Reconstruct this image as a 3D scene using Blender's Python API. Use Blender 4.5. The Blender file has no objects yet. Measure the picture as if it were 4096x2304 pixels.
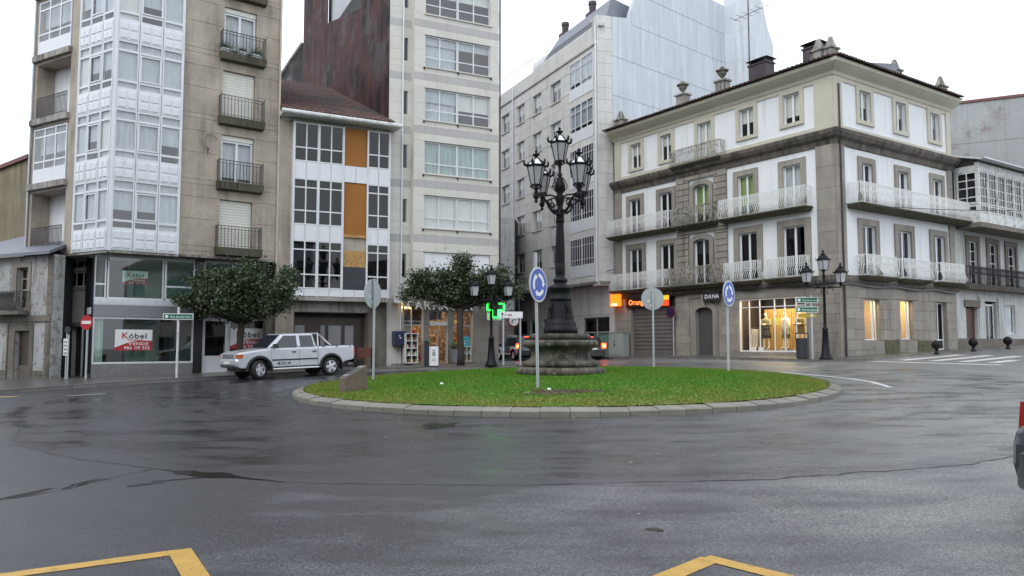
import bpy, math, random
import numpy as np
from mathutils import Matrix, Vector
random.seed(7); np.random.seed(7)
SC = bpy.context.scene
COL = SC.collection
R = math.radians
# ------------------------------------------------------------------ camera
cam_d = bpy.data.cameras.new('camera'); cam = bpy.data.objects.new('camera', cam_d); COL.objects.link(cam)
cam_d.sensor_width = 36; cam_d.lens = 27.81; cam_d.clip_start = .1; cam_d.clip_end = 2000
cam.location = (0, 0, 2.0); cam.rotation_euler = (R(90) + math.atan(144/1990), 0, 0)
SC.camera = cam
# ------------------------------------------------------------------ sky, sun, exposure
SUN_EL, SUN_AZ = R(48), R(215)            # overcast morning, soft light from behind left
w = bpy.data.worlds.new('World'); SC.world = w; w.use_nodes = True
nt = w.node_tree; nt.nodes.clear()
sk = nt.nodes.new('ShaderNodeTexSky'); sk.sky_type = 'NISHITA'; sk.sun_disc = False
sk.sun_elevation = SUN_EL; sk.sun_rotation = SUN_AZ; sk.dust_density = 3.0; sk.air_density = 1.0
hs = nt.nodes.new('ShaderNodeHueSaturation'); hs.inputs['Saturation'].default_value = .30
mx = nt.nodes.new('ShaderNodeMix'); mx.data_type = 'RGBA'; mx.inputs[0].default_value = .80
tcw = nt.nodes.new('ShaderNodeTexCoord'); cn = nt.nodes.new('ShaderNodeTexNoise'); cn.inputs['Scale'].default_value = 1.5; cn.inputs['Detail'].default_value = 5
cm = nt.nodes.new('ShaderNodeMix'); cm.data_type = 'RGBA'; cm.inputs[6].default_value = (5.4, 6.6, 8.0, 1); cm.inputs[7].default_value = (10.6, 10.8, 11.2, 1)      # thin and thick cloud
nt.links.new(tcw.outputs['Generated'], cn.inputs['Vector']); nt.links.new(cn.outputs[0], cm.inputs[0]); nt.links.new(cm.outputs[2], mx.inputs[7])
bg = nt.nodes.new('ShaderNodeBackground'); bg.inputs['Strength'].default_value = .15
wo = nt.nodes.new('ShaderNodeOutputWorld')
nt.links.new(sk.outputs[0], hs.inputs['Color']); nt.links.new(hs.outputs[0], mx.inputs[6])
nt.links.new(mx.outputs[2], bg.inputs['Color']); nt.links.new(bg.outputs[0], wo.inputs[0])
sd = bpy.data.lights.new('sun', 'SUN'); sd.energy = .6; sd.angle = R(25); sd.color = (1, .96, .9)
so = bpy.data.objects.new('sun', sd); COL.objects.link(so)
so.rotation_euler = Vector((-math.sin(SUN_AZ)*math.cos(SUN_EL), -math.cos(SUN_AZ)*math.cos(SUN_EL), -math.sin(SUN_EL))).to_track_quat('-Z', 'Y').to_euler()
so.location = (-10, -10, 40)
SC.view_settings.view_transform = 'Standard'; SC.view_settings.look = 'None'
SC.view_settings.exposure = .44; SC.view_settings.gamma = 1; SC.view_settings.use_curve_mapping = False
SC.render.engine = 'CYCLES'
SC.cycles.max_bounces = 6; SC.cycles.diffuse_bounces = 3; SC.cycles.glossy_bounces = 3; SC.cycles.transparent_max_bounces = 8
SC.cycles.caustics_reflective = False; SC.cycles.caustics_refractive = False
SC.cycles.use_denoising = True
# ------------------------------------------------------------------ materials
MATS = {}
def mat(name, col, rough=.7, var=.12, sc=1.2, metal=0, spec=.5, streak=None, rnd=0, bump=0, bsc=30, emit=None, es=1, blot=None, coat=0):
    if name in MATS: return MATS[name]
    m = bpy.data.materials.new(name); m.use_nodes = True; n = m.node_tree.nodes; l = m.node_tree.links
    b = n['Principled BSDF']; b.inputs['Roughness'].default_value = rough; b.inputs['Metallic'].default_value = metal
    b.inputs['Specular IOR Level'].default_value = spec
    if coat: b.inputs['Coat Weight'].default_value = coat; b.inputs['Coat Roughness'].default_value = .05
    c4 = tuple(col) + (1,)
    if emit:
        b.inputs['Base Color'].default_value = c4
        b.inputs['Emission Color'].default_value = tuple(emit) + (1,); b.inputs['Emission Strength'].default_value = es
        MATS[name] = m; return m
    ge = n.new('ShaderNodeNewGeometry')
    def noise(scale, detail=5, vec=None, rg=.6):
        t = n.new('ShaderNodeTexNoise'); t.inputs['Scale'].default_value = scale; t.inputs['Detail'].default_value = detail; t.inputs['Roughness'].default_value = rg
        l.new(vec or ge.outputs['Position'], t.inputs['Vector']); return t
    def mixc(fac, a, bb, mode='MIX'):
        x = n.new('ShaderNodeMix'); x.data_type = 'RGBA'; x.blend_type = mode
        for sock, val in ((x.inputs[0], fac), (x.inputs[6], a), (x.inputs[7], bb)):
            if hasattr(val, 'links'): l.new(val, sock)
            else: sock.default_value = val if not isinstance(val, tuple) or len(val) == 4 else val + (1,)
        return x.outputs[2]
    def ramp(v, a, bb, o0=0, o1=1):
        r = n.new('ShaderNodeMapRange'); l.new(v, r.inputs[0]); r.inputs[1].default_value = a; r.inputs[2].default_value = bb
        r.inputs[3].default_value = o0; r.inputs[4].default_value = o1; return r.outputs[0]
    lo = tuple(x*(1-var) for x in col); hi = tuple(min(x*(1+var), .95) for x in col)
    c = mixc(ramp(noise(sc).outputs[0], .3, .7), lo, hi)
    c2 = ramp(noise(sc*14, 3).outputs[0], .25, .75, 1-var*.6, 1+var*.6)
    mu = n.new('ShaderNodeVectorMath'); mu.operation = 'SCALE'; l.new(c, mu.inputs[0]); l.new(c2, mu.inputs['Scale']); c = mu.outputs[0]
    if rnd:
        oi = n.new('ShaderNodeObjectInfo'); rr = ramp(oi.outputs['Random'], 0, 1, 1-rnd, 1+rnd)
        mu = n.new('ShaderNodeVectorMath'); mu.operation = 'SCALE'; l.new(c, mu.inputs[0]); l.new(rr, mu.inputs['Scale']); c = mu.outputs[0]
    if streak:                                   # (colour, amount, horizontal scale, threshold)
        mp = n.new('ShaderNodeMapping'); l.new(ge.outputs['Position'], mp.inputs[0]); s_ = streak[2]; mp.inputs['Scale'].default_value = (s_, s_, s_*.07)
        t = noise(1, 4, mp.outputs[0]); t2 = noise(.5, 3)
        th = streak[3] if len(streak) > 3 else .5
        f1 = ramp(t.outputs[0], th, th+.2, 0, streak[1])
        q = n.new('ShaderNodeMath'); q.operation = 'MULTIPLY'; l.new(f1, q.inputs[0]); l.new(ramp(t2.outputs[0], .35, .6), q.inputs[1])
        c = mixc(q.outputs[0], c, streak[0])
    if blot:                                     # (colour, amount, scale, threshold)
        c = mixc(ramp(noise(blot[2], 6, rg=.7).outputs[0], blot[3], blot[3]+.08, 0, blot[1]), c, blot[0])
    l.new(c, b.inputs['Base Color'])
    if bump:
        bp = n.new('ShaderNodeBump'); bp.inputs['Strength'].default_value = bump; bp.inputs['Distance'].default_value = .02
        l.new(noise(bsc, 4).outputs[0], bp.inputs['Height']); l.new(bp.outputs[0], b.inputs['Normal'])
    MATS[name] = m; return m
def glassmat(name, tint=(.75, .8, .8), ior=1.7):
    m = bpy.data.materials.new(name); m.use_nodes = True; n = m.node_tree.nodes; l = m.node_tree.links; n.clear()
    o = n.new('ShaderNodeOutputMaterial'); t = n.new('ShaderNodeBsdfTransparent'); t.inputs[0].default_value = tint + (1,)
    g = n.new('ShaderNodeBsdfGlossy'); g.inputs['Roughness'].default_value = .02; f = n.new('ShaderNodeFresnel'); f.inputs[0].default_value = ior
    ge = n.new('ShaderNodeNewGeometry'); no = n.new('ShaderNodeTexNoise'); no.inputs['Scale'].default_value = .6; bp = n.new('ShaderNodeBump'); bp.inputs['Strength'].default_value = .06
    l.new(ge.outputs['Position'], no.inputs['Vector']); l.new(no.outputs[0], bp.inputs['Height']); l.new(bp.outputs[0], g.inputs['Normal'])
    bf = n.new('ShaderNodeMath'); bf.operation = 'SUBTRACT'; bf.inputs[0].default_value = 1; l.new(ge.outputs['Backfacing'], bf.inputs[1]); mu = n.new('ShaderNodeMath'); mu.operation = 'MULTIPLY'; l.new(f.outputs[0], mu.inputs[0]); l.new(bf.outputs[0], mu.inputs[1])
    x = n.new('ShaderNodeMixShader'); l.new(mu.outputs[0], x.inputs[0]); l.new(t.outputs[0], x.inputs[1]); l.new(g.outputs[0], x.inputs[2]); l.new(x.outputs[0], o.inputs[0])
    MATS[name] = m; return m
GL = glassmat('glass', (.97, .98, .98), 1.6); GLB = glassmat('bay_glass', (.96, .98, .99), 2.1); GLG = glassmat('glass_green', (.84, .92, .89), 2.0); GLD = glassmat('glass_dark', (.5, .52, .54), 1.6)
TAN = mat('render_tan', (.38, .33, .27), .85, .2, .7, streak=((.13, .105, .085), .6, 2.2, .48), bump=.15, bsc=20)
CONC = mat('concrete', (.33, .31, .28), .85, .2, 1.5, streak=((.05, .045, .035), .9, 5, .42), bump=.2)
MOSS = mat('mossy_concrete', (.105, .09, .07), .9, .3, 2, streak=((.03, .03, .02), .95, 6, .4), blot=((.07, .09, .03), .7, 3, .5))
WPVC = mat('white_pvc', (.69, .705, .735), .35, .04, 1, streak=((.5, .5, .5), .4, 4, .52))
WPAINT = mat('white_paint', (.76, .77, .785), .7, .03, .6, streak=((.46, .46, .43), .5, 3.2, .52))
WOLD = mat('old_white_paint', (.62, .63, .62), .6, .15, 3, blot=((.2, .2, .18), .7, 5, .55))
STONE = mat('granite_stone', (.285, .26, .225), .85, .18, 1.0, streak=((.12, .10, .08), .6, 2.5, .5), rnd=.10, bump=.25, bsc=40)
STONED = mat('granite_dark', (.17, .15, .125), .85, .22, 1.2, streak=((.06, .055, .045), .75, 3, .45), rnd=.1, bump=.25, bsc=40)
CREAM = mat('cream_trim', (.52, .49, .40), .75, .06, 1, streak=((.3, .28, .22), .4, 3, .55))
CLAD = mat('pale_cladding', (.60, .58, .53), .75, .06, .6, streak=((.40, .38, .34), .4, 1.5, .55), rnd=.035, blot=None)
CLADG = mat('grey_band', (.43, .42, .41), .75, .06, .6, streak=((.33, .31, .28), .4, 1.5, .55), rnd=.03)
BGREY = mat('grey_granite_cladding', (.62, .61, .58), .75, .08, .8, streak=((.27, .26, .24), .5, 2, .5), rnd=.04)
BSIDE = mat('white_sheet_cladding', (.57, .605, .64), .5, .08, .5, streak=((.40, .42, .44), .65, 3, .46), rnd=.05)
MAROON = mat('maroon_sheet', (.105, .036, .034), .7, .4, .8, blot=((.12, .12, .125), .6, .35, .52), streak=((.008, .008, .009), .97, 1.3, .36))
DARKIN = mat('dark_interior', (.05, .05, .05), .9, .2)
BLACK = mat('black_tile', (.018, .018, .02), .3, .2)
IRON = mat('black_iron', (.008, .008, .011), .48, .25, 6, spec=.2, bump=.2, bsc=50)
RAIL = mat('dark_railing', (.06, .06, .06), .6, .3)
LEAD = mat('zinc', (.45, .46, .48), .4, .1, metal=.7)
GALV = mat('galvanised_steel', (.50, .53, .56), .45, .08, metal=.35)
ORANGE = mat('orange_board', (.30, .115, .014), .7, .1, 1)
OSB = mat('chipboard', (.42, .25, .09), .75, .25, 6, blot=((.2, .11, .03), .6, 9, .52))
BOARDBLK = mat('dark_board', (.03, .032, .04), .5, .2)
SHUT = mat('cream_shutter', (.66, .65, .58), .6, .05, 1, streak=((.45, .43, .36), .3, 3))
CURT = mat('white_curtain', (.50, .515, .53), .9, .1, 2, streak=((.26, .27, .28), .7, 9, .48))
CURTG = mat('green_curtain', (.33, .42, .38), .9, .15, 2, streak=((.1, .14, .13), .8, 9, .46))
CURTL = mat('lime_curtain', (.25, .33, .10), .9, .15, 2)
SLATE = mat('slate_roof', (.16, .17, .20), .45, .15, 2, rnd=.1)
TILE = mat('clay_tile', (.115, .060, .048), .75, .25, 2, rnd=.28, blot=((.05, .05, .05), .85, .5, .50))
TILED = mat('dark_eave_tile', (.050, .026, .020), .75, .25, 2, rnd=.3)
REDTRIM = mat('red_metal', (.15, .05, .045), .5, .1)
RUST = mat('brown_chimney', (.055, .04, .045), .6, .2)
WHITEMET = mat('white_frame', (.75, .76, .78), .35, .03)
SIGNG = mat('sign_green', (.015, .16, .09), .35, .06)
SIGNW = mat('sign_white', (.8, .8, .8), .4, .02)
SIGNB = mat('sign_blue', (.008, .06, .42), .3, .04)
SIGNR = mat('sign_red', (.45, .015, .02), .35, .05)
SIGNGR = mat('sign_back_grey', (.42, .44, .46), .45, .05, metal=.2)
REDB = mat('board_red', (.42, .02, .03), .4, .04)
TXTD = mat('text_dark', (.02, .02, .025), .5, .05)
TXTW = mat('text_white', (.8, .8, .8), .5, .02)
# ------------------------------------------------------------------ mesh builder
class MB:
    def __init__(s): s.v = []; s.f = []
    def add(s, vs, fs):
        o = len(s.v); s.v += [tuple(x) for x in vs]; s.f += [tuple(i+o for i in q) for q in fs]; return s
    def box(s, x0, x1, y0, y1, z0, z1):
        return s.add([(x0,y0,z0),(x1,y0,z0),(x1,y1,z0),(x0,y1,z0),(x0,y0,z1),(x1,y0,z1),(x1,y1,z1),(x0,y1,z1)],
                     [(0,3,2,1),(4,5,6,7),(0,1,5,4),(1,2,6,5),(2,3,7,6),(3,0,4,7)])
    def hexa(s, b, t):               # bottom 4 pts, top 4 pts
        return s.add(list(b)+list(t), [(0,3,2,1),(4,5,6,7),(0,1,5,4),(1,2,6,5),(2,3,7,6),(3,0,4,7)])
    def tube(s, pts, r, n=6, cap=True, closed=False):
        P = [Vector(p) for p in pts]; k = len(P); rr = r if isinstance(r, (list, tuple)) else [r]*k; rings = []
        vs = []; up = None
        for i, p in enumerate(P):
            if closed: t = P[(i+1) % k]-P[i-1]
            else: t = P[min(i+1, k-1)]-P[max(i-1, 0)]
            t.normalize()
            if up is None: up = Vector((0,0,1)) if abs(t.z) < .9 else Vector((1,0,0))
            a = t.cross(up)
            if a.length < 1e-4: a = t.orthogonal()
            a.normalize(); b = a.cross(t); b.normalize(); up = b
            for j in range(n):
                an = 2*math.pi*(j+.5)/n; vs.append(p+(a*math.cos(an)+b*math.sin(an))*rr[i])
        fs = [(i*n+j, i*n+(j+1) % n, (i+1)*n+(j+1) % n, (i+1)*n+j) for i in range(k-1) for j in range(n)]
        if closed: fs += [((k-1)*n+j, (k-1)*n+(j+1) % n, (j+1) % n, j) for j in range(n)]
        elif cap: fs += [tuple(range(n))[::-1], tuple((k-1)*n+j for j in range(n))]
        return s.add(vs, fs)
    def lathe(s, prof, n=24, c=(0,0,0), flute=None):
        vs = []
        for r, z in prof:
            for j in range(n):
                a = 2*math.pi*j/n; q = r*(flute(a, z) if flute else 1)
                vs.append((c[0]+q*math.cos(a), c[1]+q*math.sin(a), c[2]+z))
        k = len(prof)
        fs = [(i*n+j, i*n+(j+1) % n, (i+1)*n+(j+1) % n, (i+1)*n+j) for i in range(k-1) for j in range(n)]
        fs += [tuple(range(n))[::-1], tuple((k-1)*n+j for j in range(n))]
        return s.add(vs, fs)
    def prism(s, poly, a0, a1, ax='y'):   # polygon in the two other axes, extruded along ax
        n = len(poly)
        def P(p, a): return (p[0], a, p[1]) if ax == 'y' else (p[0], p[1], a) if ax == 'z' else (a, p[0], p[1])
        vs = [P(p, a0) for p in poly]+[P(p, a1) for p in poly]
        return s.add(vs, [tuple(range(n))[::-1], tuple(range(n, 2*n))]+[(i, (i+1) % n, (i+1) % n+n, i+n) for i in range(n)])
    def quad(s, a, b, c, d): return s.add([a, b, c, d], [(0,1,2,3)])
    def mesh(s, name, m, smooth=False):
        me = bpy.data.meshes.new(name); me.from_pydata(s.v, [], s.f); me.materials.append(m)
        if smooth: me.polygons.foreach_set('use_smooth', [True]*len(me.polygons))
        me.update(); return me
# ------------------------------------------------------------------ objects
WM = {}
I4 = Matrix.Identity(4)
T = lambda x, y, z: Matrix.Translation((x, y, z))
RZ = lambda a: Matrix.Rotation(a, 4, 'Z')
RX = lambda a: Matrix.Rotation(a, 4, 'X')
RY = lambda a: Matrix.Rotation(a, 4, 'Y')
def put(name, mesh, parent=None, M=I4, label=None, cat=None, group=None, kind=None):
    o = bpy.data.objects.new(name, mesh); COL.objects.link(o)
    if parent is not None:
        o.parent = parent; o.matrix_basis = WM[parent.name].inverted() @ M
    else: o.matrix_basis = M
    WM[o.name] = M.copy()
    if label: o['label'] = label
    if cat: o['category'] = cat
    if group: o['group'] = group
    if kind: o['kind'] = kind
    return o
def thing(name, label, cat, M, group=None): return put(name, None, None, M, label, cat, group)
UC = {}
def ucube(m):
    if m.name not in UC: UC[m.name] = MB().box(0, 1, 0, 1, 0, 1).mesh('box_'+m.name, m)
    return UC[m.name]
def scl(a, b, c): return Matrix.Diagonal((a, b, c, 1))
def bx(name, parent, F, u0, u1, w0, w1, z0, z1, m, **k):
    return put(name, ucube(m), parent, F @ T(u0, w0, z0) @ scl(u1-u0, w1-w0, z1-z0), **k)
def fac(o, d): return T(o[0], o[1], 0) @ RZ(math.atan2(d[1], d[0]))
MC = {}
def cached(key, fn):
    if key not in MC: MC[key] = fn()
    return MC[key]
def text(name, s, size, m, parent, M, ext=.01, ax='LEFT', sx=1, **k):
    """lettering standing in the local x-z plane of M, facing -y"""
    key = ('txt', s, size, m.name, ext, ax, sx)
    def mk():
        cu = bpy.data.curves.new('lettering', 'FONT'); cu.body = s; cu.size = size; cu.extrude = ext; cu.align_x = ax; cu.resolution_u = 2
        cu.space_character = 1.05; cu.offset = size*.014
        o = bpy.data.objects.new('lettering', cu); COL.objects.link(o); bpy.context.view_layer.update()
        me = bpy.data.meshes.new_from_object(o.evaluated_get(bpy.context.evaluated_depsgraph_get())); bpy.data.objects.remove(o); bpy.data.curves.remove(cu)
        me.materials.clear(); me.materials.append(m); me.transform(scl(sx, 1, 1)); me.transform(RX(R(90))); return me
    return put(name, cached(key, mk), parent, M, **k)
def letters(s, size, m, parent, M, ext=.01, sx=1):
    """the same lettering, one object for each character"""
    u = 0
    for ch in s:
        if ch == ' ': u += size*.3*sx; continue
        o = text('letter', ch, size, m, parent, M @ T(u, 0, 0), ext, sx=sx); u += max(v.co.x for v in o.data.vertices)+size*.07*sx
def g(x, y):
    y = min(max(y, -20), 120); x = min(max(x, -60), 60)
    return .024*min(y, 41)+.022*x*max(0, min(y/38, 1.6))
# ------------------------------------------------------------------ facade helpers (local x along the wall, y inward, z up)
def wall(u0, u1, z0, z1, holes, w=0, rev=.22, ret=.95):
    us = sorted({u0, u1, *[h[i] for h in holes for i in (0, 1)]}); zs = sorted({z0, z1, *[h[i] for h in holes for i in (2, 3)]})
    us = [u for u in us if u0 <= u <= u1]; zs = [z for z in zs if z0 <= z <= z1]; b = MB()
    for a, c in zip(us, us[1:]):
        run = None
        for e, f in zip(zs, zs[1:]):
            m_ = ((a+c)/2, (e+f)/2); inh = any(h[0] < m_[0] < h[1] and h[2] < m_[1] < h[3] for h in holes)
            if inh:
                if run: b.quad((a,w,run[0]), (c,w,run[0]), (c,w,run[1]), (a,w,run[1])); run = None
            else: run = (run[0], f) if run else (e, f)
        if run: b.quad((a,w,run[0]), (c,w,run[0]), (c,w,run[1]), (a,w,run[1]))
    for h in holes:
        a, c, e, f = h; q = w+rev
        b.quad((a,w,e),(a,q,e),(a,q,f),(a,w,f)); b.quad((c,w,f),(c,q,f),(c,q,e),(c,w,e))
        b.quad((a,w,e),(c,w,e),(c,q,e),(a,q,e)); b.quad((a,q,f),(c,q,f),(c,w,f),(a,w,f))
    if ret:
        q = w+ret
        b.quad((u0,w,z0),(u0,w,z1),(u0,q,z1),(u0,q,z0)); b.quad((u1,w,z1),(u1,w,z0),(u1,q,z0),(u1,q,z1))
        b.quad((u0,w,z1),(u1,w,z1),(u1,q,z1),(u0,q,z1)); b.quad((u0,q,z0),(u1,q,z0),(u1,w,z0),(u0,w,z0))
    return b
def frame(W, H, cols, rows, fw, bar, d, sash=()):
    """window frame mesh; cols/rows are inner division positions"""
    b = MB(); b.box(0, fw, 0, d, 0, H); b.box(W-fw, W, 0, d, 0, H); b.box(fw, W-fw, 0, d, 0, fw); b.box(fw, W-fw, 0, d, H-fw, H)
    for c in cols: b.box(c-bar/2, c+bar/2, .004, d-.004, fw, H-fw)
    xs = [fw]+[c for c in cols]+[W-fw]
    for r in rows:
        for i in range(len(xs)-1):
            a = xs[i]+(bar/2 if i else 0); e = xs[i+1]-(bar/2 if i < len(xs)-2 else 0)
            b.box(a, e, .008, d-.008, r-bar/2, r+bar/2)
    return b
def window(par, F, u0, u1, z0, z1, w=.12, cols=(), rows=(), fw=.07, bar=.06, d=.06, fm=None, gm=None, blind=None, back=None, name='window', bw=.10, panes=True, label=None):
    W, H = u1-u0, z1-z0; fm = fm or WPVC; gm = gm or GL
    cols = tuple(round(c-u0, 3) for c in cols); rows = tuple(round(r-z0, 3) for r in rows)
    me = cached(('fr', round(W,3), round(H,3), cols, rows, fw, bar, d, fm.name), lambda: frame(W, H, cols, rows, fw, bar, d).mesh('window_frame', fm))
    o = put(name, me, par, F @ T(u0, w, z0), label=label)
    xs = [fw]+list(cols)+[W-fw]; zs = [fw]+list(rows)+[H-fw]
    if panes:
        for i in range(len(xs)-1):
            for j in range(len(zs)-1):
                a = xs[i]+(bar/2 if i else 0); c = xs[i+1]-(bar/2 if i < len(xs)-2 else 0)
                e = zs[j]+(bar/2 if j else 0); f = zs[j+1]-(bar/2 if j < len(zs)-2 else 0)
                bx('pane', o, F, u0+a, u0+c, w+d*.45, w+d*.6, z0+e, z0+f, gm)
    if blind:                       # (material, fraction of height covered from the top, offset)
        bm_, fr = blind[0], blind[1]
        bx('blind', o, F, u0+fw*.6, u1-fw*.6, w+bw, w+bw+.015, z1-fw-(H-2*fw)*fr, z1-fw*.5, bm_)
    return o
def corrug(u0, u1, z0, z1, n, d=.03, w=0):
    b = MB(); s = (u1-u0)/n
    for i in range(n):
        b.box(u0+i*s+.1*s, u0+(i+1)*s-.1*s, w-d, w, z0, z1)
    return b
def subtract(rc, holes):
    out = [rc]
    for h in holes:
        nx = []
        for a, c, e, f in out:
            if h[1] <= a or h[0] >= c or h[3] <= e or h[2] >= f: nx.append((a, c, e, f)); continue
            if h[2] > e: nx.append((a, c, e, h[2]))
            if h[3] < f: nx.append((a, c, h[3], f))
            m0, m1 = max(e, h[2]), min(f, h[3])
            if h[0] > a: nx.append((a, h[0], m0, m1))
            if h[1] < c: nx.append((h[1], c, m0, m1))
        out = nx
    return out
def slabs(par, F, u0, u1, zs, pw, holes, m, w=0, t=.03, gap=.012, name='cladding_panel', stag=True, mfun=None, jit=0):
    k = 0
    for r in range(len(zs)-1):
        off = (pw/2 if (r % 2 and stag) else 0); x = u0-off
        while x < u1-.02:
            a, c = max(x, u0), min(x+pw, u1); x += pw
            if c-a < .06: continue
            for q in subtract((a, c, zs[r], zs[r+1]), holes):
                if q[1]-q[0] < .05 or q[3]-q[2] < .05: continue
                mm = mfun((q[2]+q[3])/2) if mfun else m
                j = random.uniform(0, jit) if jit else 0
                bx(name, par, F, q[0]+gap/2, q[1]-gap/2, w-t-j, w, q[2]+gap/2, q[3]-gap/2, mm); k += 1
    return k
def lin(a, b, n): return [a+(b-a)*i/n for i in range(n+1)]
# ------------------------------------------------------------------ ground
def asphalt(name, dark=1.0, wet=None):
    m = bpy.data.materials.new(name); m.use_nodes = True; n = m.node_tree.nodes; l = m.node_tree.links; b = n['Principled BSDF']
    ge = n.new('ShaderNodeNewGeometry')
    def noise(sc, det=4, vec=None):
        t = n.new('ShaderNodeTexNoise'); t.inputs['Scale'].default_value = sc; t.inputs['Detail'].default_value = det
        l.new(vec or ge.outputs['Position'], t.inputs['Vector']); return t.outputs[0]
    def ramp(v, a, bb, o0, o1):
        r = n.new('ShaderNodeMapRange'); l.new(v, r.inputs[0]); r.inputs[1].default_value = a; r.inputs[2].default_value = bb
        r.inputs[3].default_value = o0; r.inputs[4].default_value = o1; return r.outputs[0]
    def math_(op, a, bb):
        q = n.new('ShaderNodeMath'); q.operation = op
        for i, v in enumerate((a, bb)):
            if hasattr(v, 'links'): l.new(v, q.inputs[i])
            else: q.inputs[i].default_value = v
        return q.outputs[0]
    mp = n.new('ShaderNodeMapping'); mp.inputs['Scale'].default_value = (.55, 1.3, 1); l.new(ge.outputs['Position'], mp.inputs[0])
    patches = noise(1.1, 7, mp.outputs[0])                     # where the film of water is deeper
    agg = noise(60, 3); agg2 = noise(200, 2)
    vs_ = n.new('ShaderNodeVectorMath'); vs_.operation = 'SUBTRACT'; vs_.inputs[1].default_value = (1.6, 25.8, 0); l.new(ge.outputs['Position'], vs_.inputs[0])
    s2 = n.new('ShaderNodeSeparateXYZ'); l.new(vs_.outputs[0], s2.inputs[0]); cb = n.new('ShaderNodeCombineXYZ')
    rad = math_('SQRT', math_('ADD', math_('MULTIPLY', s2.outputs[0], s2.outputs[0]), math_('MULTIPLY', s2.outputs[1], s2.outputs[1])), 0)
    l.new(math_('MULTIPLY', math_('ARCTAN2', s2.outputs[0], s2.outputs[1]), 5.0), cb.inputs[0]); l.new(math_('MULTIPLY', rad, 1.5), cb.inputs[1])
    track = noise(1.0, 5, cb.outputs[0])                       # worn and wetter streaks following the traffic round the island
    outer = ramp(rad, 15.2, 15.9, 0, 1)                        # newer, even surfacing outside the ring seam
    wetp = math_('ADD', math_('MULTIPLY', patches, .5), math_('MULTIPLY', track, .5))
    sx = n.new('ShaderNodeSeparateXYZ'); l.new(ge.outputs['Position'], sx.inputs[0])
    sheen_paint = ramp(math_('ADD', math_('SUBTRACT', math_('MULTIPLY', sx.outputs[0], .09), math_('MULTIPLY', sx.outputs[1], .012)), math_('MULTIPLY', math_('SUBTRACT', patches, .5), 1.6)), -.2, .5, 0, 1)   # sky sheen painted into the colour: lighter, rougher asphalt to the right
    val = math_('MULTIPLY', ramp(math_('ADD', math_('MULTIPLY', agg, .55), math_('MULTIPLY', agg2, .45)), .40, .62, .006*dark, .088*dark), ramp(track, .35, .65, 1.1, .88))
    val = math_('MULTIPLY', math_('MULTIPLY', val, ramp(noise(26, 3), .35, .65, .72, 1.28)), ramp(sheen_paint, 0, 1, .80, 3.9))
    val = math_('MULTIPLY', val, math_('ADD', 1, math_('MULTIPLY', math_('SUBTRACT', 1, outer), ramp(patches, .46, .60, 0, -.45))))
    cc = n.new('ShaderNodeCombineColor'); l.new(val, cc.inputs[0]); l.new(math_('MULTIPLY', val, 1.0), cc.inputs[1]); l.new(math_('MULTIPLY', val, ramp(sheen_paint, 0, 1, 1.12, .95)), cc.inputs[2])
    l.new(cc.outputs[0], b.inputs['Base Color'])
    inn = ramp(wetp, .44, .58, .37, .20); ro = math_('ADD', math_('ADD', math_('ADD', inn, math_('MULTIPLY', outer, math_('SUBTRACT', .40, inn))), ramp(sheen_paint, 0, 1, 0, .08)), ramp(agg, .3, .7, -.05, .05))
    l.new(ro, b.inputs['Roughness']); b.inputs['Specular IOR Level'].default_value = .5
    bp = n.new('ShaderNodeBump'); bp.inputs['Distance'].default_value = .006; l.new(math_('MAXIMUM', ramp(wetp, .44, .60, .5, .15), math_('MULTIPLY', outer, .7)), bp.inputs['Strength'])
    l.new(math_('ADD', agg, math_('MULTIPLY', agg2, .4)), bp.inputs['Height']); l.new(bp.outputs[0], b.inputs['Normal'])
    MATS[name] = m; return m
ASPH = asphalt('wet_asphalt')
WATER = mat('standing_water', (.010, .011, .012), .12, .2)
TAR = mat('tar_seam', (.018, .018, .019), .45, .3, 8, bump=.3, bsc=30)
PAVE = mat('wet_paving', (.105, .098, .09), .30, .2, 1.2, blot=((.05, .048, .045), .6, 1.2, .5), bump=.25, bsc=25)
KERB = mat('kerb_granite', (.215, .20, .17), .6, .18, 3, rnd=.14, blot=((.16, .15, .12), .6, 6, .52), bump=.3, bsc=50)
KERBD = mat('kerb_street', (.16, .155, .145), .5, .18, 3, rnd=.15, bump=.3, bsc=40)
RWHITE = mat('road_white', (.62, .63, .64), .4, .12, 6, blot=((.2, .2, .2), .6, 9, .56))
RYEL = mat('road_yellow', (.50, .29, .05), .45, .15, 6, blot=((.2, .14, .05), .7, 12, .55))
def gridmesh(xs, ys, m, name):
    vs = [(x, y, g(x, y)) for y in ys for x in xs]; k = len(xs)
    me = bpy.data.meshes.new(name); me.from_pydata(vs, [], [(j*k+i, j*k+i+1, (j+1)*k+i+1, (j+1)*k+i) for j in range(len(ys)-1) for i in range(k-1)])
    me.materials.append(m); me.update(); return me
road = put('road', gridmesh([-400, -120]+[i for i in range(-60, 61, 2)]+[120, 400], [-300, -60, -20]+[i for i in range(-18, 121, 2)]+[300, 700], ASPH, 'road'), kind='structure')
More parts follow.
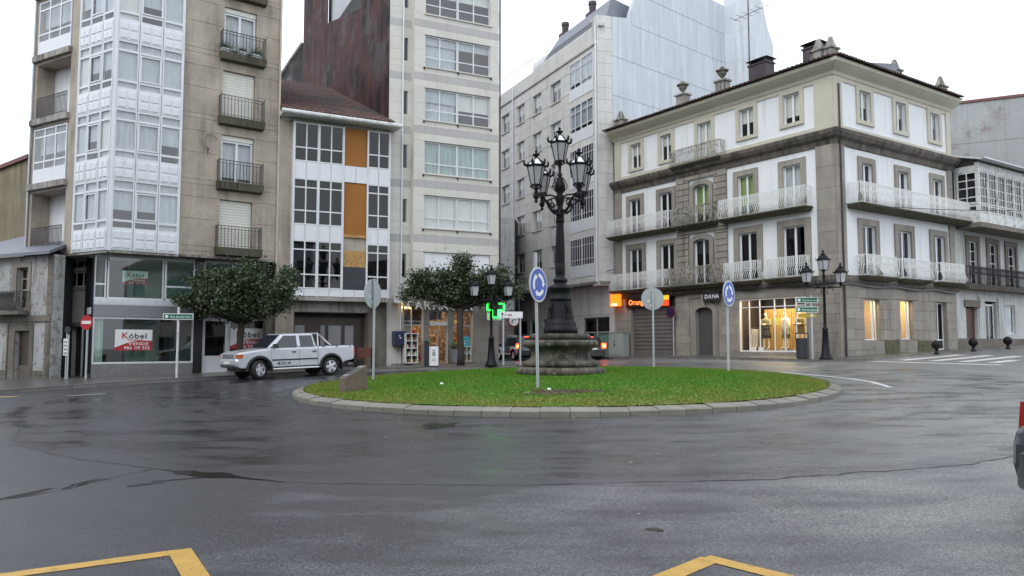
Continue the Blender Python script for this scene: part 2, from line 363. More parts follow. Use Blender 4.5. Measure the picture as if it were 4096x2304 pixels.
def ribbon(pts, wd, m, name, dz=.005, jit=0, parent=None, label=None, taper=False):
    P = [Vector((p[0], p[1])) for p in pts]; Q = []
    for a, b in zip(P, P[1:]):
        n_ = max(1, int((b-a).length/(.16 if jit else .6)))
        Q += [a.lerp(b, i/n_) for i in range(n_)]
    Q.append(P[-1]); vs = []
    for i, p in enumerate(Q):
        t = (Q[min(i+1, len(Q)-1)]-Q[max(i-1, 0)]).normalized(); nn = Vector((-t.y, t.x))
        f = i/(len(Q)-1); h = (wd(f) if callable(wd) else wd)/2
        if jit: h *= random.uniform(.35, 1.5); p = p+nn*random.uniform(-jit, jit)
        for s in (1, -1): q = p+nn*h*s; vs.append((q.x, q.y, g(q.x, q.y)+dz))
    me = bpy.data.meshes.new(name); me.from_pydata(vs, [], [(2*i, 2*i+1, 2*i+3, 2*i+2) for i in range(len(Q)-1)]); me.materials.append(m); me.update()
    return put(name, me, parent or road, I4, label=label)
def blob(c, rx, ry, m, name, dz=.004, rot=0, parent=None, n=26, rough=.35, zf=None, label=None):
    ph = [random.uniform(0, 6.28) for _ in range(4)]; vs = [(c[0], c[1], (zf or g)(c[0], c[1])+dz)]
    for i in range(n):
        a = 2*math.pi*i/n; q = 1+rough*(.5*math.sin(2*a+ph[0])+.35*math.sin(3*a+ph[1])+.3*math.sin(5*a+ph[2])+.2*math.sin(9*a+ph[3]))
        x, y = rx*q*math.cos(a), ry*q*math.sin(a); X = c[0]+x*math.cos(rot)-y*math.sin(rot); Y = c[1]+x*math.sin(rot)+y*math.cos(rot)
        vs.append((X, Y, (zf or g)(X, Y)+dz))
    me = bpy.data.meshes.new(name); me.from_pydata(vs, [], [(0, 1+i, 1+(i+1) % n) for i in range(n)]); me.materials.append(m); me.update()
    return put(name, me, parent or road, I4, label=label)
# seams and standing water in the asphalt
ribbon([(-8.9,13.86),(-8.5,13.85),(-7.37,12.89),(-6.62,12.33),(-5.61,11.74),(-4.95,11.38)], .026, TAR, 'crack_seam', jit=.03)
ribbon([(-8.5,13.85),(-9.23,14.84),(-9.9,16.1),(-10.61,17.33)], .03, TAR, 'crack_seam', jit=.04)
ribbon([(-4.95,11.38),(-4.4,11.05),(-3.8,10.8),(-3.3,10.58),(-2.93,10.4)], lambda f: .08+.2*math.sin(math.pi*min(1, f*1.1)), WATER, 'puddle', jit=.02)
ribbon([(-2.95,10.4),(-2.12,10.26),(-1.66,10.22),(.06,10.09),(1.58,10.25),(3.13,10.33)], .022, TAR, 'crack_seam', jit=.02)
ribbon([(2.4,10.3),(3.13,10.33),(4.3,10.69),(5.2,10.95),(6.18,11.22),(7.38,11.89),(9,12.9)], .04, TAR, 'crack_seam', jit=.05)
ribbon([(-5.07,11.44),(-5.3,11.0),(-5.44,10.64),(-5.55,10.3),(-5.6,9.98),(-5.9,9.52),(-6.4,9.0)], .03, TAR, 'crack_seam', jit=.05, dz=.006); blob((-5.55,10.4), .3, .08, WATER, 'puddle', rot=1.3, rough=.6); blob((-5.9,9.7), .3, .09, WATER, 'puddle', rot=1.1, rough=.6)
blob((-4.72,10.3), .2, .07, WATER, 'puddle', rot=.5); blob((-4.45,10.6), .28, .05, WATER, 'puddle', rot=.4)
blob((-1.5,16.2), .5, .32, WATER, 'puddle', rot=.7, rough=.6); blob((1.4,7.9), .09, .06, WATER, 'puddle')
b = MB()
for i in range(60):
    a, r_ = random.uniform(math.pi*1.02, math.pi*1.98), random.uniform(8.5, 19); x, y = 1.6+r_*math.cos(a), 25.8+r_*math.sin(a); s = random.uniform(.012, .035); z = g(x, y)+.006; q = random.uniform(0, 3)
    b.quad((x-s, y-s*.4, z), (x+s*.6, y-s, z), (x+s, y+s*.5, z+s*.3), (x-s*.5, y+s, z))
put('leaf_litter', b.mesh('leaf_litter', mat('pale_litter', (.35, .35, .3), .6, .3, 5)), road, I4, kind='stuff')
# painted markings
ribbon([(-4.75,6.15),(-2.97,7.2)], .17, RYEL, 'yellow_line', label='yellow zigzag stripe at the lower left edge'); ribbon([(-2.99,7.26),(-2.45,6.35),(-1.95,5.5)], .2, RYEL, 'yellow_line', dz=.007)
ribbon([(.85,6.05),(1.70,6.92)], .19, RYEL, 'yellow_line'); ribbon([(1.66,6.96),(2.25,6.32),(2.9,5.6)], .17, RYEL, 'yellow_line', dz=.007)
ribbon([(10.6,31.2),(10.95,30.1),(11.35,28.89),(11.7,27.44),(11.74,25.92),(11.41,24.0)], .16, RWHITE, 'white_line')
for a, b in (((17.5,38.2),(21.9,41.1)), ((18.4,37.4),(22.9,40.5)), ((19.3,36.4),(23.8,39.5)), ((20.1,35.4),(24.6,38.5)), ((20.8,34.4),(22.6,35.7))):
    ribbon([a, b], .5, RWHITE, 'zebra_stripe')
ribbon([(15.9,38.0),(20.3,32.9)], .4, RWHITE, 'stop_line')
ribbon([(4.7,40.3),(5.9,40.4)], .16, RWHITE, 'white_line'); ribbon([(6.7,40.3),(9.5,40.7)], .18, RWHITE, 'white_line'); ribbon([(3.9,43.3),(8.8,43.2)], .2, RWHITE, 'white_line')
RWORN = mat('worn_white', (.16, .16, .165), .4, .3, 6, blot=((.05, .05, .052), .9, 5, .48)); ribbon([(-14.04,25.1),(-13.3,26.05)], .12, RWHITE, 'white_line'); ribbon([(-8.6,22.5),(-7.0,22.9)], .08, RWORN, 'white_line')
blob((-16.0,25.2), .35, .2, RYEL, 'yellow_line', rough=.2)
# pavements with single kerb stones
KS = {}
def kerbstones(par, pts, L=.95, h=.13, m=KERBD, wd=.18):
    P = [Vector(p) for p in pts]
    for a, b in zip(P, P[1:]):
        n_ = max(1, round((b-a).length/L)); l_ = (b-a).length/n_; t = (b-a).normalized(); ang = math.atan2(t.y, t.x)
        for i in range(n_):
            p = a+t*l_*i; q = a+t*l_*(i+1); z0, z1 = g(p.x, p.y), g(q.x, q.y)
            me = cached(('ks', round(l_, 2), round(z1-z0, 2), m.name, h), lambda: MB().hexa([(.006,0,-.1),(l_-.006,0,z1-z0-.1),(l_-.006,wd,z1-z0-.1),(.006,wd,-.1)],
                 [(.006,.025,h),(l_-.006,.025,h+z1-z0),(l_-.006,wd,h+z1-z0+.002),(.006,wd,h+.002)]).mesh('kerb_stone', m))
            put('kerb_stone', me, par, T(p.x, p.y, z0) @ RZ(ang))
def pavement(name, kerb, back, h=.125, m=None):
    vs = []; n_ = 5
    def res(pts): 
        P = [Vector(p) for p in pts]; o = []
        for a, b in zip(P, P[1:]): o += [a.lerp(b, i/6) for i in range(6)]
        return o+[P[-1]]
    A, B = res(kerb), res(back)
    for a, b in zip(A, B):
        for i in range(n_+1):
            p = a.lerp(b, i/n_); vs.append((p.x, p.y, g(p.x, p.y)+h))
    me = bpy.data.meshes.new(name); k = n_+1
    me.from_pydata(vs, [], [(j*k+i, (j+1)*k+i, (j+1)*k+i+1, j*k+i+1) for j in range(len(A)-1) for i in range(n_)]); me.materials.append(m or PAVE); me.update()
    o = put(name, me, kind='structure'); kerbstones(o, kerb); return o
pavement('pavement_left', [(-20.5,22.0),(-17.2,26.2),(-16.0,29.0),(-14.6,31.4),(-12.4,33.9),(-9.5,36.7),(-7.4,37.3),(-4.6,38.2),(-1.6,38.0),(.2,38.9),(.9,41.0),(.2,45),(-6,60)],
         [(-36,30),(-26,36),(-23,40),(-18,40),(-15,41),(-12,42),(-9,42.5),(-6,43),(-4,44),(-2.5,45),(-1.5,46),(-2,50),(-8.5,62)])
pavement('pavement_right', [(-2,72),(3.2,57),(4.2,51.5),(7.0,46.6),(10.0,43.0),(12.6,39.2),(14.4,36.9),(15.6,36.5),(16.9,37.1),(19,39.0),(23,41.4),(28,44.6),(44,55)],
         [(2,72),(6,60),(8,55),(9.5,51),(13,46),(15,43.5),(16.2,42),(17,41),(18,41),(19,43),(23,45.5),(28,48.5),(42,59)])
pavement('pavement_far_right', [(38,44),(28,37.5),(23.6,35.2),(22.3,33.6),(22.6,32.2),(25,30),(40,20)], [(46,44),(36,40),(34,38),(33,37),(33,36),(34,34),(46,28)])
# ------------------------------------------------------------------ traffic island
IC = (1.6, 25.8); IR = 8.4
def gi(x, y):
    r = math.hypot(x-IC[0], y-IC[1])
    return g(x, y)+.20+.26*(1-min(1, r/8.0)**2)
isl = put('island_kerb', None, None, T(IC[0], IC[1], g(*IC)), kind='structure')
NS = 80
ka = 2*math.pi/NS
def kstone():
    b = MB(); e = .006/IR; a0, a1 = -ka/2+e, ka/2-e; pr = [(IR, -.12), (IR, .115), (IR-.03, .14), (IR-.34, .195), (IR-.34, -.12)]; N_ = 3; vs = []
    for i in range(N_+1):
        a = a0+(a1-a0)*i/N_
        vs += [(r*math.cos(a)-IR, r*math.sin(a), z) for r, z in pr]
    k = len(pr); fs = [(i*k+j, (i+1)*k+j, (i+1)*k+(j+1) % k, i*k+(j+1) % k) for i in range(N_) for j in range(k)]
    fs += [tuple(range(k)), tuple(N_*k+j for j in range(k))[::-1]]
    return b.add(vs, fs).mesh('kerb_stone', KERB)
ksm = kstone()
for i in range(NS):
    a = ka*i; x, y = IC[0]+IR*math.cos(a), IC[1]+IR*math.sin(a)
    put('kerb_stone', ksm, isl, T(x, y, g(x, y)+random.uniform(-.012, .012)) @ RZ(a+random.uniform(-.006, .006)))
GSOIL = mat('island_soil', (.075, .05, .03), .9, .3, 6, bump=.6, bsc=40)
def islandmesh():
    vs = []; rs = lin(0, 8.02, 16); n_ = 72
    for r in rs:
        for j in range(n_):
            a = 2*math.pi*j/n_; x, y = IC[0]+r*math.cos(a), IC[1]+r*math.sin(a); vs.append((x, y, gi(x, y)))
    me = bpy.data.meshes.new('island_ground'); me.from_pydata(vs, [], [(i*n_+j, (i+1)*n_+j, (i+1)*n_+(j+1) % n_, i*n_+(j+1) % n_) for i in range(len(rs)-1) for j in range(n_)]); me.update(); return me
# lawn colours: greener in the middle, drier at the rim
gm = bpy.data.materials.new('grass'); gm.use_nodes = True
def grassnodes(m, fine):
    n = m.node_tree.nodes; l = m.node_tree.links; b = n['Principled BSDF']; b.inputs['Roughness'].default_value = .5
    ge = n.new('ShaderNodeNewGeometry')
    def noise(sc, det=4):
        t = n.new('ShaderNodeTexNoise'); t.inputs['Scale'].default_value = sc; t.inputs['Detail'].default_value = det; l.new(ge.outputs['Position'], t.inputs['Vector']); return t.outputs[0]
    def mixc(f, a, bb):
        x = n.new('ShaderNodeMix'); x.data_type = 'RGBA'; l.new(f, x.inputs[0])
        for s, v in ((x.inputs[6], a), (x.inputs[7], bb)):
            if hasattr(v, 'links'): l.new(v, s)
            else: s.default_value = v+(1,)
        return x.outputs[2]
    def ramp(v, a, bb, o0=0, o1=1):
        r = n.new('ShaderNodeMapRange'); l.new(v, r.inputs[0]); r.inputs[1].default_value = a; r.inputs[2].default_value = bb; r.inputs[3].default_value = o0; r.inputs[4].default_value = o1; return r.outputs[0]
    c = mixc(ramp(noise(fine, 2), .3, .7), (.038, .13, .010), (.11, .265, .020))
    c = mixc(ramp(noise(1.1), .44, .68, 0, .5), c, (.17, .20, .03))
    vd = n.new('ShaderNodeVectorMath'); vd.operation = 'DISTANCE'; vd.inputs[1].default_value = (IC[0], IC[1], .9); l.new(ge.outputs['Position'], vd.inputs[0])
    q = n.new('ShaderNodeMath'); q.operation = 'MULTIPLY'; l.new(ramp(vd.outputs['Value'], 5.2, 8.0), q.inputs[0]); l.new(ramp(noise(1.3), .3, .62, .1, .9), q.inputs[1])
    c = mixc(q.outputs[0], c, (.20, .19, .045)); l.new(c, b.inputs['Base Color'])
    b.inputs['Specular IOR Level'].default_value = .15
grassnodes(gm, 38); MATS['grass'] = gm
lawn = islandmesh(); lawn.materials.append(gm); put('lawn_ground', lawn, kind='structure')
def blades(N):
    r = 8.10*np.sqrt(np.random.rand(N)); a = np.random.rand(N)*2*np.pi; x = IC[0]+r*np.cos(a); y = IC[1]+r*np.sin(a)
    k = (np.hypot(x-IC[0], y-IC[1]) > 1.36) & ~((((x-1.25)/1.0)**2+((y-20.05)/.42)**2 < 1+.5*np.sin(x*9)*np.cos(y*7)) & (np.random.rand(N) < .96)); x, y = x[k], y[k]; N = len(x)
    z = .024*y+.022*x*y/38+.20+.26*(1-np.minimum(1, np.hypot(x-IC[0], y-IC[1])/8)**2)-.005
    tall = np.where(np.random.rand(N) < .02, 2.2, 1.0)
    h = (.018+.034*np.random.rand(N))*tall; an = np.random.rand(N)*2*np.pi; wd = .006+.009*np.random.rand(N)
    dx, dy = np.cos(an)*wd, np.sin(an)*wd; lx, ly = (np.random.rand(N)-.5)*.06, (np.random.rand(N)-.5)*.06
    v = np.stack([np.stack([x-dx, y-dy, z], 1), np.stack([x+dx, y+dy, z], 1), np.stack([x+lx, y+ly, z+h], 1)], 1).reshape(-1, 3)
    me = bpy.data.meshes.new('grass'); me.vertices.add(3*N); me.vertices.foreach_set('co', v.astype(np.float32).ravel())
    me.loops.add(3*N); me.loops.foreach_set('vertex_index', np.arange(3*N, dtype=np.int32)); me.polygons.add(N)
    me.polygons.foreach_set('loop_start', np.arange(0, 3*N, 3, dtype=np.int32)); me.polygons.foreach_set('loop_total', np.full(N, 3, dtype=np.int32))
    me.materials.append(gm); me.update(); me.validate(); return me
put('grass', blades(190000), None, I4, 'short wet green grass covering the roundabout island', 'grass', kind='stuff')
blob((1.25,20.05), .95, .4, GSOIL, 'soil_patch', dz=.012, zf=gi, rough=.5, parent=isl); 
# clods
b = MB()
for i in range(150):
    x, y = 1.25+random.gauss(0, .55), 20.15+random.gauss(0, .2); s = random.uniform(.012, .045); z = gi(x, y)
    b.hexa([(x-s,y-s,z-.01),(x+s,y-s,z-.01),(x+s*.8,y+s,z-.01),(x-s,y+s*.7,z-.01)], [(x-s*.5,y-s*.4,z+s*.9),(x+s*.6,y-s*.5,z+s),(x+s*.4,y+s*.5,z+s*.7),(x-s*.6,y+s*.4,z+s*.8)])
put('clods', b.mesh('clods', GSOIL), isl, I4, kind='stuff')
for x, y in ((.95, 20.45), (-2.0, 22.6)):
    put('litter', cached('lit', lambda: MB().hexa([(-.05,-.03,0),(.05,-.04,0),(.06,.04,0),(-.04,.03,0)], [(-.03,-.02,.03),(.03,-.02,.05),(.04,.02,.03),(-.03,.02,.05)]).mesh('litter', SIGNW)), None, T(x, y, gi(x, y)+.02),
        'crumpled white litter lying on the grass '+('beside the near blue sign' if x > 0 else 'left of the stone pedestal'), 'litter', 'white scraps on the lawn')
# ------------------------------------------------------------------ left apartment block
FR = fac((-17.5, 34.1), (.794, .608)); FL = fac((-23.1, 37.39), (.862, -.506)); LA = 6.50
def xy(F, u, w): p = F @ Vector((u, w, 0)); return (p.x, p.y)
def inter(F1, F2, w1, w2):
    p, q = Vector(xy(F1, 0, w1)), Vector(xy(F2, 0, w2)); d, e = F1.to_3x3() @ Vector((1,0,0)), F2.to_3x3() @ Vector((1,0,0))
    t = ((q.x-p.x)*e.y-(q.y-p.y)*e.x)/(d.x*e.y-d.y*e.x); return (p.x+d.x*t, p.y+d.y*t)
def core(name, par, poly, z0, z1, m=None): return put(name, MB().prism(poly, z0, z1, 'z').mesh(name, m or DARKIN), par, I4)
Ab = thing('apartment_block', 'tall tan apartment block with white glazed corner bay and small iron balconies', 'building', FR @ T(0, 0, .5))
ZB = [6.13+3.12*k for k in range(5)]
holes = [(4.66, 6.22, z+.46, z+2.75) for z in ZB]
put('wall', wall(2.82, 7.5, 6.13, 22.0, holes, .03, .25, .9).mesh('wall', TAN), Ab, FR)
js = [6.13]+sorted([z+.22 for z in ZB]+[z+1.72 for z in ZB])+[22.0]
slabs(Ab, FR, 2.86, 7.5, js, 9, holes, TAN, w=.03, t=.03, gap=.016, name='wall_panel', stag=False)
put('soffit', MB().box(0, 7.5, 0, .93, 6.06, 6.12).mesh('soffit', CONC), Ab, FR)
core('inner_wall', Ab, [xy(FL, .1, .95), inter(FL, FR, .95, .95), xy(FR, 7.45, .95), xy(FR, 7.45, 9), xy(FL, 2, 12)], 6.2, 21.9)
SQ = cached('sq', lambda: MB().hexa([(0,0,0),(.29,0,0),(.29,0,.30),(0,0,.30)], [(.02,-.03,.02),(.27,-.03,.02),(.27,-.03,.28),(.02,-.03,.28)]).mesh('raised_square', WPVC))
def baycol(F, a, c, k, z, mid, n):
    sp = bx('spandrel', Ab, F, a, c, -.10, .05, z, z+.95, WPVC)
    sp2 = put('spandrel_panel', MB().box(.03, c-a-.03, -.115, -.10, .05, .90).mesh('spandrel_panel', WPVC), Ab, F @ T(a, 0, z))
    q = (c-a-.12)/2; sx = q/.29*.86
    for i in range(2):
        for j in range(2):
            put('raised_square', SQ, sp2, F @ T(a+.06+i*q+q*.07, -.115, z+.10+j*.41) @ scl(sx, 1, 1.12))
    fr = random.choice([.62, 1, 1, 1, .85, 1]) if F is FR else random.choice([.6, 1, 1, .8]); cm = random.choice([CURT, CURT, CURT, SHUT])
    window(Ab, F, a, c, z+.95, z+3.12, -.10, (), (z+1.31, z+2.68), .055, .10, .08, gm=GLB, blind=(cm, fr), bw=.11, name='bay_window')
    if mid: put('sash', frame(c-a-.1, 1.2, (), (), .055, .05, .05).mesh('sash', WPVC), Ab, F @ T(a+.05, -.125, z+1.38))
for k, z in enumerate(ZB):
    for n, (a, c) in enumerate(((.05, .93), (.95, 1.92), (1.94, 2.80))): baycol(FR, a, c, k, z, n == 1, n)
    for n, (a, c) in enumerate(((3.92, 4.72), (4.74, 5.66), (5.68, 6.45))): baycol(FL, a, c, k, z, n == 1, n)
put('corner_post', MB().prism([(-.10,-.10),(.05,-.13),(.06,.03),(-.04,.06)], 6.10, 21.9, 'z').mesh('corner_post', WPVC), Ab, FR)
put('bay_edge', MB().box(2.80, 2.86, -.115, .03, 6.10, 21.9).mesh('bay_edge', WPVC), Ab, FR)
put('bay_edge', MB().box(3.86, 3.92, -.115, .03, 6.10, 21.9).mesh('bay_edge', WPVC), Ab, FL)
put('bay_floor', MB().box(0, 2.86, -.1, .9, 6.02, 6.1).mesh('bay_floor', CONC), Ab, FR); put('bay_floor', MB().box(3.86, 6.5, -.1, .9, 6.01, 6.09).mesh('bay_floor', CONC), Ab, FL)
def bars(u0, u1, h, step, r=.009, out=.0, side=.0):
    b = MB(); n_ = int((u1-u0)/step)
    for i in range(n_+1):
        u = u0+(u1-u0)*i/n_; b.box(u-r, u+r, -r, r, 0, h)
    b.box(u0, u1, -.016, .016, h, h+.03); b.box(u0, u1, -.012, .012, .07, .09); b.box(u0, u1, -.012, .012, h-.14, h-.12)
    if side:
        for u in (u0, u1):
            for i in range(1, int(side/step)+1): b.box(u-r, u+r, i*step-r, i*step+r, 0, h)
            b.box(u-.016, u+.016, .017, side, h, h+.03); b.box(u-.016, u+.016, -.016, .016, h+.031, h+.12)
    return b
for k, z in enumerate(ZB):
    bal = put('balcony', MB().hexa([(4.50,-.32,z+.10),(6.62,-.32,z+.10),(6.62,.02,z+.05),(4.50,.02,z+.05)], [(4.46,-.36,z+.46),(6.66,-.36,z+.46),(6.66,.02,z+.46),(4.46,.02,z+.46)]).mesh('balcony_slab', MOSS), Ab, FR)
    put('railing', cached('barsA', lambda: bars(4.52, 6.60, .98, .15, .011, side=.34).mesh('railing', RAIL)), bal, FR @ T(0, -.32, z+.47))
    put('door_frame', MB().box(4.55, 4.66, -.02, .03, z+.47, z+2.85).box(6.22, 6.33, -.02, .03, z+.47, z+2.85).box(4.66, 6.22, -.02, .03, z+2.75, z+2.85).mesh('door_frame', TAN), Ab, FR)
    if k in (0, 2, 4):
        sh = put('roller_shutter', None, Ab, FR @ T(4.66, .12, z+.46))
        for i in range(17): bx('slat', sh, FR, 4.68, 6.2, .12, .145, z+.48+i*.133, z+.48+i*.133+.122, SHUT)
    else:
        window(Ab, FR, 4.68, 6.20, z+.48, z+2.50, .12, (5.44,), (), .09, .12, .07, blind=(CURT, .9), name='balcony_door', bw=.16)
        bx('shutter_box', Ab, FR, 4.67, 6.21, .08, .2, z+2.51, z+2.74, SHUT)
LEAF = mat('pot_leaves', (.05, .10, .03), .6, .4, 8)
for i, (u, s) in enumerate(((4.7, 1.0), (5.5, .7), (6.15, 1.0))):
    pot = thing('potted_plant', ('bushy dark green plant at the left end', 'low dark leafy plant in the middle', 'green spiky plant in a white trough at the right end')[i]+' of the tan block balcony', 'plant', FR @ T(u, -.2, ZB[3]+.47), 'balcony plants')
    put('planter', MB().box(-.2, .2, -.09, .09, 0, .17).mesh('planter', WOLD), pot, FR @ T(u, -.2, ZB[3]+.465)); b = MB()
    for j in range(120):
        a, e = random.uniform(0, 6.28), random.uniform(.25, 1.4); L = random.uniform(.15, .5)*s; d = Vector((math.cos(a)*math.cos(e), math.sin(a)*math.cos(e)*.5, math.sin(e))); o = Vector((random.uniform(-.18, .18), random.uniform(-.05, .05), .15)); q = d.orthogonal().normalized()*.018
        b.quad(o-q, o+q, o+d*L+q*.4, o+d*L-q*.4)
    put('foliage', b.mesh('foliage', LEAF), pot, FR @ T(u, -.2, ZB[3]+.465))
put('wall_bracket', MB().tube([(4.15-.02+.34*math.cos(a), -.12, 11.55+.34*math.sin(a)) for a in [math.radians(20+i*22) for i in range(12)]]+[(4.05, -.06, 11.2), (4.05, .02, 10.85)], .028, 6).mesh('wall_bracket', CONC), Ab, FR)
put('downpipe', MB().tube([(7.44, -.06, 6.0), (7.44, -.06, 21.8)], .05, 8).mesh('downpipe', mat('ivory_pipe', (.5, .44, .35), .5)), Ab, FR)
put('downpipe', MB().tube([(7.3, .85, .6), (7.3, .85, 4.0)], .05, 8).mesh('downpipe', MATS['ivory_pipe']), Ab, FR @ T(.55, 0, 0))
# left face with loggias
Lh = [(.25, 3.05, ZB[k]+.36, ZB[k]+3.12-.05) for k in range(5)]
put('wall', wall(0, 3.9, 6.13, 22.0, Lh, .02, .9, .9).mesh('wall', TAN), Ab, FL)
bx('loggia_back', Ab, FL, .25, 3.05, .88, .92, 6.3, 21.8, WPAINT)
put('soffit', MB().box(0, 6.5, 0, .93, 6.04, 6.115).mesh('soffit', CONC), Ab, FL)
for k, z in enumerate(ZB):
    bal = put('balcony', MB().box(.02, 3.1, -.16, .02, z+.08, z+.36).mesh('balcony_slab', CONC), Ab, FL)
    if k in (1, 3):
        bx('spandrel', Ab, FL, .30, 3.0, -.02, .06, z+.37, z+1.0, WPVC)
        window(Ab, FL, .30, 3.0, z+1.0, z+3.0, -.02, (1.2, 2.1), (z+1.4, z+2.6), .06, .08, .07, name='loggia_window', gm=GLB, blind=(CURT, .6), bw=.3)
    else:
        put('railing', cached('barsL', lambda: bars(.5, 3.0, .98, .10, .010).mesh('railing', RAIL)), bal, FL @ T(0, -.08, z+.37))
put('downpipe', MB().tube([(.02, -.05, 5.8), (.02, -.05, 21.8)], .05, 8).mesh('downpipe', LEAD), Ab, FL)
# ground floor
GST = mat('grey_granite_base', (.20, .20, .21), .5, .15, 2, blot=((.3, .29, .28), .5, 3, .56))
GSIGN = mat('grey_fascia', (.24, .24, .27), .6, .06)
SHOPIN = mat('shop_green_wall', (.46, .58, .54), .8, .08)
def bxA(n, u0, u1, z0, z1, m, w0=.86, w1=.98, F=FR): return bx(n, Ab, F, u0, u1, w0, w1, z0, z1, m)
bxA('stone_base', -.36, 3.9, .2, 1.17, GST); bxA('fascia', -.36, 3.9, 3.26, 3.78, GSIGN); bxA('door_step', 4.3, 7.3, .2, .66, GST)
bxA('fascia', 4.3, 7.3, 3.30, 3.78, GSIGN); bxA('stone_base', 5.52, 7.3, .66, 1.17, GST)
for a, c in ((3.92, 4.28), (7.32, 7.75)): bxA('pillar', a, c, .2, 6.03, BLACK, .78, 1.1)
window(Ab, FR, -.36, 3.9, 1.18, 3.25, .9, (), (), .08, .06, .06, fm=WHITEMET, gm=GLG, name='shop_window')
window(Ab, FR, 4.3, 5.5, .67, 3.28, .9, (), (1.4,), .13, .2, .07, fm=WHITEMET, gm=GLD, name='shop_door')
bx('door_panel', Ab, FR, 4.42, 5.38, .92, .95, .78, 1.32, WHITEMET)
put('door_handle', MB().tube([(5.30, .86, 1.5), (5.30, .82, 1.5), (5.30, .82, 2.1), (5.30, .86, 2.1)], .015).mesh('door_handle', LEAD), Ab, FR)
window(Ab, FR, 5.52, 7.3, 1.18, 3.28, .9, (), (), .08, .06, .06, fm=WHITEMET, gm=GLG, name='shop_window')
bx('panel_band', Ab, FR, -.36, 3.9, .88, .96, 3.79, 4.06, WPVC); bx('panel_band', Ab, FR, 4.3, 7.3, .88, .96, 3.79, 4.06, WPVC)
for i in range(24):
    u = -.32+i*.175
    if u < 3.7: bx('raised_square', Ab, FR, u, u+.14, .87, .88, 3.84, 4.01, WPVC)
window(Ab, FR, -.36, .12, 4.06, 5.98, .9, (), (4.70,), .06, .08, .06, fm=WHITEMET, gm=GLD, name='upper_window')
window(Ab, FR, .16, 2.52, 4.06, 5.98, .9, (), (), .07, .08, .06, fm=WHITEMET, gm=GLG, name='upper_window')
window(Ab, FR, 2.56, 3.9, 4.06, 5.98, .9, (), (4.70,), .08, .08, .06, fm=WHITEMET, gm=GLG, name='upper_window')
for a, c in ((4.3, 5.7), (5.74, 7.3)): window(Ab, FR, a, c, 4.06, 5.98, .9, (), (), .07, .08, .06, fm=WHITEMET, gm=GLG, name='upper_window')
core('inner_wall', Ab, [xy(FR, -.2, 3.4), xy(FR, 7.7, 3.4), xy(FR, 7.7, 8), xy(FR, -.2, 8)], .2, 6.0, SHOPIN)
bx('side_pillar', Ab, FR, -.40, -.36, .86, 1.12, .2, 6.0, BLACK); bx('inner_wall', Ab, FR, .02, .08, 1.0, 3.4, .3, 6.0, SHOPIN); bx('inner_wall', Ab, FR, 7.7, 7.76, .95, 3.4, .3, 6.0, SHOPIN); bx('ceiling', Ab, FR, -.3, 7.7, .99, 3.4, 3.4, 3.7, WPAINT)
bx('ceiling', Ab, FR, -.3, 7.7, .94, 8, 6.0, 6.05, WPAINT); bx('inner_partition', Ab, FR, 3.0, 3.06, 1.3, 3.4, .5, 3.4, DARKIN); bx('shop_floor', Ab, FR, -.3, 7.7, .99, 3.4, .5, .68, GST)
FG = FL @ T(0, .9, 0)
FLW = mat('white_roughcast', (.55, .54, .50), .85, .12, 1, streak=((.3, .28, .24), .5, 4, .5))
put('wall', wall(.9, 3.60, .2, 6.03, [(2.0, 3.56, 4.70, 5.45), (2.05, 3.56, 5.58, 5.95), (2.35, 3.56, .2, 2.86)], 0, .3, .4).mesh('wall', FLW), Ab, FG)
bx('stone_base', Ab, FG, .92, 2.33, -.03, 0, .2, 3.05, GST)
bx('stone_base', Ab, FG, 2.33, 3.58, -.03, 0, 2.9, 3.05, GST)
for a, c in ((.56, .9), (3.60, 4.0)): bx('pillar', Ab, FG, a, c, -.12, .2, .2, 6.03, BLACK)
put('downpipe', MB().tube([(1.02, -.08, .3), (1.02, -.08, 5.9)], .05, 8).mesh('downpipe', LEAD), Ab, FG); put('downpipe', MB().tube([(3.66, -.18, .3), (3.66, -.18, 3.0)], .06, 8).mesh('downpipe', LEAD), Ab, FG)
window(Ab, FG, 2.02, 3.54, 4.72, 5.43, .1, (2.5, 3.05), (), .06, .06, .06, name='stair_window', gm=GLD); window(Ab, FG, 2.07, 3.54, 5.6, 5.93, .1, (2.5, 3.05), (), .05, .06, .06, name='stair_window', gm=GLD)
put('window_surround', MB().box(1.85, 2.0, -.04, .02, 4.58, 5.56).box(2.0, 3.58, -.04, .02, 4.56, 4.70).mesh('window_surround', TAN), Ab, FG)
bx('entrance_door', Ab, FG, 2.35, 3.56, .32, .36, .2, 2.86, mat('dark_door', (.03, .028, .025), .4, .2))
for i in range(6): bx('door_bar', Ab, FG, 2.5+i*.17, 2.53+i*.17, .28, .31, .5, 2.6, RAIL)
bx('meter_box', Ab, FG, 1.25, 1.55, -.02, .03, 3.15, 3.5, BOARDBLK)
core('inner_wall', Ab, [xy(FG, .6, .45), xy(FG, 3.9, .45), xy(FG, 3.9, 3), xy(FG, .6, 5)], .2, 6.0)
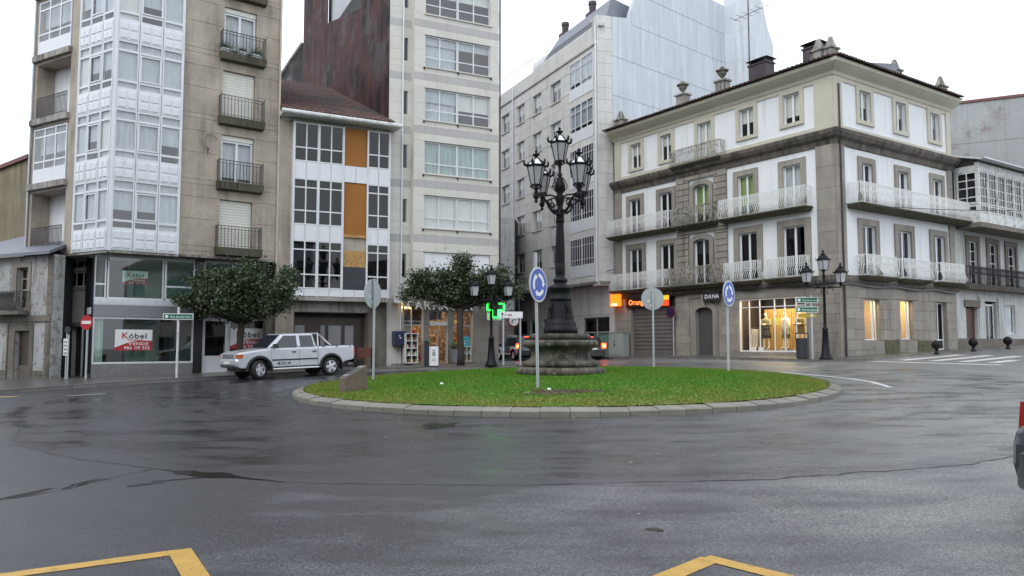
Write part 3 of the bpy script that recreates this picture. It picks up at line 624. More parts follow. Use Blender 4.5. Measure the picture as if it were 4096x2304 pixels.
# estate agent boards
def estate(F, u0, u1, z0, z1, w, label, pole=False):
    W, H = u1-u0, z1-z0; t = thing('estate_agent_board', label, 'sign', F @ T(u0, w, z0), 'for-sale boards in the shop windows'); Fp = F @ T(u0, w, z0)
    put('board_plate', MB().box(0, W, 0, .02, 0, H).mesh('board_plate', SIGNW), t, Fp)
    top = [(W*i/10, H*(.13+.34*math.sin(math.pi*.5*min(1, i/7.0)))) for i in range(11)]
    put('red_wedge', MB().prism([(W, 0), (0, 0)][::-1]+top[::-1], -.004, 0, 'y').mesh('red_wedge', REDB), t, Fp)
    s = H
    text('letter', 'K', s*.40, REDB, t, Fp @ T(W*.17, -.006, H*.58), .003, sx=1.15); letters('óbel', s*.36, TXTD, t, Fp @ T(W*.36, -.006, H*.58), .003, sx=1.2)
    text('lettering', 'Inmobiliaria', s*.115, REDB, t, Fp @ T(W*.34, -.006, H*.475), .002, sx=1.15)
    letters('VENDE', s*.20, TXTW, t, Fp @ T(W*.36, -.008, H*.25), .003, sx=1.35); letters('986 119 525', s*.21, TXTW, t, Fp @ T(W*.24, -.008, H*.05), .003, sx=1.08)
    if pole: put('pole', MB().tube([(W*.5, .03, 0), (W*.5, .03, -.65)], .012).mesh('pole', RAIL), t, Fp)
estate(FR, .54, 2.09, 1.77, 2.70, .86, 'white and red for-sale board in the wide lower shop window')
estate(FR, .80, 1.86, 4.73, 5.36, 1.05, 'small for-sale board on a stick in the upper floor window', True)
estate(FR, 5.60, 7.22, 1.82, 2.82, .86, 'for-sale board behind the tree trunk and pickup bonnet')
# ------------------------------------------------------------------ narrow house with the white gallery
FN = fac((-11, 38.5), (.896, .444))
Nb = thing('gallery_house', 'narrow house with white window gallery and ochre boarded panels under a tiled roof', 'building', FN @ T(0, 0, .6))
core('inner_wall', Nb, [xy(FN, -.4, 1.0), xy(FN, 5.2, 1.0), xy(FN, 5.2, 16), xy(FN, -.4, 16)], 3.4, 13.3)
bx('side_wall', Nb, FN, -.45, .2, .3, 1.0, .5, 13.2, TAN)
NZ = [(4.80, 7.18), (7.97, 10.28), (11.14, 13.10)]      # glazed bands
NS_ = [(4.42, 4.80), (7.18, 7.97), (10.28, 11.14)]      # white spandrels
cols = [(.24, 1.44), (1.47, 2.70), (3.98, 5.14)]
for fl, (z0, z1) in enumerate(NZ):
    for (a, c) in cols:
        mid = (a+c)/2; tr = z0+.70; top = z1-.45
        if fl < 2:
            window(Nb, FN, a, c, z0, z1, 0, (mid,), (tr, top), .055, .06, .08, gm=GLD, name='gallery_window')
        else: window(Nb, FN, a, c, z0, z1, 0, (mid,), (tr,), .055, .06, .08, gm=GLD, name='gallery_window')
    zs0, zs1 = NS_[fl]
    for (a, c) in ((.24, .83), (.85, 1.44), (1.47, 2.07), (2.09, 2.70), (2.76, 3.35), (3.37, 3.94), (3.98, 4.55), (4.57, 5.14)):
        if fl == 1 and 2.7 < a < 3.96: continue
        bx('white_panel', Nb, FN, a, c, .01, .05, zs0+.01, zs1-.01, WPVC)
for u in (.20, 1.425, 2.69, 3.94, 5.12): bx('gallery_post', Nb, FN, u, u+.06, -.035, .10, 4.40, 13.12, WPVC)
bx('boarding', Nb, FN, 2.75, 3.93, .06, .10, 11.15, 13.1, ORANGE, label='ochre painted boarding'); bx('boarding', Nb, FN, 2.75, 3.93, .06, .10, 7.62, 10.27, ORANGE, label='ochre painted boarding')
bx('ledge', Nb, FN, 2.75, 3.93, -.03, .10, 7.45, 7.60, OSB); bx('boarding', Nb, FN, 2.75, 3.93, .07, .10, 6.78, 7.44, TAN)
bx('boarding', Nb, FN, 2.75, 3.93, .05, .10, 5.96, 6.78, OSB, label='raw chipboard sheet'); bx('boarding', Nb, FN, 2.75, 3.93, .06, .10, 4.81, 5.955, BOARDBLK, label='black board sheet')
bx('gallery_side', Nb, FN, .18, .24, .10, .6, 4.4, 13.1, WPVC)
bx('gallery_floor', Nb, FN, .1, 5.2, -.10, .9, 4.20, 4.40, CONC); bx('gallery_floor', Nb, FN, .1, 5.2, .11, 1, 13.12, 13.3, CONC)
for z in (7.0, 10.1): bx('inner_floor', Nb, FN, .3, 5.1, .2, 1, z, z+.25, DARKIN)
put('gutter', MB().tube([(-.5, -.62, 13.42), (5.6, -.62, 13.36)], .11, 8).mesh('gutter', WOLD), Nb, FN)
put('eave', MB().hexa([(-.45,-.6,13.30),(5.55,-.6,13.26),(5.55,.4,13.30),(-.45,.4,13.34)], [(-.45,-.6,13.40),(5.55,-.6,13.36),(5.55,.4,13.62),(-.45,.4,13.66)]).mesh('eave', WOLD), Nb, FN)
roof = put('roof', MB().hexa([(-.42,-.55,13.42),(5.24,-.55,13.42),(5.24,15.3,20.1),(-.42,15.3,20.1)], [(-.42,-.57,13.47),(5.24,-.57,13.47),(5.24,15.3,20.15),(-.42,15.3,20.15)]).mesh('roof', TILED), Nb, FN)
sl = math.atan2(20.15-13.47, 15.87); tw = .235; tl = .42
def tilemesh(L, w0, w1):
    b = MB(); n_ = 6; vs = []
    for e, ww in ((0, w0), (L, w1)):
        for j in range(n_+1):
            a = math.pi*j/n_; vs.append((ww*.5*math.cos(a), e, ww*.42*math.sin(a)+.012*(1 if e == 0 else 0)))
    return b.add(vs, [(j, j+1, n_+2+j, n_+1+j) for j in range(n_)]+[tuple(range(n_+1))])
TM = tilemesh(tl*1.15, tw*.92, tw*.78).mesh('roof_tile', TILE)
RM = FN @ T(0, -.60, 13.49) @ RX(sl); rest = MB(); vis = 0
for r in range(40):
    for c in range(35):
        u = 5.12-c*tw
        if u < -.45: continue
        if r < 12: put('roof_tile', TM, roof, RM @ T(u+random.uniform(-.01, .01), r*tl, random.uniform(0, .012)) @ RZ(random.uniform(-.02, .02)))
        else:
            o = (u+random.uniform(-.01, .01), r*tl, random.uniform(0, .015)); vs = [(v[0]+o[0], v[1]+o[1], v[2]+o[2]) for v in tilemesh(tl*1.15, tw*.92, tw*.78).v]
            rest.add(vs, [(j, j+1, 8+j, 7+j) for j in range(6)]+[tuple(range(7))])
put('roof_tiles', rest.mesh('roof_tiles', TILE), roof, RM, kind='stuff')
# ground floor of the gallery house
FNg = FN @ T(0, .5, 0)
DOORW = mat('old_dark_wood', (.055, .035, .028), .5, .2)
put('wall', wall(-.9, 5.25, .3, 4.25, [(.5, 4.15, .3, 3.62)], 0, .55, .5).mesh('wall', STONED), Nb, FNg)
bx('lintel', Nb, FNg, .4, 4.3, -.10, .0, 3.66, 4.20, CONC)
bx('pilaster', Nb, FNg, -.35, .44, -.12, 0, .3, 4.2, TAN); bx('pilaster', Nb, FNg, 4.2, 5.2, -.08, 0, .3, 3.6, STONED)
bx('entrance_wall', Nb, FNg, .5, 4.15, .5, .55, .3, 3.62, DOORW)
for a, c in ((.62, 1.1), (1.9, 2.12), (2.3, 2.95), (3.15, 3.6)): bx('door_panel', Nb, FNg, a, c, .46, .5, 1.0, 3.0, mat('dull_glass_panel', (.26, .26, .27), .25, .1))
core('inner_wall', Nb, [xy(FNg, -.8, .6), xy(FNg, 5.2, .6), xy(FNg, 5.2, 4), xy(FNg, -.8, 4)], .3, 4.2)
bx('house_plate', Nb, FNg, .05, .2, -.14, -.12, 2.85, 3.05, REDB)
# ------------------------------------------------------------------ pharmacy tower
Mb = thing('pharmacy_tower', 'pale stone-clad apartment tower with wide windows above the pharmacy', 'building', FN @ T(6.45, 0, .9))
MS = [19.90, 16.98, 14.06, 11.14, 8.22]                    # sills
mh = [(7.05, 10.93, s, s+1.77) for s in MS]+[(7.05, 10.93, 4.55, 6.93)]
gh = [(6.02, 7.08, 1.0, 4.05), (7.40, 8.46, 1.0, 3.84), (8.80, 9.90, 1.0, 3.84)]
put('wall', wall(6.45, 11.46, .5, 24, mh+gh, .03, .28, 1.0).mesh('wall', CLAD), Mb, FN)
bands = [(16.23, 16.62), (13.31, 13.70), (10.39, 10.78), (7.45, 7.84), (19.15, 19.54)]
zs = sorted({4.45, 24.0, *[q for bnd in bands for q in bnd], *[s for s in MS], *[s+.9 for s in MS], 5.1, 5.75, 6.35, 6.95, 22.4, 23.2})
def mcol(z): return CLADG if any(a < z < b for a, b in bands) else CLAD
slabs(Mb, FN, 6.45, 11.46, zs, 1.25, mh, CLAD, w=.03, t=.03, gap=.008, mfun=mcol)
# recessed strip towards the gallery house
nh = [(6.02, 6.24, 17.3-2.93*k, 18.56-2.93*k) for k in range(-1, 5)]
put('wall', wall(5.22, 6.47, .5, 24, nh, .48, .2, .5).mesh('wall', CLAD), Mb, FN)
slabs(Mb, FN, 5.22, 6.47, zs, 2.0, nh, CLAD, w=.48, t=.03, gap=.008, mfun=mcol, stag=False)
for h in nh: window(Mb, FN, *h, w=.56, fw=.03, bar=.03, gm=GLD, name='slit_window', fm=CLADG)
put('downpipe', MB().tube([(5.95, .38, 1), (5.95, .38, 23.8)], .045, 8).mesh('downpipe', WPVC), Mb, FN)
put('downpipe', MB().tube([(11.52, .0, 5), (11.52, .0, 23.8)], .05, 8).mesh('downpipe', RUST), Mb, FN)
for k, s in enumerate(MS):
    bl = [(SHUT, .35), (CURT, .25), (CURT, .4), (CURTG, 1), (SHUT, 1)][k]
    for j, (a, c, m_) in enumerate(((7.06, 8.96, 7.93), (8.98, 10.92, 9.93))):
        window(Mb, FN, a, c, s+.02, s+1.75, .10, (m_,), (s+.58,), .05, .055, .06, gm=GLB, name='window', blind=bl if not (k == 2 and j == 1) else (SHUT, .55), bw=.14)
    bx('sill', Mb, FN, 6.98, 11.0, -.08, .12, s-.05, s+.015, CLAD)
    if bl[0] is CURT:
        bx('curtain', Mb, FN, 7.1, 8.9, .32, .34, s+.05, s+1.7, CURT)
for s in MS[1:]:
    for u in (7.0, 8.97, 10.95): bx('rust_bracket', Mb, FN, u-.04, u+.04, -.06, 0, s-.17, s-.06, mat('rusty', (.05, .02, .012), .8))
bx('panel_shutter', Mb, FN, 7.06, 10.92, .1, .13, 4.55, 6.92, WPAINT)
core('inner_wall', Mb, [xy(FN, 5.3, 1.05), xy(FN, 11.4, 1.05), xy(FN, 11.4, 14), xy(FN, 5.3, 14)], 4.4, 23.9, DARKIN)
put('side_wall', MB().box(11.40, 11.46, 1.04, 14, .5, 23.95).mesh('side_wall', CLAD), Mb, FN)
# maroon corrugated party wall
prof = [(.5, 3), (.5, 30), (6.07, 30), (6.07, 22.2), (14.9, 24.6), (14.9, 31), (23, 31), (23, 3)]
put('sheet_wall', MB().prism([(w_, z_) for w_, z_ in prof], 5.205, 5.215, 'x').mesh('sheet_wall', MAROON), Mb, FN)
b = MB(); w_ = .55
while w_ < 23:
    t0 = 30 if w_ < 6.07 else 22.2+(w_-6.07)*.2718 if w_ < 14.9 else 31
    b.box(5.16, 5.204, w_, w_+.11, 3, t0); w_ += .22
put('sheet_rib', b.mesh('sheet_rib', MAROON), Mb, FN, kind='stuff')
bx('upper_wall', Mb, FN, 5.5, 5.7, 5, 16, 18, 32, mat('pale_grey_wall', (.45, .46, .48), .8, .1))
# pharmacy front
PST = mat('pharmacy_stone', (.25, .225, .20), .7, .1, 1, rnd=.06)
slabs(Mb, FN, 5.95, 11.46, [.9, 1.6, 2.3, 3.0, 3.7, 4.42], 1.1, gh, PST, w=.03, t=.03, gap=.01, name='stone_panel')
WARM = mat('warm_lamp', (.9, .7, .4), emit=(1, .62, .25), es=5)
PHIN = mat('pharmacy_interior', (.14, .085, .045), .7, .5, 7, blot=((.8, .55, .25), .9, 6, .54)); PHD = mat('pharmacy_dark', (.06, .04, .04), .7, .4, 7)
for a, c, z1 in ((6.02, 7.08, 4.05), (8.80, 9.90, 3.84)):
    window(Mb, FN, a, c, 1.0, z1, .14, (), (3.05,), .05, .06, .06, gm=GL, fm=CLADG, name='shop_window')
window(Mb, FN, 7.40, 8.46, 1.0, 3.84, .14, (7.93,), (3.1,), .06, .05, .06, gm=GL, fm=CLADG, name='shop_door')
core('inner_wall', Mb, [xy(FN, 5.4, 3.2), xy(FN, 11.2, 3.2), xy(FN, 11.2, 4), xy(FN, 5.4, 4)], .7, 4.3, PHIN)
bx('ceiling', Mb, FN, 5.5, 11.3, .1, 3.2, 4.2, 4.4, WPAINT); bx('shop_floor', Mb, FN, 5.5, 11.3, .1, 3.2, .8, 1.05, GST); bx('inner_wall', Mb, FN, 5.4, 5.5, .5, 3.2, .9, 4.2, PHIN); bx('inner_wall', Mb, FN, 11.2, 11.3, .3, 3.2, .9, 4.2, PHIN)
bx('fascia_panel', Mb, FN, 6.06, 7.04, .3, .33, 3.1, 3.9, PHD); bx('fascia_panel', Mb, FN, 7.46, 8.2, .3, .33, 3.35, 3.8, mat('purple_panel', (.05, .03, .09), .5)); bx('door_header', Mb, FN, 7.42, 8.44, .02, .13, 3.05, 3.25, WHITEMET)
text('lettering', 'COSMETICA', .16, TXTW, Mb, FN @ T(6.12, .28, 3.2), .004)
for i, ch in enumerate('FARMACIA'): text('letter', ch, .62, SIGNW, Mb, FN @ T(6.12+i*.475, -.04, 3.88), .03)
for i in range(4):                                          # goods on shelves inside
    for j in range(9):
        u = random.choice((6.2, 7.5, 8.9))+random.uniform(0, .85); s = random.uniform(.06, .14)
        bx('goods', Mb, FN, u, u+s, 1.0+random.uniform(0, .8), 1.0+.9, 1.2+i*.48, 1.2+i*.48+random.uniform(.12, .3), random.choice([PHIN, SHUT, REDB, CURTL, WPVC, ORANGE]))
ml = bpy.data.lights.new('pharmacy_light', 'AREA'); ml.shape = 'RECTANGLE'; ml.size = 5; ml.size_y = 1.6; ml.energy = 90; ml.color = (1, .74, .5)
mlo = bpy.data.objects.new('pharmacy_light', ml); COL.objects.link(mlo); mlo.matrix_world = FN @ T(8.2, 1.8, 4.1)
# ------------------------------------------------------------------ corner building
RLF = fac((6.68, 52.79), (.566, -.824)); RRF = fac((16.15, 39.0), (.824, .566)); LL = 16.73; LR = 11.42
Rb = thing('corner_building', 'four storey corner building with white walls, granite trim and white iron balconies', 'building', RRF @ T(0, 0, 1.3))
def sweep(F, u0, u1, prof, m0, m1, m, name, par, closed=True):
    vs = [(u0+(w_ if m0 else 0), w_, z) for w_, z in prof]+[(u1-(w_ if m1 else 0), w_, z) for w_, z in prof]; k = len(prof)
    fs = [(i, (i+1) % k, (i+1) % k+k, i+k) for i in range(k if closed else k-1)]+[tuple(range(k))[::-1], tuple(range(k, 2*k))]
    return put(name, MB().add(vs, fs).mesh(name, m), par, F)
L1 = [(1.76, 2.94), (4.56, 5.73), (7.35, 8.60), (10.66, 11.90), (13.58, 14.90)]
L2 = [(1.81, 2.83), (4.56, 5.60), (7.42, 8.62), (10.66, 11.74), (13.67, 14.75)]
L3 = [(1.99, 2.93, 13.5, 15.1), (4.70, 5.62, 13.5, 15.1), (7.75, 8.80, 12.9, 15.15), (10.85, 11.85, 13.65, 15.22), (13.78, 14.79, 13.7, 15.28)]
hl = [(a, c, 5.58, 8.22) for a, c in L1]+[(a, c, 9.16, 11.46) for a, c in L2]+L3
put('wall', wall(.45, LL, 5.1, 15.9, hl, .03, .26, .9).mesh('wall', WPAINT), Rb, RLF)
R1 = [(2.14, 3.40), (5.52, 6.82), (9.08, 10.36)]; R2 = [(2.28, 3.26), (5.70, 6.68), (9.30, 10.28)]; R3 = [(2.26, 3.31), (5.68, 6.72), (9.24, 10.26)]
hr = [(a, c, 5.58, 8.17) for a, c in R1]+[(a, c, 9.16, 11.42) for a, c in R2]+[(a, c, 13.66, 15.25) for a, c in R3]
put('wall', wall(0, LR, 5.1, 15.9, hr, .03, .26, .9).mesh('wall', WPAINT), Rb, RRF)
core('inner_wall', Rb, [xy(RLF, .5, .95), inter(RLF, RRF, .95, .95), xy(RRF, LR-.05, .95), xy(RRF, LR-.05, 9), xy(RLF, .5, 10)], 5.2, 15.9)
put('side_wall', MB().box(LR-.05, LR, .95, 9, 1, 15.9).mesh('side_wall', STONED), Rb, RRF)
def surround(F, a, c, z0, z1, sw, m, sill=False, t=.05, label=None):
    q = MB(); q.box(a-sw, a, -t, .03, z0, z1+sw); q.box(c, c+sw, -t, .03, z0, z1+sw); q.box(a, c, -t, .03, z1, z1+sw)
    if sill: q.box(a-sw, c+sw, -t-.02, .03, z0-sw*.8, z0)
    return put('window_surround', q.mesh('window_surround', m), Rb, F)
def rwin(F, a, c, z0, z1, blind=None, gm=GLD): window(Rb, F, a+.01, c-.01, z0+.01, z1-.01, .14, ((a+c)/2,), (), .06, .13, .06, gm=gm, fm=WHITEMET, blind=blind, bw=.10)
for i, (a, c) in enumerate(L1):
    if i != 2: surround(RLF, a, c, 5.52, 8.22, .32 if i < 3 else .36, STONE)
    rwin(RLF, a, c, 5.58, 8.22, (CURT, .3) if i in (0, 2) else None)
for i, (a, c) in enumerate(L2):
    if i != 2: surround(RLF, a, c, 9.16, 11.46, .30, STONE)
    rwin(RLF, a, c, 9.16, 11.46, (CURTL, .75) if i in (2, 3) else ((CURT, .98) if i == 4 else None), gm=GL if i in (2, 3, 4) else GLD)
for i, (a, c, e, f) in enumerate(L3):
    surround(RLF, a, c, e, f, .24, CREAM, sill=i != 2); rwin(RLF, a, c, e, f, (SHUT, (.45, .4, .97, .5, .78)[i]), gm=GL)
for i, (a, c) in enumerate(R1): surround(RRF, a, c, 5.52, 8.17, .32, STONE); rwin(RRF, a, c, 5.58, 8.17, (CURT, (.98, .5, .98)[i]))
for i, (a, c) in enumerate(R2): surround(RRF, a, c, 9.16, 11.42, .30, STONE); rwin(RRF, a, c, 9.16, 11.42, (CURT, .98))
for i, (a, c) in enumerate(R3): surround(RRF, a, c, 13.66, 15.25, .26, CREAM, True); rwin(RRF, a, c, 13.66, 15.25, (SHUT, .5), gm=GL)
# stone piers: courses of single blocks
def pier(F, a, c, z0, z1, m, step=.52, t=.06, name='stone_block'):
    n_ = max(1, round((z1-z0)/step)); zs_ = lin(z0, z1, n_); slabs(Rb, F, a, c, zs_, c-a+1, [], m, w=.03, t=t+.03, gap=.012, name=name, stag=False)
pier(RLF, 15.66, LL, 5.5, 12.1, STONE, 1.1); pier(RRF, 0, .75, 5.5, 12.1, STONE, 1.1); pier(RLF, .45, 1.05, 5.5, 12.1, STONE, .8); pier(RRF, 11.42-.5, 11.42, 5.5, 12.1, STONE, 1.1)
pier(RLF, 15.66, LL, 12.9, 15.6, CREAM, 2.8); pier(RRF, 0, .70, 12.9, 15.6, CREAM, 2.8); pier(RLF, .45, 1.0, 12.9, 15.6, CREAM, 2.8); pier(RRF, 11.0, 11.42, 12.9, 15.6, CREAM, 2.8)
for F_, a, c in ((RLF, 1.0, 15.66), (RRF, .70, 11.0)):
    bx('cream_band', Rb, F_, a, c, -.03, .03, 12.85, 13.12, CREAM); bx('cream_band', Rb, F_, a, c, -.03, .03, 15.40, 15.62, CREAM)
sl_h = [(7.0, 8.95, 5.4, 8.60), (7.08, 8.94, 9.0, 11.85)]
slabs(Rb, RLF, 6.0, 9.9, lin(5.5, 12.1, 18), 1.3, sl_h, STONE, w=.03, t=.15, gap=.04, name='stone_block')
def arch(F, a, c, z0, z1, rise, sw, m, t=.14):
    mid, hw = (a+c)/2, (c-a)/2; n_ = 12; q = MB()
    q.box(a-sw, a, -t, .03, z0, z1-rise); q.box(c, c+sw, -t, .03, z0, z1-rise)
    inn = [(mid+hw*math.cos(math.pi*(1-i/n_)), z1-rise+rise*math.sin(math.pi*i/n_)) for i in range(n_+1)]
    out = [(mid+(hw+sw)*math.cos(math.pi*(1-i/n_)), z1-rise+(rise+sw)*math.sin(math.pi*i/n_)) for i in range(n_+1)]
    for i in range(n_): q.hexa([(inn[i][0],-t,inn[i][1]),(inn[i+1][0],-t,inn[i+1][1]),(inn[i+1][0],.03,inn[i+1][1]),(inn[i][0],.03,inn[i][1])], [(out[i][0],-t,out[i][1]),(out[i+1][0],-t,out[i+1][1]),(out[i+1][0],.03,out[i+1][1]),(out[i][0],.03,out[i][1])])
    # fill between the arch and the square head of the opening
    for i in range(n_):
        if i < n_/2 or True:
            zt = z1+.001
            q.hexa([(inn[i][0],.0,inn[i][1]),(inn[i+1][0],.0,inn[i+1][1]),(inn[i+1][0],.03,inn[i+1][1]),(inn[i][0],.03,inn[i][1])], [(inn[i][0],.0,zt+.02),(inn[i+1][0],.0,zt+.02),(inn[i+1][0],.03,zt+.02),(inn[i][0],.03,zt+.02)])
    return put('window_surround', q.mesh('window_surround', m), Rb, F)
arch(RLF, 7.35, 8.60, 5.5, 8.24, .22, .30, STONE); arch(RLF, 7.42, 8.62, 9.1, 11.48, .22, .28, STONE)
# cornices, string course, eaves
def both(prof, m, name, par=None):
    sweep(RLF, .3, LL, prof, False, True, m, name, par or Rb); sweep(RRF, 0, LR+.25, prof, True, False, m, name, par or Rb)
STAINED = mat('stained_cornice', (.15, .13, .11), .85, .3, 1.5, streak=((.03, .028, .024), .9, 4, .42), bump=.25, bsc=40)
both([(.03, 12.05), (-.05, 12.08), (-.10, 12.35), (-.30, 12.45), (-.42, 12.62), (-.46, 12.78), (-.36, 12.84), (.03, 12.86)], STAINED, 'cornice')
both([(.03, 5.05), (-.10, 5.10), (-.14, 5.28), (-.12, 5.50), (.03, 5.52)], STAINED, 'string_course')
both([(.03, 15.60), (-.08, 15.62), (-.14, 15.78), (-.42, 15.95), (-.62, 16.10), (-.64, 16.26), (.03, 16.28)], CREAM, 'eave_cornice')
rf = put('roof', None, Rb, RRF @ T(0, 0, 16.2))
for F_, u0, u1, m0, m1 in ((RLF, .1, LL, False, True), (RRF, 0, LR+.4, True, False)):
    sweep(F_, u0, u1, [(-.66, 16.27), (-.66, 16.31), (1.4, 16.86), (1.4, 16.27)], m0, m1, TILED, 'roof_slope', Rb)
    tm = cached('tmR', lambda: tilemesh(.55, .25, .2).mesh('eave_tile', TILED)); n_ = int((u1-u0+(.7 if m1 else .6))/.255); sg = math.atan2(.55, 2.06)
    for r in range(2):
        for i in range(n_):
            u = u0+.1+i*.255-(.6 if m0 else 0)
            if (m0 and u < -.66+r*.45) or (m1 and u > LL+.66-r*.45): continue
            put('eave_tile', tm, rf, F_ @ T(u+random.uniform(-.012, .012), -.82+r*.45, 16.29+r*.12+random.uniform(0, .015)) @ RX(sg))
sweep(RLF, .4, LL, [(1.2, 16.6), (1.2, 17.02), (1.5, 17.02), (1.5, 16.6)], False, True, WPAINT, 'parapet', Rb); sweep(RLF, .3, LL, [(1.12, 17.02), (1.12, 17.16), (1.7, 17.2), (1.7, 17.02)], False, True, SLATE, 'parapet_cap', Rb)
sweep(RLF, .3, LL, [(1.5, 16.3), (1.5, 16.6), (6, 17.4), (6, 16.3)], False, False, SLATE, 'roof_slope', Rb)
# chimneys, pinnacles, urns
def pinn(F, u, w_, z, s=1):
    q = MB(); a = .36*s; q.box(-a, a, -a*.7, a*.7, 0, .75); q.box(-a-.08, a+.08, -a*.7-.08, a*.7+.08, .75, .84)
    q.hexa([(-.26*s,-.22*s,.84),(.26*s,-.22*s,.84),(.26*s,.22*s,.84),(-.26*s,.22*s,.84)], [(-.07,-.07,1.42),(.07,-.07,1.42),(.07,.07,1.42),(-.07,.07,1.42)])
    return put('pinnacle', q.mesh('pinnacle', CONC), Rb, F @ T(u, w_, z))
def urn(u):
    p = put('urn_pedestal', MB().box(-.34, .34, -.26, .26, 0, .95).box(-.42, .42, -.34, .34, .95, 1.05).mesh('urn_pedestal', CONC), Rb, RLF @ T(u, .3, 16.35))
    put('urn', MB().lathe([(.16,0),(.18,.05),(.07,.12),(.09,.18),(.24,.36),(.27,.45),(.2,.5),(.36,.55),(.38,.6),(.15,.66),(.12,.72),(.14,.76),(.05,.84)], 16).mesh('urn', STONED, True), p, RLF @ T(u, .3, 17.40))
pinn(RLF, .65, .35, 16.35); urn(6.35); urn(9.45); pinn(RLF, 15.75, .35, 16.4, .95); pinn(RRF, .55, .4, 16.4, .9); pinn(RRF, 6.4, .35, 16.4, .95); pinn(RRF, 11.3, .35, 16.4, .95)
for u, a, h in ((10.2, .62, 19.0), (13.8, .5, 18.85)):
    ch = put('chimney', MB().box(-a, a, -.4, .4, 0, h-17.4).mesh('chimney', RUST), Rb, RLF @ T(u, 2.9, 17.0))
    put('chimney_cap', MB().box(-a-.06, a+.06, -.46, .46, h-17.4, h-17.32).box(-a*.9, -a*.9+.06, -.4, .4, h-17.3, h-17.1).box(a*.9-.06, a*.9, -.4, .4, h-17.3, h-17.1).hexa([(-a-.16,-.52,h-17.1),(a+.16,-.52,h-17.1),(a+.16,.52,h-17.1),(-a-.16,.52,h-17.1)], [(-a*.2,-.1,h-16.9),(a*.2,-.1,h-16.9),(a*.2,.1,h-16.9),(-a*.2,.1,h-16.9)]).mesh('chimney_cap', RUST), ch, RLF @ T(u, 2.9, 17.0))
# balconies with bellied iron railings
WIRON = mat('white_ironwork', (.78, .79, .78), .5, .1, 4, blot=((.3, .27, .22), .7, 6, .6)); GIRON = mat('dirty_ironwork', (.40, .38, .34), .6, .3, 4, blot=((.08, .07, .05), .85, 5, .48))
def ornate(W, proj, h, step=.125, belly=.13):
    q = MB(); r = .014
    pr = [(0, .04), (belly*.7, .10), (belly, .20), (belly*.8, .32), (belly*.25, .44), (0, .55), (0, h)]
    def bal(px, py, dx, dy): q.tube([(px+dx*o, py+dy*o, z) for o, z in pr], r, 4, cap=False)
    def oval(px, py, tx, ty):
        q.tube([(px+tx*.042*math.cos(a), py+ty*.042*math.cos(a), (h+.55)/2+(h-.6)*.46*math.sin(a)) for a in [i*math.pi/4 for i in range(8)]], .009, 4, closed=True)
    n_ = int(W/step); n2 = max(1, int(proj/step))
    for i in range(n_+1):
        u = W*i/n_; bal(u, -proj, 0, -1)
        if i < n_: oval(u+W/n_/2, -proj, 1, 0)
    for i in range(1, n2):
        y = -proj+proj*i/n2; bal(0, y, -1, 0); bal(W, y, 1, 0); oval(0, y+proj/n2/2, 0, 1); oval(W, y+proj/n2/2, 0, 1)
    for z, t in ((h, .022), (.55, .014), (.03, .014), (h-.05, .01)):
        q.tube([(0, 0, z), (0, -proj, z), (W, -proj, z), (W, 0, z)], t, 4)
    return q
def balcony(F, u0, u1, z, proj, h=1.05, m=None, slab=None, deep=.22):
    q = MB(); W = u1-u0
    q.hexa([(.06,-proj*.75,-deep),(W-.06,-proj*.75,-deep),(W-.06,.03,-deep),(.06,.03,-deep)], [(-.05,-proj-.08,-.06),(W+.05,-proj-.08,-.06),(W+.05,.03,-.06),(-.05,.03,-.06)]); q.box(-.05, W+.05, -proj-.08, .03, -.06, .0)
    o = put('balcony', q.mesh('balcony_slab', slab or MOSS), Rb, F @ T(u0, 0, z)); put('railing', ornate(W, proj, h).mesh('railing', m or WIRON), o, F @ T(u0, 0, z)); return o
balcony(RLF, .3, 5.9, 9.14, .62, m=WIRON); balcony(RLF, 6.2, 9.3, 9.12, .62, m=GIRON); balcony(RLF, 9.75, 15.35, 9.10, .62, m=WIRON)
balcony(RLF, .5, 5.65, 5.56, .55, m=WIRON); balcony(RLF, 5.75, 9.85, 5.54, .60, m=GIRON); balcony(RLF, 10.0, 12.2, 5.52, .55); balcony(RLF, 12.75, 15.2, 5.52, .55)
balcony(RLF, 6.0, 9.8, 12.80, .55, .95, m=GIRON)
balcony(RRF, .95, 11.9, 9.12, .75, m=WIRON)
for a, c in ((1.6, 4.35), (5.1, 7.75), (8.75, 11.4)): balcony(RRF, a, c, 5.52, .55)
put('satellite_dish', MB().lathe([(.0,0),(.15,.02),(.28,.08),(.3,.1),(.28,.1),(.1,.04)], 16).mesh('satellite_dish', SIGNW, True), None, RRF @ T(2.6, -.6, 5.75) @ RX(R(60)) @ RY(R(30)), 'small white satellite dish on the right street balcony', 'dish')
# ground floor masonry
gl = [(1.84, 5.76, .8, 5.1), (7.42, 8.72, .8, 4.2), (10.50, 14.85, 1.63, 4.55)]
put('wall', wall(.45, LL, .8, 5.1, gl, .03, .3, .6).mesh('wall', STONE), Rb, RLF)
ex = [(6.9, 9.25, .8, 4.75)]
slabs(Rb, RLF, .45, LL, [1.0, 1.63, 2.12, 2.62, 3.1, 3.58, 4.06, 4.55, 5.08], 1.15, gl+ex, STONE, w=.03, t=.06, gap=.014, name='stone_block')
arch(RLF, 7.42, 8.72, 1.1, 4.22, .3, .36, STONE, t=.09)
bx('keystone', Rb, RLF, 7.92, 8.22, -.16, .03, 4.2, 4.95, STONE)
gr_ = [(2.09, 3.52, 2.25, 4.36), (5.46, 6.72, 2.30, 4.42), (9.10, 10.28, .8, 4.42)]
put('wall', wall(0, LR, .8, 5.1, gr_, .03, .3, .6).mesh('wall', STONE), Rb, RRF)
slabs(Rb, RRF, 0, LR, [1.2, 1.75, 2.27, 2.8, 3.33, 3.86, 4.4, 5.08], 1.2, gr_, STONE, w=.03, t=.06, gap=.012, name='stone_block')
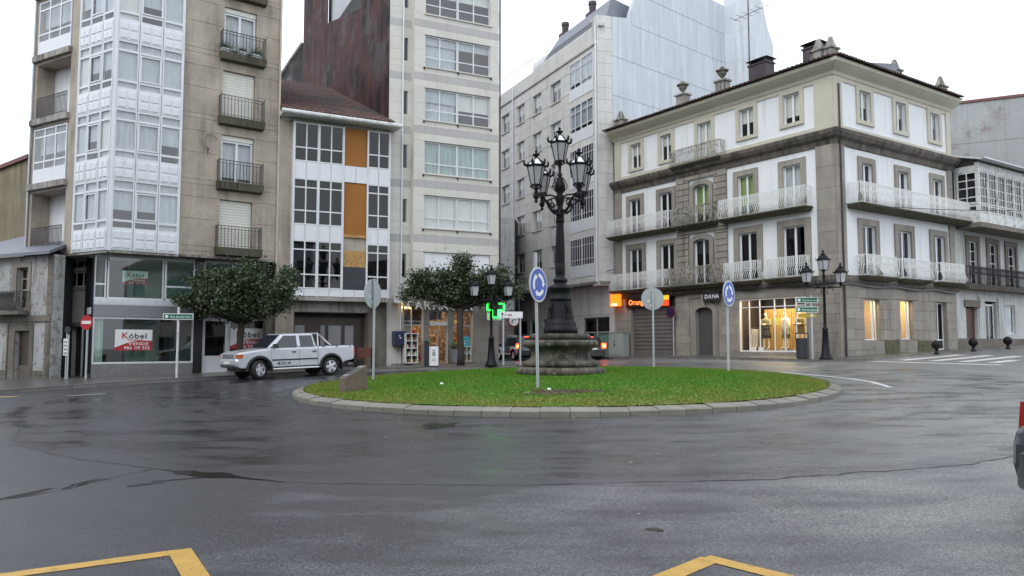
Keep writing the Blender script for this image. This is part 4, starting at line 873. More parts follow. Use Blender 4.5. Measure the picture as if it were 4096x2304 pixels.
MOSSY = mat('mossy_plinth', (.10, .095, .055), .9, .3, 3)
for a, c in ((3.9, 5.2), (7.1, 8.9)): bx('mossy_plinth', Rb, RRF, a, c, -.09, -.06, 1.2, 2.25, MOSSY)
WIN = mat('shop_yellow_wall', (.50, .36, .14), .8, .1); SLAT = mat('shop_slat', (.45, .30, .10), .6, .1)
for a, c, e, f in gr_[:2]:
    window(Rb, RRF, a+.01, c-.01, e+.01, f-.01, .2, (a+(c-a)*.78,), (), .06, .14, .06, fm=WHITEMET, gm=GL, name='shop_window'); bx('room_wall', Rb, RRF, a-.3, c+.5, 1.3, 1.35, 1.5, 5.0, WIN)
window(Rb, RRF, 9.12, 10.26, 1.75, 4.40, .2, (9.69,), (2.3,), .07, .07, .06, fm=WHITEMET, gm=GLD, name='shop_door')
# fashion shop
window(Rb, RLF, 10.52, 14.83, 1.65, 4.53, .05, (11.2, 11.9, 12.86, 13.5, 14.2), (4.07,), .07, .05, .06, fm=WHITEMET, gm=GL, name='shop_window', panes=True)
DKIN = mat('shop_dark', (.03, .02, .018), .8, .2)
bx('shop_floor', Rb, RLF, 10.4, 14.95, .12, 2.3, 1.45, 1.62, SLAT); bx('shop_back', Rb, RLF, 10.4, 14.95, 2.3, 2.36, 1.4, 5.0, DKIN); bx('shop_side', Rb, RLF, 10.34, 10.4, .12, 2.3, 1.4, 5.0, DKIN); bx('shop_side', Rb, RLF, 14.95, 15.0, .12, 2.3, 1.4, 5.0, WIN); bx('shop_ceiling', Rb, RLF, 10.4, 14.95, .12, 2.3, 4.95, 5.0, DKIN)
for i in range(35): bx('wall_slat', Rb, RLF, 11.02+i*.112, 11.02+i*.112+.065, 1.62, 1.68, 1.63, 4.0, SLAT)
bx('slat_backing', Rb, RLF, 11.0, 14.94, 1.69, 1.72, 1.63, 4.0, WIN)
al = bpy.data.lights.new('fashion_shop_light', 'AREA'); al.shape = 'RECTANGLE'; al.size = 3.8; al.size_y = .6; al.energy = 230; al.color = (1, .78, .5)
ao = bpy.data.objects.new('fashion_shop_light', al); COL.objects.link(ao); ao.matrix_world = RLF @ T(12.8, .75, 4.85) @ RX(R(-12))
al = bpy.data.lights.new('side_window_light', 'AREA'); al.size = .6; al.energy = 70; al.color = (1, .72, .36)
for u in (2.8, 6.1):
    ao = bpy.data.objects.new('side_window_light', al); COL.objects.link(ao); ao.matrix_world = RRF @ T(u, .8, 4.7)
bx('room_ceiling', Rb, RRF, .7, 8.5, .4, 1.35, 4.8, 4.85, DKIN); bx('room_side', Rb, RRF, 4.3, 4.35, .4, 1.35, 1.4, 4.8, WIN); bx('room_side', Rb, RRF, 7.1, 7.15, .4, 1.35, 1.4, 4.8, WIN); bx('room_floor', Rb, RRF, .7, 8.5, .4, 1.35, 1.6, 1.9, WIN)
put('spot_lamp', MB().lathe([(.05,0),(.09,.14),(.02,.2)], 10).mesh('spot_lamp', WARM), Rb, RRF @ T(2.3, .5, 4.2))
core('inner_wall', Rb, [xy(RLF, .6, 2.45), xy(RLF, 15, 2.45), xy(RRF, 1.5, 1.4), xy(RRF, 11.3, 1.4), xy(RRF, 11.3, 8), xy(RLF, .6, 8)], .9, 5.15)
# sign shop shutter (perforated roller) and door
PSH = mat('perforated_shutter', (.21, .20, .19), .45, .12, metal=.4)
sh = put('roller_shutter', None, Rb, RLF @ T(1.84, .2, 1.25))
bx('shutter_back', Rb, RLF, 1.84, 5.76, .45, .48, .9, 4.4, DKIN)
def slatmesh(W, n_, h=.115):
    q = MB(); q.box(0, W, 0, .02, 0, .028); q.box(0, W, 0, .02, h-.028, h)
    for i in range(n_+1):
        u = W*i/n_; q.box(max(0, u-.028), min(W, u+.028), 0, .02, .028, h-.028)
    return q
pm = slatmesh(3.9, 26).mesh('slat', PSH); sm = MB().box(0, 3.9, 0, .02, 0, .115).mesh('slat', PSH)
for i in range(27): put('slat', pm if (3 < i < 24 and i % 2 == 0) else sm, sh, RLF @ T(1.85, .2, 1.2+i*.121))
bx('shutter_box', Rb, RLF, 1.84, 5.76, .12, .5, 4.40, 5.05, DKIN)
dsh = put('door_shutter', None, Rb, RLF @ T(7.42, .2, 1.2)); dm = mat('grey_door_shutter', (.085, .083, .08), .5, .08)
for i in range(24): bx('slat', dsh, RLF, 7.44, 8.70, .2, .22, 1.15+i*.125, 1.15+i*.125+.116, dm)
bx('door_header', Rb, RLF, 7.42, 8.72, .18, .24, 4.15, 4.6, STONE)
OEM = mat('orange_lightbox', (.9, .2, .02), emit=(1, .16, .005), es=1.6); OEM2 = mat('red_lightbox', (.7, .1, .02), emit=(1, .06, .005), es=.55); YEM = mat('yellow_panel', (.8, .5, .02), emit=(1, .62, .02), es=.55)
LEM = mat('orange_letters', (.9, .3, .1), emit=(1, .22, .04), es=1.3); WEM = mat('white_letters_lit', (.9, .8, .7), emit=(1, .75, .6), es=1.0)
sg = thing('phone_shop_sign', 'dark fascia sign with glowing orange lettering above the perforated shutter', 'sign', RLF @ T(1.56, -.1, 4.4))
bx('sign_panel', sg, RLF, 1.56, 5.45, -.20, -.06, 4.42, 5.08, mat('sign_black_red', (.03, .008, .006), .3, .1)); letters('Orange', .48, LEM, sg, RLF @ T(1.85, -.22, 4.58), .01)
bx('red_panel', sg, RLF, 3.75, 5.42, -.23, -.20, 4.42, 4.78, OEM2); bx('yellow_panel', sg, RLF, 4.3, 5.42, -.23, -.20, 4.79, 5.06, YEM); text('lettering', 'recarga', .24, WEM, sg, RLF @ T(4.0, -.24, 4.5), .006)
lb = thing('light_box', 'small glowing orange square light box at the left end of the corner building', 'sign', RLF @ T(.5, -.4, 4.55)); bx('box', lb, RLF, .45, 1.30, -.55, -.35, 4.55, 5.32, OEM); bx('bracket', lb, RLF, .8, .9, -.35, -.03, 4.8, 4.9, RAIL); text('lettering', 'orange', .19, mat('glow_white', (1,1,1), emit=(1, .9, .6), es=3), lb, RLF @ T(.55, -.56, 4.62), .004)
dn = thing('fashion_shop_sign', 'black sign board with white DANA lettering beside the arched door', 'sign', RLF @ T(8.25, -.3, 4.5)); bx('sign_panel', dn, RLF, 8.22, 9.42, -.30, -.22, 4.52, 5.10, TXTD); bx('bracket', dn, RLF, 8.7, 8.9, -.22, -.05, 4.75, 4.85, RAIL)
letters('DANA', .34, TXTW, dn, RLF @ T(8.34, -.305, 4.68), .004, sx=1.05)
put('wall_cable', MB().tube([(.6+i*.8, -.16-.02*math.sin(i), 5.06+.05*math.sin(i*1.7)) for i in range(21)], .055, 5).mesh('wall_cable', BLACK), Rb, RLF); put('wall_cable', MB().tube([(i*.8, -.16, 5.02+.05*math.sin(i*1.3)) for i in range(15)], .055, 5).mesh('wall_cable', BLACK), Rb, RRF)
put('downpipe', MB().tube([(.35, -.1, 1.2), (.35, -.1, 15.2)], .05, 8).mesh('downpipe', RUST), Rb, RRF)
# ------------------------------------------------------------------ house with the glazed gallery, far right
Fb = thing('glazed_gallery_house', 'old house with white many-paned gallery and black iron balcony at the right edge', 'building', RRF @ T(11.5, 0, 2))
FD = mat('faded_white_wall', (.52, .53, .52), .8, .15, 2, streak=((.22, .21, .19), .7, 5, .46))
fh = [(13.2, 14.3, 5.6, 8.2), (15.7, 16.8, 5.6, 8.2), (18.1, 19.2, 5.6, 8.2), (12.7, 14.1, 1, 4.6), (15.0, 16.5, 1, 4.65), (17.6, 18.9, 2.7, 4.5)]
put('wall', wall(11.46, 26, 1, 9.0, fh, .1, .3, .8).mesh('wall', FD), Fb, RRF); core('inner_wall', Fb, [xy(RRF, 11.5, .9), xy(RRF, 26, .9), xy(RRF, 26, 8), xy(RRF, 11.5, 8)], 1, 12.6)
for a, c, e, f in fh[:3]:
    q = MB().box(a-.28, a, .02, .1, e, f+.3).box(c, c+.28, .02, .1, e, f+.3).box(a, c, .02, .1, f, f+.3); put('window_surround', q.mesh('window_surround', STONED), Fb, RRF)
    window(Fb, RRF, a, c, e, f, .2, ((a+c)/2,), (e+.7, e+1.4, e+2.0), .07, .05, .05, fm=WOLD, gm=GLD)
bx('door', Fb, RRF, 12.7, 14.1, .3, .34, 1.4, 4.2, mat('brown_red_door', (.07, .025, .02), .5, .2)); bx('door_lintel', Fb, RRF, 12.5, 14.3, .0, .1, 4.25, 4.65, STONED)
window(Fb, RRF, 15.1, 16.4, 1.6, 4.5, .25, (15.75,), (2.2,), .12, .1, .05, fm=WOLD, gm=GLD, name='door'); window(Fb, RRF, 17.6, 18.9, 2.7, 4.5, .2, (), (), .1, .1, .05, fm=WOLD, gm=GL, blind=(CURT, 1)); bx('stone_base', Fb, RRF, 11.6, 26, .04, .1, 1, 2.4, STONED)
for a, c in ((14.2, 14.9), (16.6, 17.4)): bx('white_pier', Fb, RRF, a, c, .03, .1, 2.4, 4.9, FD)
q = MB().hexa([(11.7,-.55,5.25),(22,-.55,5.25),(22,.1,5.25),(11.7,.1,5.25)], [(11.6,-.75,5.5),(22,-.75,5.5),(22,.1,5.5),(11.6,.1,5.5)]); o = put('balcony', q.mesh('balcony_slab', STONED), Fb, RRF)
put('railing', ornate(10.2, .68, 1.05, .14).mesh('railing', IRON), o, RRF @ T(11.7, 0, 5.5))
GW = -1.25                                                # gallery front
bx('gallery_floor', Fb, RRF, 11.9, 24, GW-.1, .1, 8.75, 9.02, STONED); bx('gallery_floor', Fb, RRF, 11.9, 24, GW+.2, .1, 12.35, 12.6, DARKIN); bx('gallery_back', Fb, RRF, 11.9, 24, .05, .1, 9.0, 12.4, FD)
for i in range(11):
    a = 11.98+i*1.06; bx('gallery_panel', Fb, RRF, a, a+1.04, GW+.02, GW+.08, 9.03, 9.62, WOLD)
    window(Fb, RRF, a, a+1.04, 9.63, 10.05, GW, (a+.35, a+.7), (), .07, .04, .06, fm=WOLD, gm=GLD, name='gallery_window'); window(Fb, RRF, a, a+1.04, 10.1, 12.0, GW, (a+.35, a+.7), (10.55, 11.05, 11.6), .07, .04, .06, fm=WOLD, gm=GLD, name='gallery_window')
    bx('gallery_post', Fb, RRF, a-.05, a+.05, GW-.05, GW+.1, 9.0, 12.1, WOLD)
bx('gallery_frieze', Fb, RRF, 11.9, 24, GW, GW+.1, 12.02, 12.5, WOLD)
SF = RRF @ T(11.93, GW, 0) @ RZ(R(90))                    # side of the gallery facing the corner building
FS = RRF @ T(11.93, .05, 0) @ RZ(R(-90)); bx('gallery_panel', Fb, FS, 0, 1.25, .0, .06, 9.03, 9.62, WOLD)
window(Fb, FS, .08, 1.22, 9.63, 10.05, 0, (), (), .1, .05, .06, fm=WOLD, gm=GLD, name='gallery_window'); window(Fb, FS, .08, 1.22, 10.1, 12.0, 0, (.65,), (10.5, 11.05, 11.5), .1, .06, .06, fm=WOLD, gm=GLD, name='gallery_window'); bx('gallery_frieze', Fb, FS, 0, 1.25, 0, .06, 12.02, 12.5, WOLD)
put('roof', MB().hexa([(11.6,GW-.45,12.52),(24.5,GW-.45,12.52),(24.5,5,14.3),(11.6,5,14.3)], [(11.6,GW-.45,12.60),(24.5,GW-.45,12.60),(24.5,5,14.5),(11.6,5,14.5)]).mesh('roof', WOLD), Fb, RRF); put('gutter', MB().tube([(11.5, GW-.5, 12.6), (24.5, GW-.5, 12.6)], .07, 8).mesh('gutter', LEAD), Fb, RRF)
fl_ = put('flue', MB().tube([(12.2, .6, 12.8), (12.2, .6, 14.5)], .13, 10).lathe([(.13,14.5),(.2,14.55),(.2,14.75),(.27,14.8),(.05,14.95)], 12, (12.2,.6,0)).mesh('flue', LEAD), Fb, RRF); put('flue', MB().tube([(11.8, .5, 12.8), (11.8, .5, 14.0)], .09, 8).mesh('flue', LEAD), Fb, RRF)
# ------------------------------------------------------------------ grey apartment block down the street
BF = fac((-1.1, 67.8), (.415, -.91)); LB = 16.62
Bb = thing('grey_apartment_block', 'grey stone-clad apartment block with glazed bays and a white sheet-clad side wall', 'building', BF @ T(LB, 0, 1.3))
bw_ = [(a, c, 20.15-3.08*k, 20.15-3.08*k+1.55) for k in range(5) for a, c in ((.5, 2.1), (3.6, 5.1), (6.6, 8.15), (9.7, 11.35))]
bb_ = [(12.72, 16.08, 19.5-3.2*k, 19.5-3.2*k+2.78) for k in range(5)]
put('wall', wall(-4, LB, 6.3, 23.75, bw_+bb_, .03, .3, .9).mesh('wall', BGREY), Bb, BF)
slabs(Bb, BF, -1.0, LB, lin(6.3, 22.5, 21), 2.1, bw_+bb_, BGREY, w=.03, t=.03, gap=.014)
sweep(BF, -4, LB, [(.03, 22.55), (-.1, 22.6), (-.12, 22.72), (.03, 22.75)], False, False, BGREY, 'cornice', Bb)
for i, (a, c, e, f) in enumerate(bw_):
    k = i//4; window(Bb, BF, a+.02, c-.02, e+.02, f-.02, .16, ((a+c)/2,), (), .06, .08, .06, gm=GLB, blind=(SHUT, 1.0 if k in (3,) else (.35, .5, .6, .3)[i % 4]), bw=.10); bx('sill', Bb, BF, a-.06, c+.06, -.08, .1, e-.07, e+.01, BGREY)
for k, (a, c, e, f) in enumerate(bb_):
    for i in range(8): bx('white_panel', Bb, BF, a+i*.42+.01, a+i*.42+.41, -.02, .03, e+.02, e+.80, WPVC)
    m_ = (a+c)/2
    for x0, x1 in ((a, m_-.01), (m_+.01, c)):
        if k < 2: window(Bb, BF, x0, x1, e+.80, f, -.02, ((x0+x1)/2,), (e+1.15, f-.55), .06, .06, .07, gm=GLB, blind=(CURT, .8), bw=.12, name='bay_window')
        else: window(Bb, BF, x0, x1, e+.80, f, -.02, tuple(x0+(x1-x0)*q/5 for q in (1, 2, 3, 4)), (e+1.25, f-.55), .06, .035, .07, gm=GLD, blind=(CURT, .75), bw=.2, name='bay_window')
PF = fac(xy(BF, LB, 0), (.95, .30))                         # pier facing the square
put('pier', MB().box(0, 1.12, 0, 1.0, 6.0, 24.6).mesh('pier', BGREY), Bb, PF)
slabs(Bb, PF, 0, 1.12, lin(6.0, 24.6, 22), 3, [], BGREY, w=0, t=.03, gap=.02, stag=False)
put('downpipe', MB().tube([(LB-.05, -.1, 6.2), (LB-.05, -.1, 24)], .06, 8).mesh('downpipe', WPVC), Bb, BF); put('downpipe', MB().tube([(3.0, -.1, 6.2), (3.0, -.1, 23.6)], .06, 8).mesh('downpipe', WPVC), Bb, BF)
put('soffit', MB().box(-4, LB+.2, .02, 1.2, 6.15, 6.29).mesh('soffit', CONC), Bb, BF)
# roof: parapet and slate mansard
put('parapet', MB().box(6.6, LB+.3, .05, .35, 23.76, 24.0).mesh('parapet', BGREY), Bb, BF)
put('mansard_roof', MB().hexa([(6.7,.35,23.8),(LB+.2,.35,23.8),(LB-3.4,7,23.8),(6.7,7,23.8)], [(8.2,1.6,26.3),(LB-.6,1.6,26.3),(LB-3.2,6,27),(8.2,6,27)]).mesh('mansard_roof', SLATE), Bb, BF)
put('roof_rail', bars(6.6, LB, .35, .12, .008).mesh('roof_rail', RAIL), Bb, BF @ T(0, .1, 24.0)); put('roof_rail', bars(.2, 6.4, 1.3, .14, .008).mesh('roof_rail', LEAD), Bb, BF @ T(0, .15, 23.75))
WF = fac((6.84, 53.0), (.747, .665))
core('inner_wall', Bb, [xy(BF, -4, .95), xy(BF, LB-.6, .95), xy(WF, 1.5, .4), xy(WF, 13.5, .4), xy(BF, -4, 14)], 6.3, 23.7)
for u in (7.7, 12.0): put('chimney_pot', MB().box(-.4, .4, -.4, .4, 0, 1.6).lathe([(.25,1.6),(.28,2.2),(.33,2.25),(.3,2.5)], 12).mesh('chimney_pot', RUST), Bb, BF @ T(u, 2.4, 25.3))
# white sheet side wall
WF = fac((6.84, 53.0), (.747, .665))
side = [(0, 5), (0, 24.6), (1.9, 25.0), (3.6, 29.4), (13.75, 29.4), (13.75, 5)]
zsl = [5, 10.9, 13.6, 16.35, 19.1, 21.85, 24.6, 27.0, 29.4]
put('side_wall', MB().prism(side, .02, .3, 'y').mesh('side_wall', BSIDE), Bb, WF)
for i in range(26):                                          # sheets between the joints
    a = .05+i*.527
    for z0, z1 in zip(zsl, zsl[1:]):
        top = min(z1, 24.6 if a < 1.9 else 25.0+(a-1.9)*2.58 if a < 3.6 else 29.4)
        if top-z0 < .15: continue
        bx('cladding_sheet', Bb, WF, a, a+.519, -.012, .02, z0+.02, top-.02, BSIDE)
W2 = fac(xy(WF, 13.75, 0), (.77, -.637)); W3 = fac(xy(W2, 2.54, 0), (.747, .665))
put('side_wall', MB().box(0, 2.54, 0, .3, 10, 30.5).mesh('side_wall', BSIDE), Bb, W2)
for z0, z1 in zip(zsl, zsl[1:]+[29.4]):
    if z1 > z0:
        for i in range(5): bx('cladding_sheet', Bb, W2, i*.508+.005, i*.508+.5, -.012, 0, z0+.02, z1-.02, BSIDE)
put('side_wall', MB().prism([(0, 10), (0, 30.2), (1.1, 29.5), (2.0, 27.3), (2.75, 26.2), (2.75, 10)], 0, .3, 'y').mesh('side_wall', BSIDE), Bb, W3)
# ground floor behind the overhang
BG = BF @ T(0, 1.0, 0); gwh = [(-2.9, .1, 1.6, 4.0), (.6, 3.45, 1.7, 4.0), (4.1, 5.2, 1.7, 4.0), (6.3, 11.0, 1.4, 4.0), (12.7, 16.3, 1.0, 3.95)]
put('wall', wall(-4, LB+.3, .8, 6.2, gwh, 0, .25, .6).mesh('wall', BGREY), Bb, BG); slabs(Bb, BG, -4, LB+.3, [4.1, 4.8, 5.5, 6.1], 2.4, [], BGREY, w=0, t=.03)
for a, c, e, f in gwh: window(Bb, BG, a, c, e, f, .1, ((a+c)/2,) if c-a > 2 else (), (2.9,), .07, .08, .06, fm=CLADG, gm=GLG if a > 12 else GLD, name='shop_window')
bx('window_film', Bb, BG, 13.9, 16.2, .2, .22, 1.1, 2.9, SHOPIN)
core('inner_wall', Bb, [xy(BG, -4, 1.2), xy(BG, LB, 1.2), xy(BG, LB, 6), xy(BG, -4, 6)], .9, 6.1)
put('satellite_dish', MB().lathe([(.0,.28),(.4,.22),(.8,.08),(1.0,0),(.98,-.04),(.7,.02),(.0,.2)], 24).tube([(0, 0, .2), (0, .6, -.9)], .05).mesh('satellite_dish', mat('orange_dish', (.40, .15, .03), .6)), None, BF @ T(8.8, 3.4, 27.0) @ RX(R(65)), 'large orange satellite dish on the slate roof', 'dish')
# mast with aerial
an = thing('tv_aerial', 'tall thin television aerial mast in front of the white side wall', 'aerial', RLF @ T(9.1, 3.2, 17.2))
put('mast', MB().tube([(0, 0, 0), (0, 0, 12)], .04, 6).mesh('mast', RAIL), an, RLF @ T(9.1, 3.2, 17.0)); q = MB().tube([(-1.1, 0, 5.2), (1.1, .6, 5.6)], .018, 4)
for i in range(6): q.tube([(-1+i*.4, -.5+i*.1, 5.2+i*.07), (-1+i*.4, .5+i*.1, 5.2+i*.07)], .012, 4)
put('aerial_boom', MB().tube([(-.4, 0, 7.1), (1.2, -.3, 7.6)], .018, 4).mesh('aerial_boom', RAIL), an, RLF @ T(9.1, 3.2, 17.0)); put('aerial_element', q.mesh('aerial_element', RAIL), an, RLF @ T(9.1, 3.2, 17.0))
# ------------------------------------------------------------------ weathered stone house, far left
OF = fac((-22.6, 35.8), (.9, -.43))
Ob = thing('weathered_house', 'weathered low stone house with peeling white plaster and small balcony', 'building', OF @ T(0, 0, .3))
PEEL = mat('peeling_plaster', (.42, .42, .42), .9, .2, 1.5, blot=((.17, .15, .12), .75, 3, .52), streak=((.12, .1, .08), .8, 4, .46), bump=.5, bsc=8)
oh = [(.2, 1.02, 3.6, 5.5), (.25, 1.3, .2, 2.65)]
put('wall', wall(-7, 2.75, .2, 6.0, oh, 0, .3, .5).mesh('wall', PEEL), Ob, OF)
for a, c, e, f, m_ in ((.2, 1.02, 3.5, 5.5, STONE), (.25, 1.3, .3, 2.65, STONED)):
    sw = .33 if e > 3 else .42; q = MB().box(a-sw, a, -.04, .02, e, f+.25).box(c, c+sw*.6, -.04, .02, e, f+.25).box(a, c, -.04, .02, f, f+.25); put('door_surround', q.mesh('door_surround', m_), Ob, OF)
window(Ob, OF, .22, 1.0, 3.62, 5.48, .2, (.61,), (4.5, 5.0), .07, .05, .05, fm=TAN, gm=GLD, name='balcony_door', blind=(SHUT, .9)); bx('door', Ob, OF, .27, 1.28, .2, .25, .2, 2.63, DOORW); bx('door_base', Ob, OF, .27, 1.28, .17, .2, .2, 1.1, STONED)
bx('string_course', Ob, OF, -7, 2.7, -.08, .02, 3.05, 3.32, STONED)
o = put('balcony', MB().box(-.95, 1.2, -.55, .02, 3.36, 3.52).mesh('balcony_slab', STONED), Ob, OF); put('railing', ornate(2.1, .52, .88, .16).mesh('railing', RAIL), o, OF @ T(-.92, 0, 3.52)); bx('balcony_board', Ob, OF, -.4, .8, -.5, -.48, 3.55, 4.35, DOORW)
zz = [.25, .7, 1.15, 1.6, 2.05, 2.5, 3.0]
slabs(Ob, OF, -3, 2.7, zz, .75, [(-.2, 1.6, .2, 2.9), (1.5, 2.35, .9, 3.0), (-1.2, -.3, .9, 3)], STONED, w=0, t=.04, gap=.02, name='stone_block', jit=.02)
slabs(Ob, OF, 2.35, 2.75, lin(3.35, 6.0, 6), 1, [], STONED, w=0, t=.03, gap=.02, name='stone_block')
core('inner_wall', Ob, [xy(OF, -7, .6), xy(OF, 2.6, .3), xy(OF, -1, 5), xy(OF, -7, 6)], .2, 5.95)
put('roof', MB().hexa([(-7,-.35,5.98),(2.9,-.35,5.98),(-1,6,8.2),(-7,6,8.2)], [(-7,-.35,6.12),(2.9,-.35,6.12),(-1,6,8.4),(-7,6,8.4)]).mesh('roof', SLATE), Ob, OF)
Yb = thing('distant_gable_house', 'distant ochre rendered house wall with a red roof edge at the left margin', 'building', T(-36, 50, 1))
YW = mat('ochre_wall', (.23, .195, .13), .9, .2, .6, streak=((.1, .09, .06), .8, 3, .44))
YF = fac((-44, 54), (.9, -.35)); put('wall', MB().prism([(0, 1), (0, 10.6), (8, 12.2), (15, 13.6), (15, 1)], 0, 8, 'y').mesh('wall', YW), Yb, YF); put('roof_edge', MB().hexa([(0,-.2,10.6),(15,-.2,13.6),(15,8.1,13.6),(0,8.1,10.6)], [(0,-.2,10.85),(15,-.2,13.85),(15,8.1,13.85),(0,8.1,10.85)]).mesh('roof_edge', REDTRIM), Yb, YF)
put('sheet_joint', MB().box(0, 15, -.02, 0, 8.4, 8.45).mesh('sheet_joint', STONED), Yb, YF)
# dark gable between the tan block and the maroon wall
Db = thing('dark_gable_building', 'dark stained gable seen between the tan block and the maroon wall', 'building', T(-19, 64, 2)); DF = fac((-22.5, 66), (.93, -.36))
put('wall', MB().prism([(0, 2), (0, 21.5), (2.5, 23.5), (5.5, 27.0), (8, 28), (8, 2)], 0, 6, 'y').mesh('wall', mat('dark_stained_wall', (.055, .05, .05), .9, .35, 1, streak=((.3, .3, .31), .7, 2.2, .52))), Db, DF)
put('roof_edge', MB().tube([(0, -.05, 21.55), (2.5, -.05, 23.55), (5.5, -.05, 27.05)], .12, 5).mesh('roof_edge', CONC), Db, DF)
# stone house across the mouth of the street, behind the pharmacy
Eb = thing('old_stone_house', 'old rubble stone house at the back of the side street', 'building', T(-2, 62, 1.0)); EF = fac((-4.4, 62), (.97, -.1))
put('wall', wall(-2, 4.6, 1, 6, [(1.15, 2.1, 1.3, 3.9)], 0, .4, .5).mesh('wall', STONED), Eb, EF); PINK = mat('pinkish_rubble', (.30, .23, .21), .9, .2, 1, rnd=.2)
slabs(Eb, EF, -2, 4.6, lin(1.2, 4.6, 9), .62, [(1.1, 2.15, 1.2, 4.0)], PINK, w=0, t=.03, gap=.02, name='stone_block', jit=.03); bx('door', Eb, EF, 1.15, 2.1, .35, .4, 1.2, 3.9, DKIN)
bx('wall', Eb, EF, -2, 4.6, -.02, .4, 4.7, 12, FD); core('inner_wall', Eb, [xy(EF, -2, .5), xy(EF, 4.6, .5), xy(EF, 4.6, 6), xy(EF, -2, 6)], 1, 12)
# corrugated wall building behind, right
Gb = thing('sheet_clad_building', 'grey and reddish sheet-clad gable wall behind the gallery house at the right', 'building', T(34, 60, 2)); GF = fac((29.5, 61.7), (3.8, -1.9))
GM = mat('grey_red_sheet', (.30, .31, .31), .7, .12, .5, blot=((.19, .11, .11), .75, .32, .54), streak=((.2, .2, .2), .4, 3))
put('wall', MB().box(0, 16, 0, 6, 2, 20.4).mesh('wall', GM), Gb, GF); bx('roof_edge', Gb, GF, -.1, 16, -.12, .3, 20.4, 20.6, REDTRIM)
for i in range(4):
    for j in range(6): bx('sheet', Gb, GF, 1+j*2.4, 1+j*2.4+2.38, -.03, 0, 8+i*3.1, 8+i*3.1+3.06, GM)
# unseen town houses added around the near square to shade street level
def added_townhouse(x, y, ang, W, D, H, n_, m, label):
    M = T(x, y, 0) @ RZ(ang); t = thing('added_town_house', label, 'building', M, 'unseen town houses added to shade the square'); fl = int((H-4)/3.1); hs_ = [(W*(i+.28)/n_, W*(i+.72)/n_, 4.6+3.1*k, 6.5+3.1*k) for i in range(n_) for k in range(fl)]+[(W*(i+.2)/n_, W*(i+.8)/n_, .4, 3.0) for i in range(n_)]
    put('wall', wall(0, W, -.6, H, hs_, 0, .2, .5).mesh('wall', m), t, M); put('inner_wall', MB().box(0, W, .5, D, -.6, H).mesh('inner_wall', m), t, M)
    put('roof', MB().hexa([(-.3,-.5,H),(W+.3,-.5,H),(W+.3,D,H),(-.3,D,H)], [(0,D*.4,H+2),(W,D*.4,H+2),(W,D*.6,H+2),(0,D*.6,H+2)]).mesh('roof', TILED), t, M)
    for h in hs_: window(t, M, *h, w=.1, cols=((h[0]+h[1])/2,), fw=.07, gm=GLD)
for i, (x, W, H, m_) in enumerate(((30, 14, 15, WPAINT), (15.5, 13, 17, STONE), (2, 14, 14, CLAD), (-12.5, 15, 16.5, TAN))):
    added_townhouse(x, -11, math.pi, W, 10, H, 4, m_, ('white', 'granite', 'pale clad', 'tan rendered')[i]+' unseen town house added behind the viewpoint')
added_townhouse(-27, -9, R(90), 14, 10, 13.5, 4, FD, 'faded white unseen town house added beyond the left margin'); added_townhouse(-27, 6, R(90), 15, 10, 15, 4, STONE, 'granite unseen town house added beyond the left margin')
added_townhouse(32, 8, R(-90), 16, 10, 11, 4, CLAD, 'pale unseen town house added beyond the right margin')
# overhead cables
def cable(a, b, sag, r, label, n_=16):
    a, b = Vector(a), Vector(b); put('overhead_cable', MB().tube([a.lerp(b, i/n_)-Vector((0, 0, sag*4*(i/n_)*(1-i/n_))) for i in range(n_+1)], r, 5).mesh('overhead_cable', BLACK), None, I4, label, 'cable')
p0 = BF @ Vector((-.3, -.3, 7.0)); p1 = RLF @ Vector((.5, -.3, 7.0)); cable(xy(BF, 1, -.4)+(7.9,), xy(RLF, .6, -.35)+(7.0,), .5, .03, 'thick black cable slung across the side street in front of the grey block')
cable(xy(RRF, 0, -.3)+(9.0,), xy(RRF, 24, -6)+(10.6,), .4, .018, 'thin black cable running right from the corner of the white building')
# ------------------------------------------------------------------ five-lantern lamp in the middle of the island
LX, LY = 1.58, 25.8; LZ = gi(LX, LY)-.03; LM = T(LX, LY, LZ)
PED = mat('mossy_granite', (.115, .10, .078), .9, .3, 1.8, streak=((.022, .021, .017), .95, 3.5, .38), blot=((.33, .32, .28), .55, 5, .58), bump=.5, bsc=30)
CL = thing('central_street_lamp', 'tall black cast-iron lamp with five lanterns on a round stone pedestal', 'street lamp', LM)
def quat(a, z): return 1+.035*abs(math.cos(2*a))-.02
def torus_prof(r, z0, z1, d, n_=8):
    zc, h = (z0+z1)/2, (z1-z0)/2; return [(r-d+d*math.cos(t), zc+h*math.sin(t)) for t in [(-.5+i/n_)*math.pi for i in range(n_+1)]]
pp = torus_prof(1.43, -.05, .22, .13)+[(1.2, .23)]+torus_prof(1.22, .235, .43, .1)+[(1.06, .45), (.98, .52), (.95, .62), (.96, .74), (1.02, .82), (1.12, .86)]+torus_prof(1.22, .87, 1.09, .11)+[(.92, 1.10)]+torus_prof(.97, 1.10, 1.30, .1)
put('pedestal', MB().lathe(pp, 64, flute=quat).mesh('pedestal', PED, True), CL, LM)
cp = [(.56,1.29),(.56,1.50),(.51,1.52),(.52,1.60),(.49,1.68),(.455,1.72),(.44,1.80),(.36,2.30),(.34,2.38),(.375,2.40),(.375,2.45),(.34,2.47),(.33,2.68),(.41,2.74),(.42,2.80),(.34,2.86),(.21,2.92),(.20,2.98),(.235,3.0),(.235,3.08),(.17,3.12),(.15,3.22),(.165,3.26),(.165,3.55),(.145,3.6)]
put('column_base', MB().lathe(cp, 24).mesh('column_base', IRON, True), CL, LM)
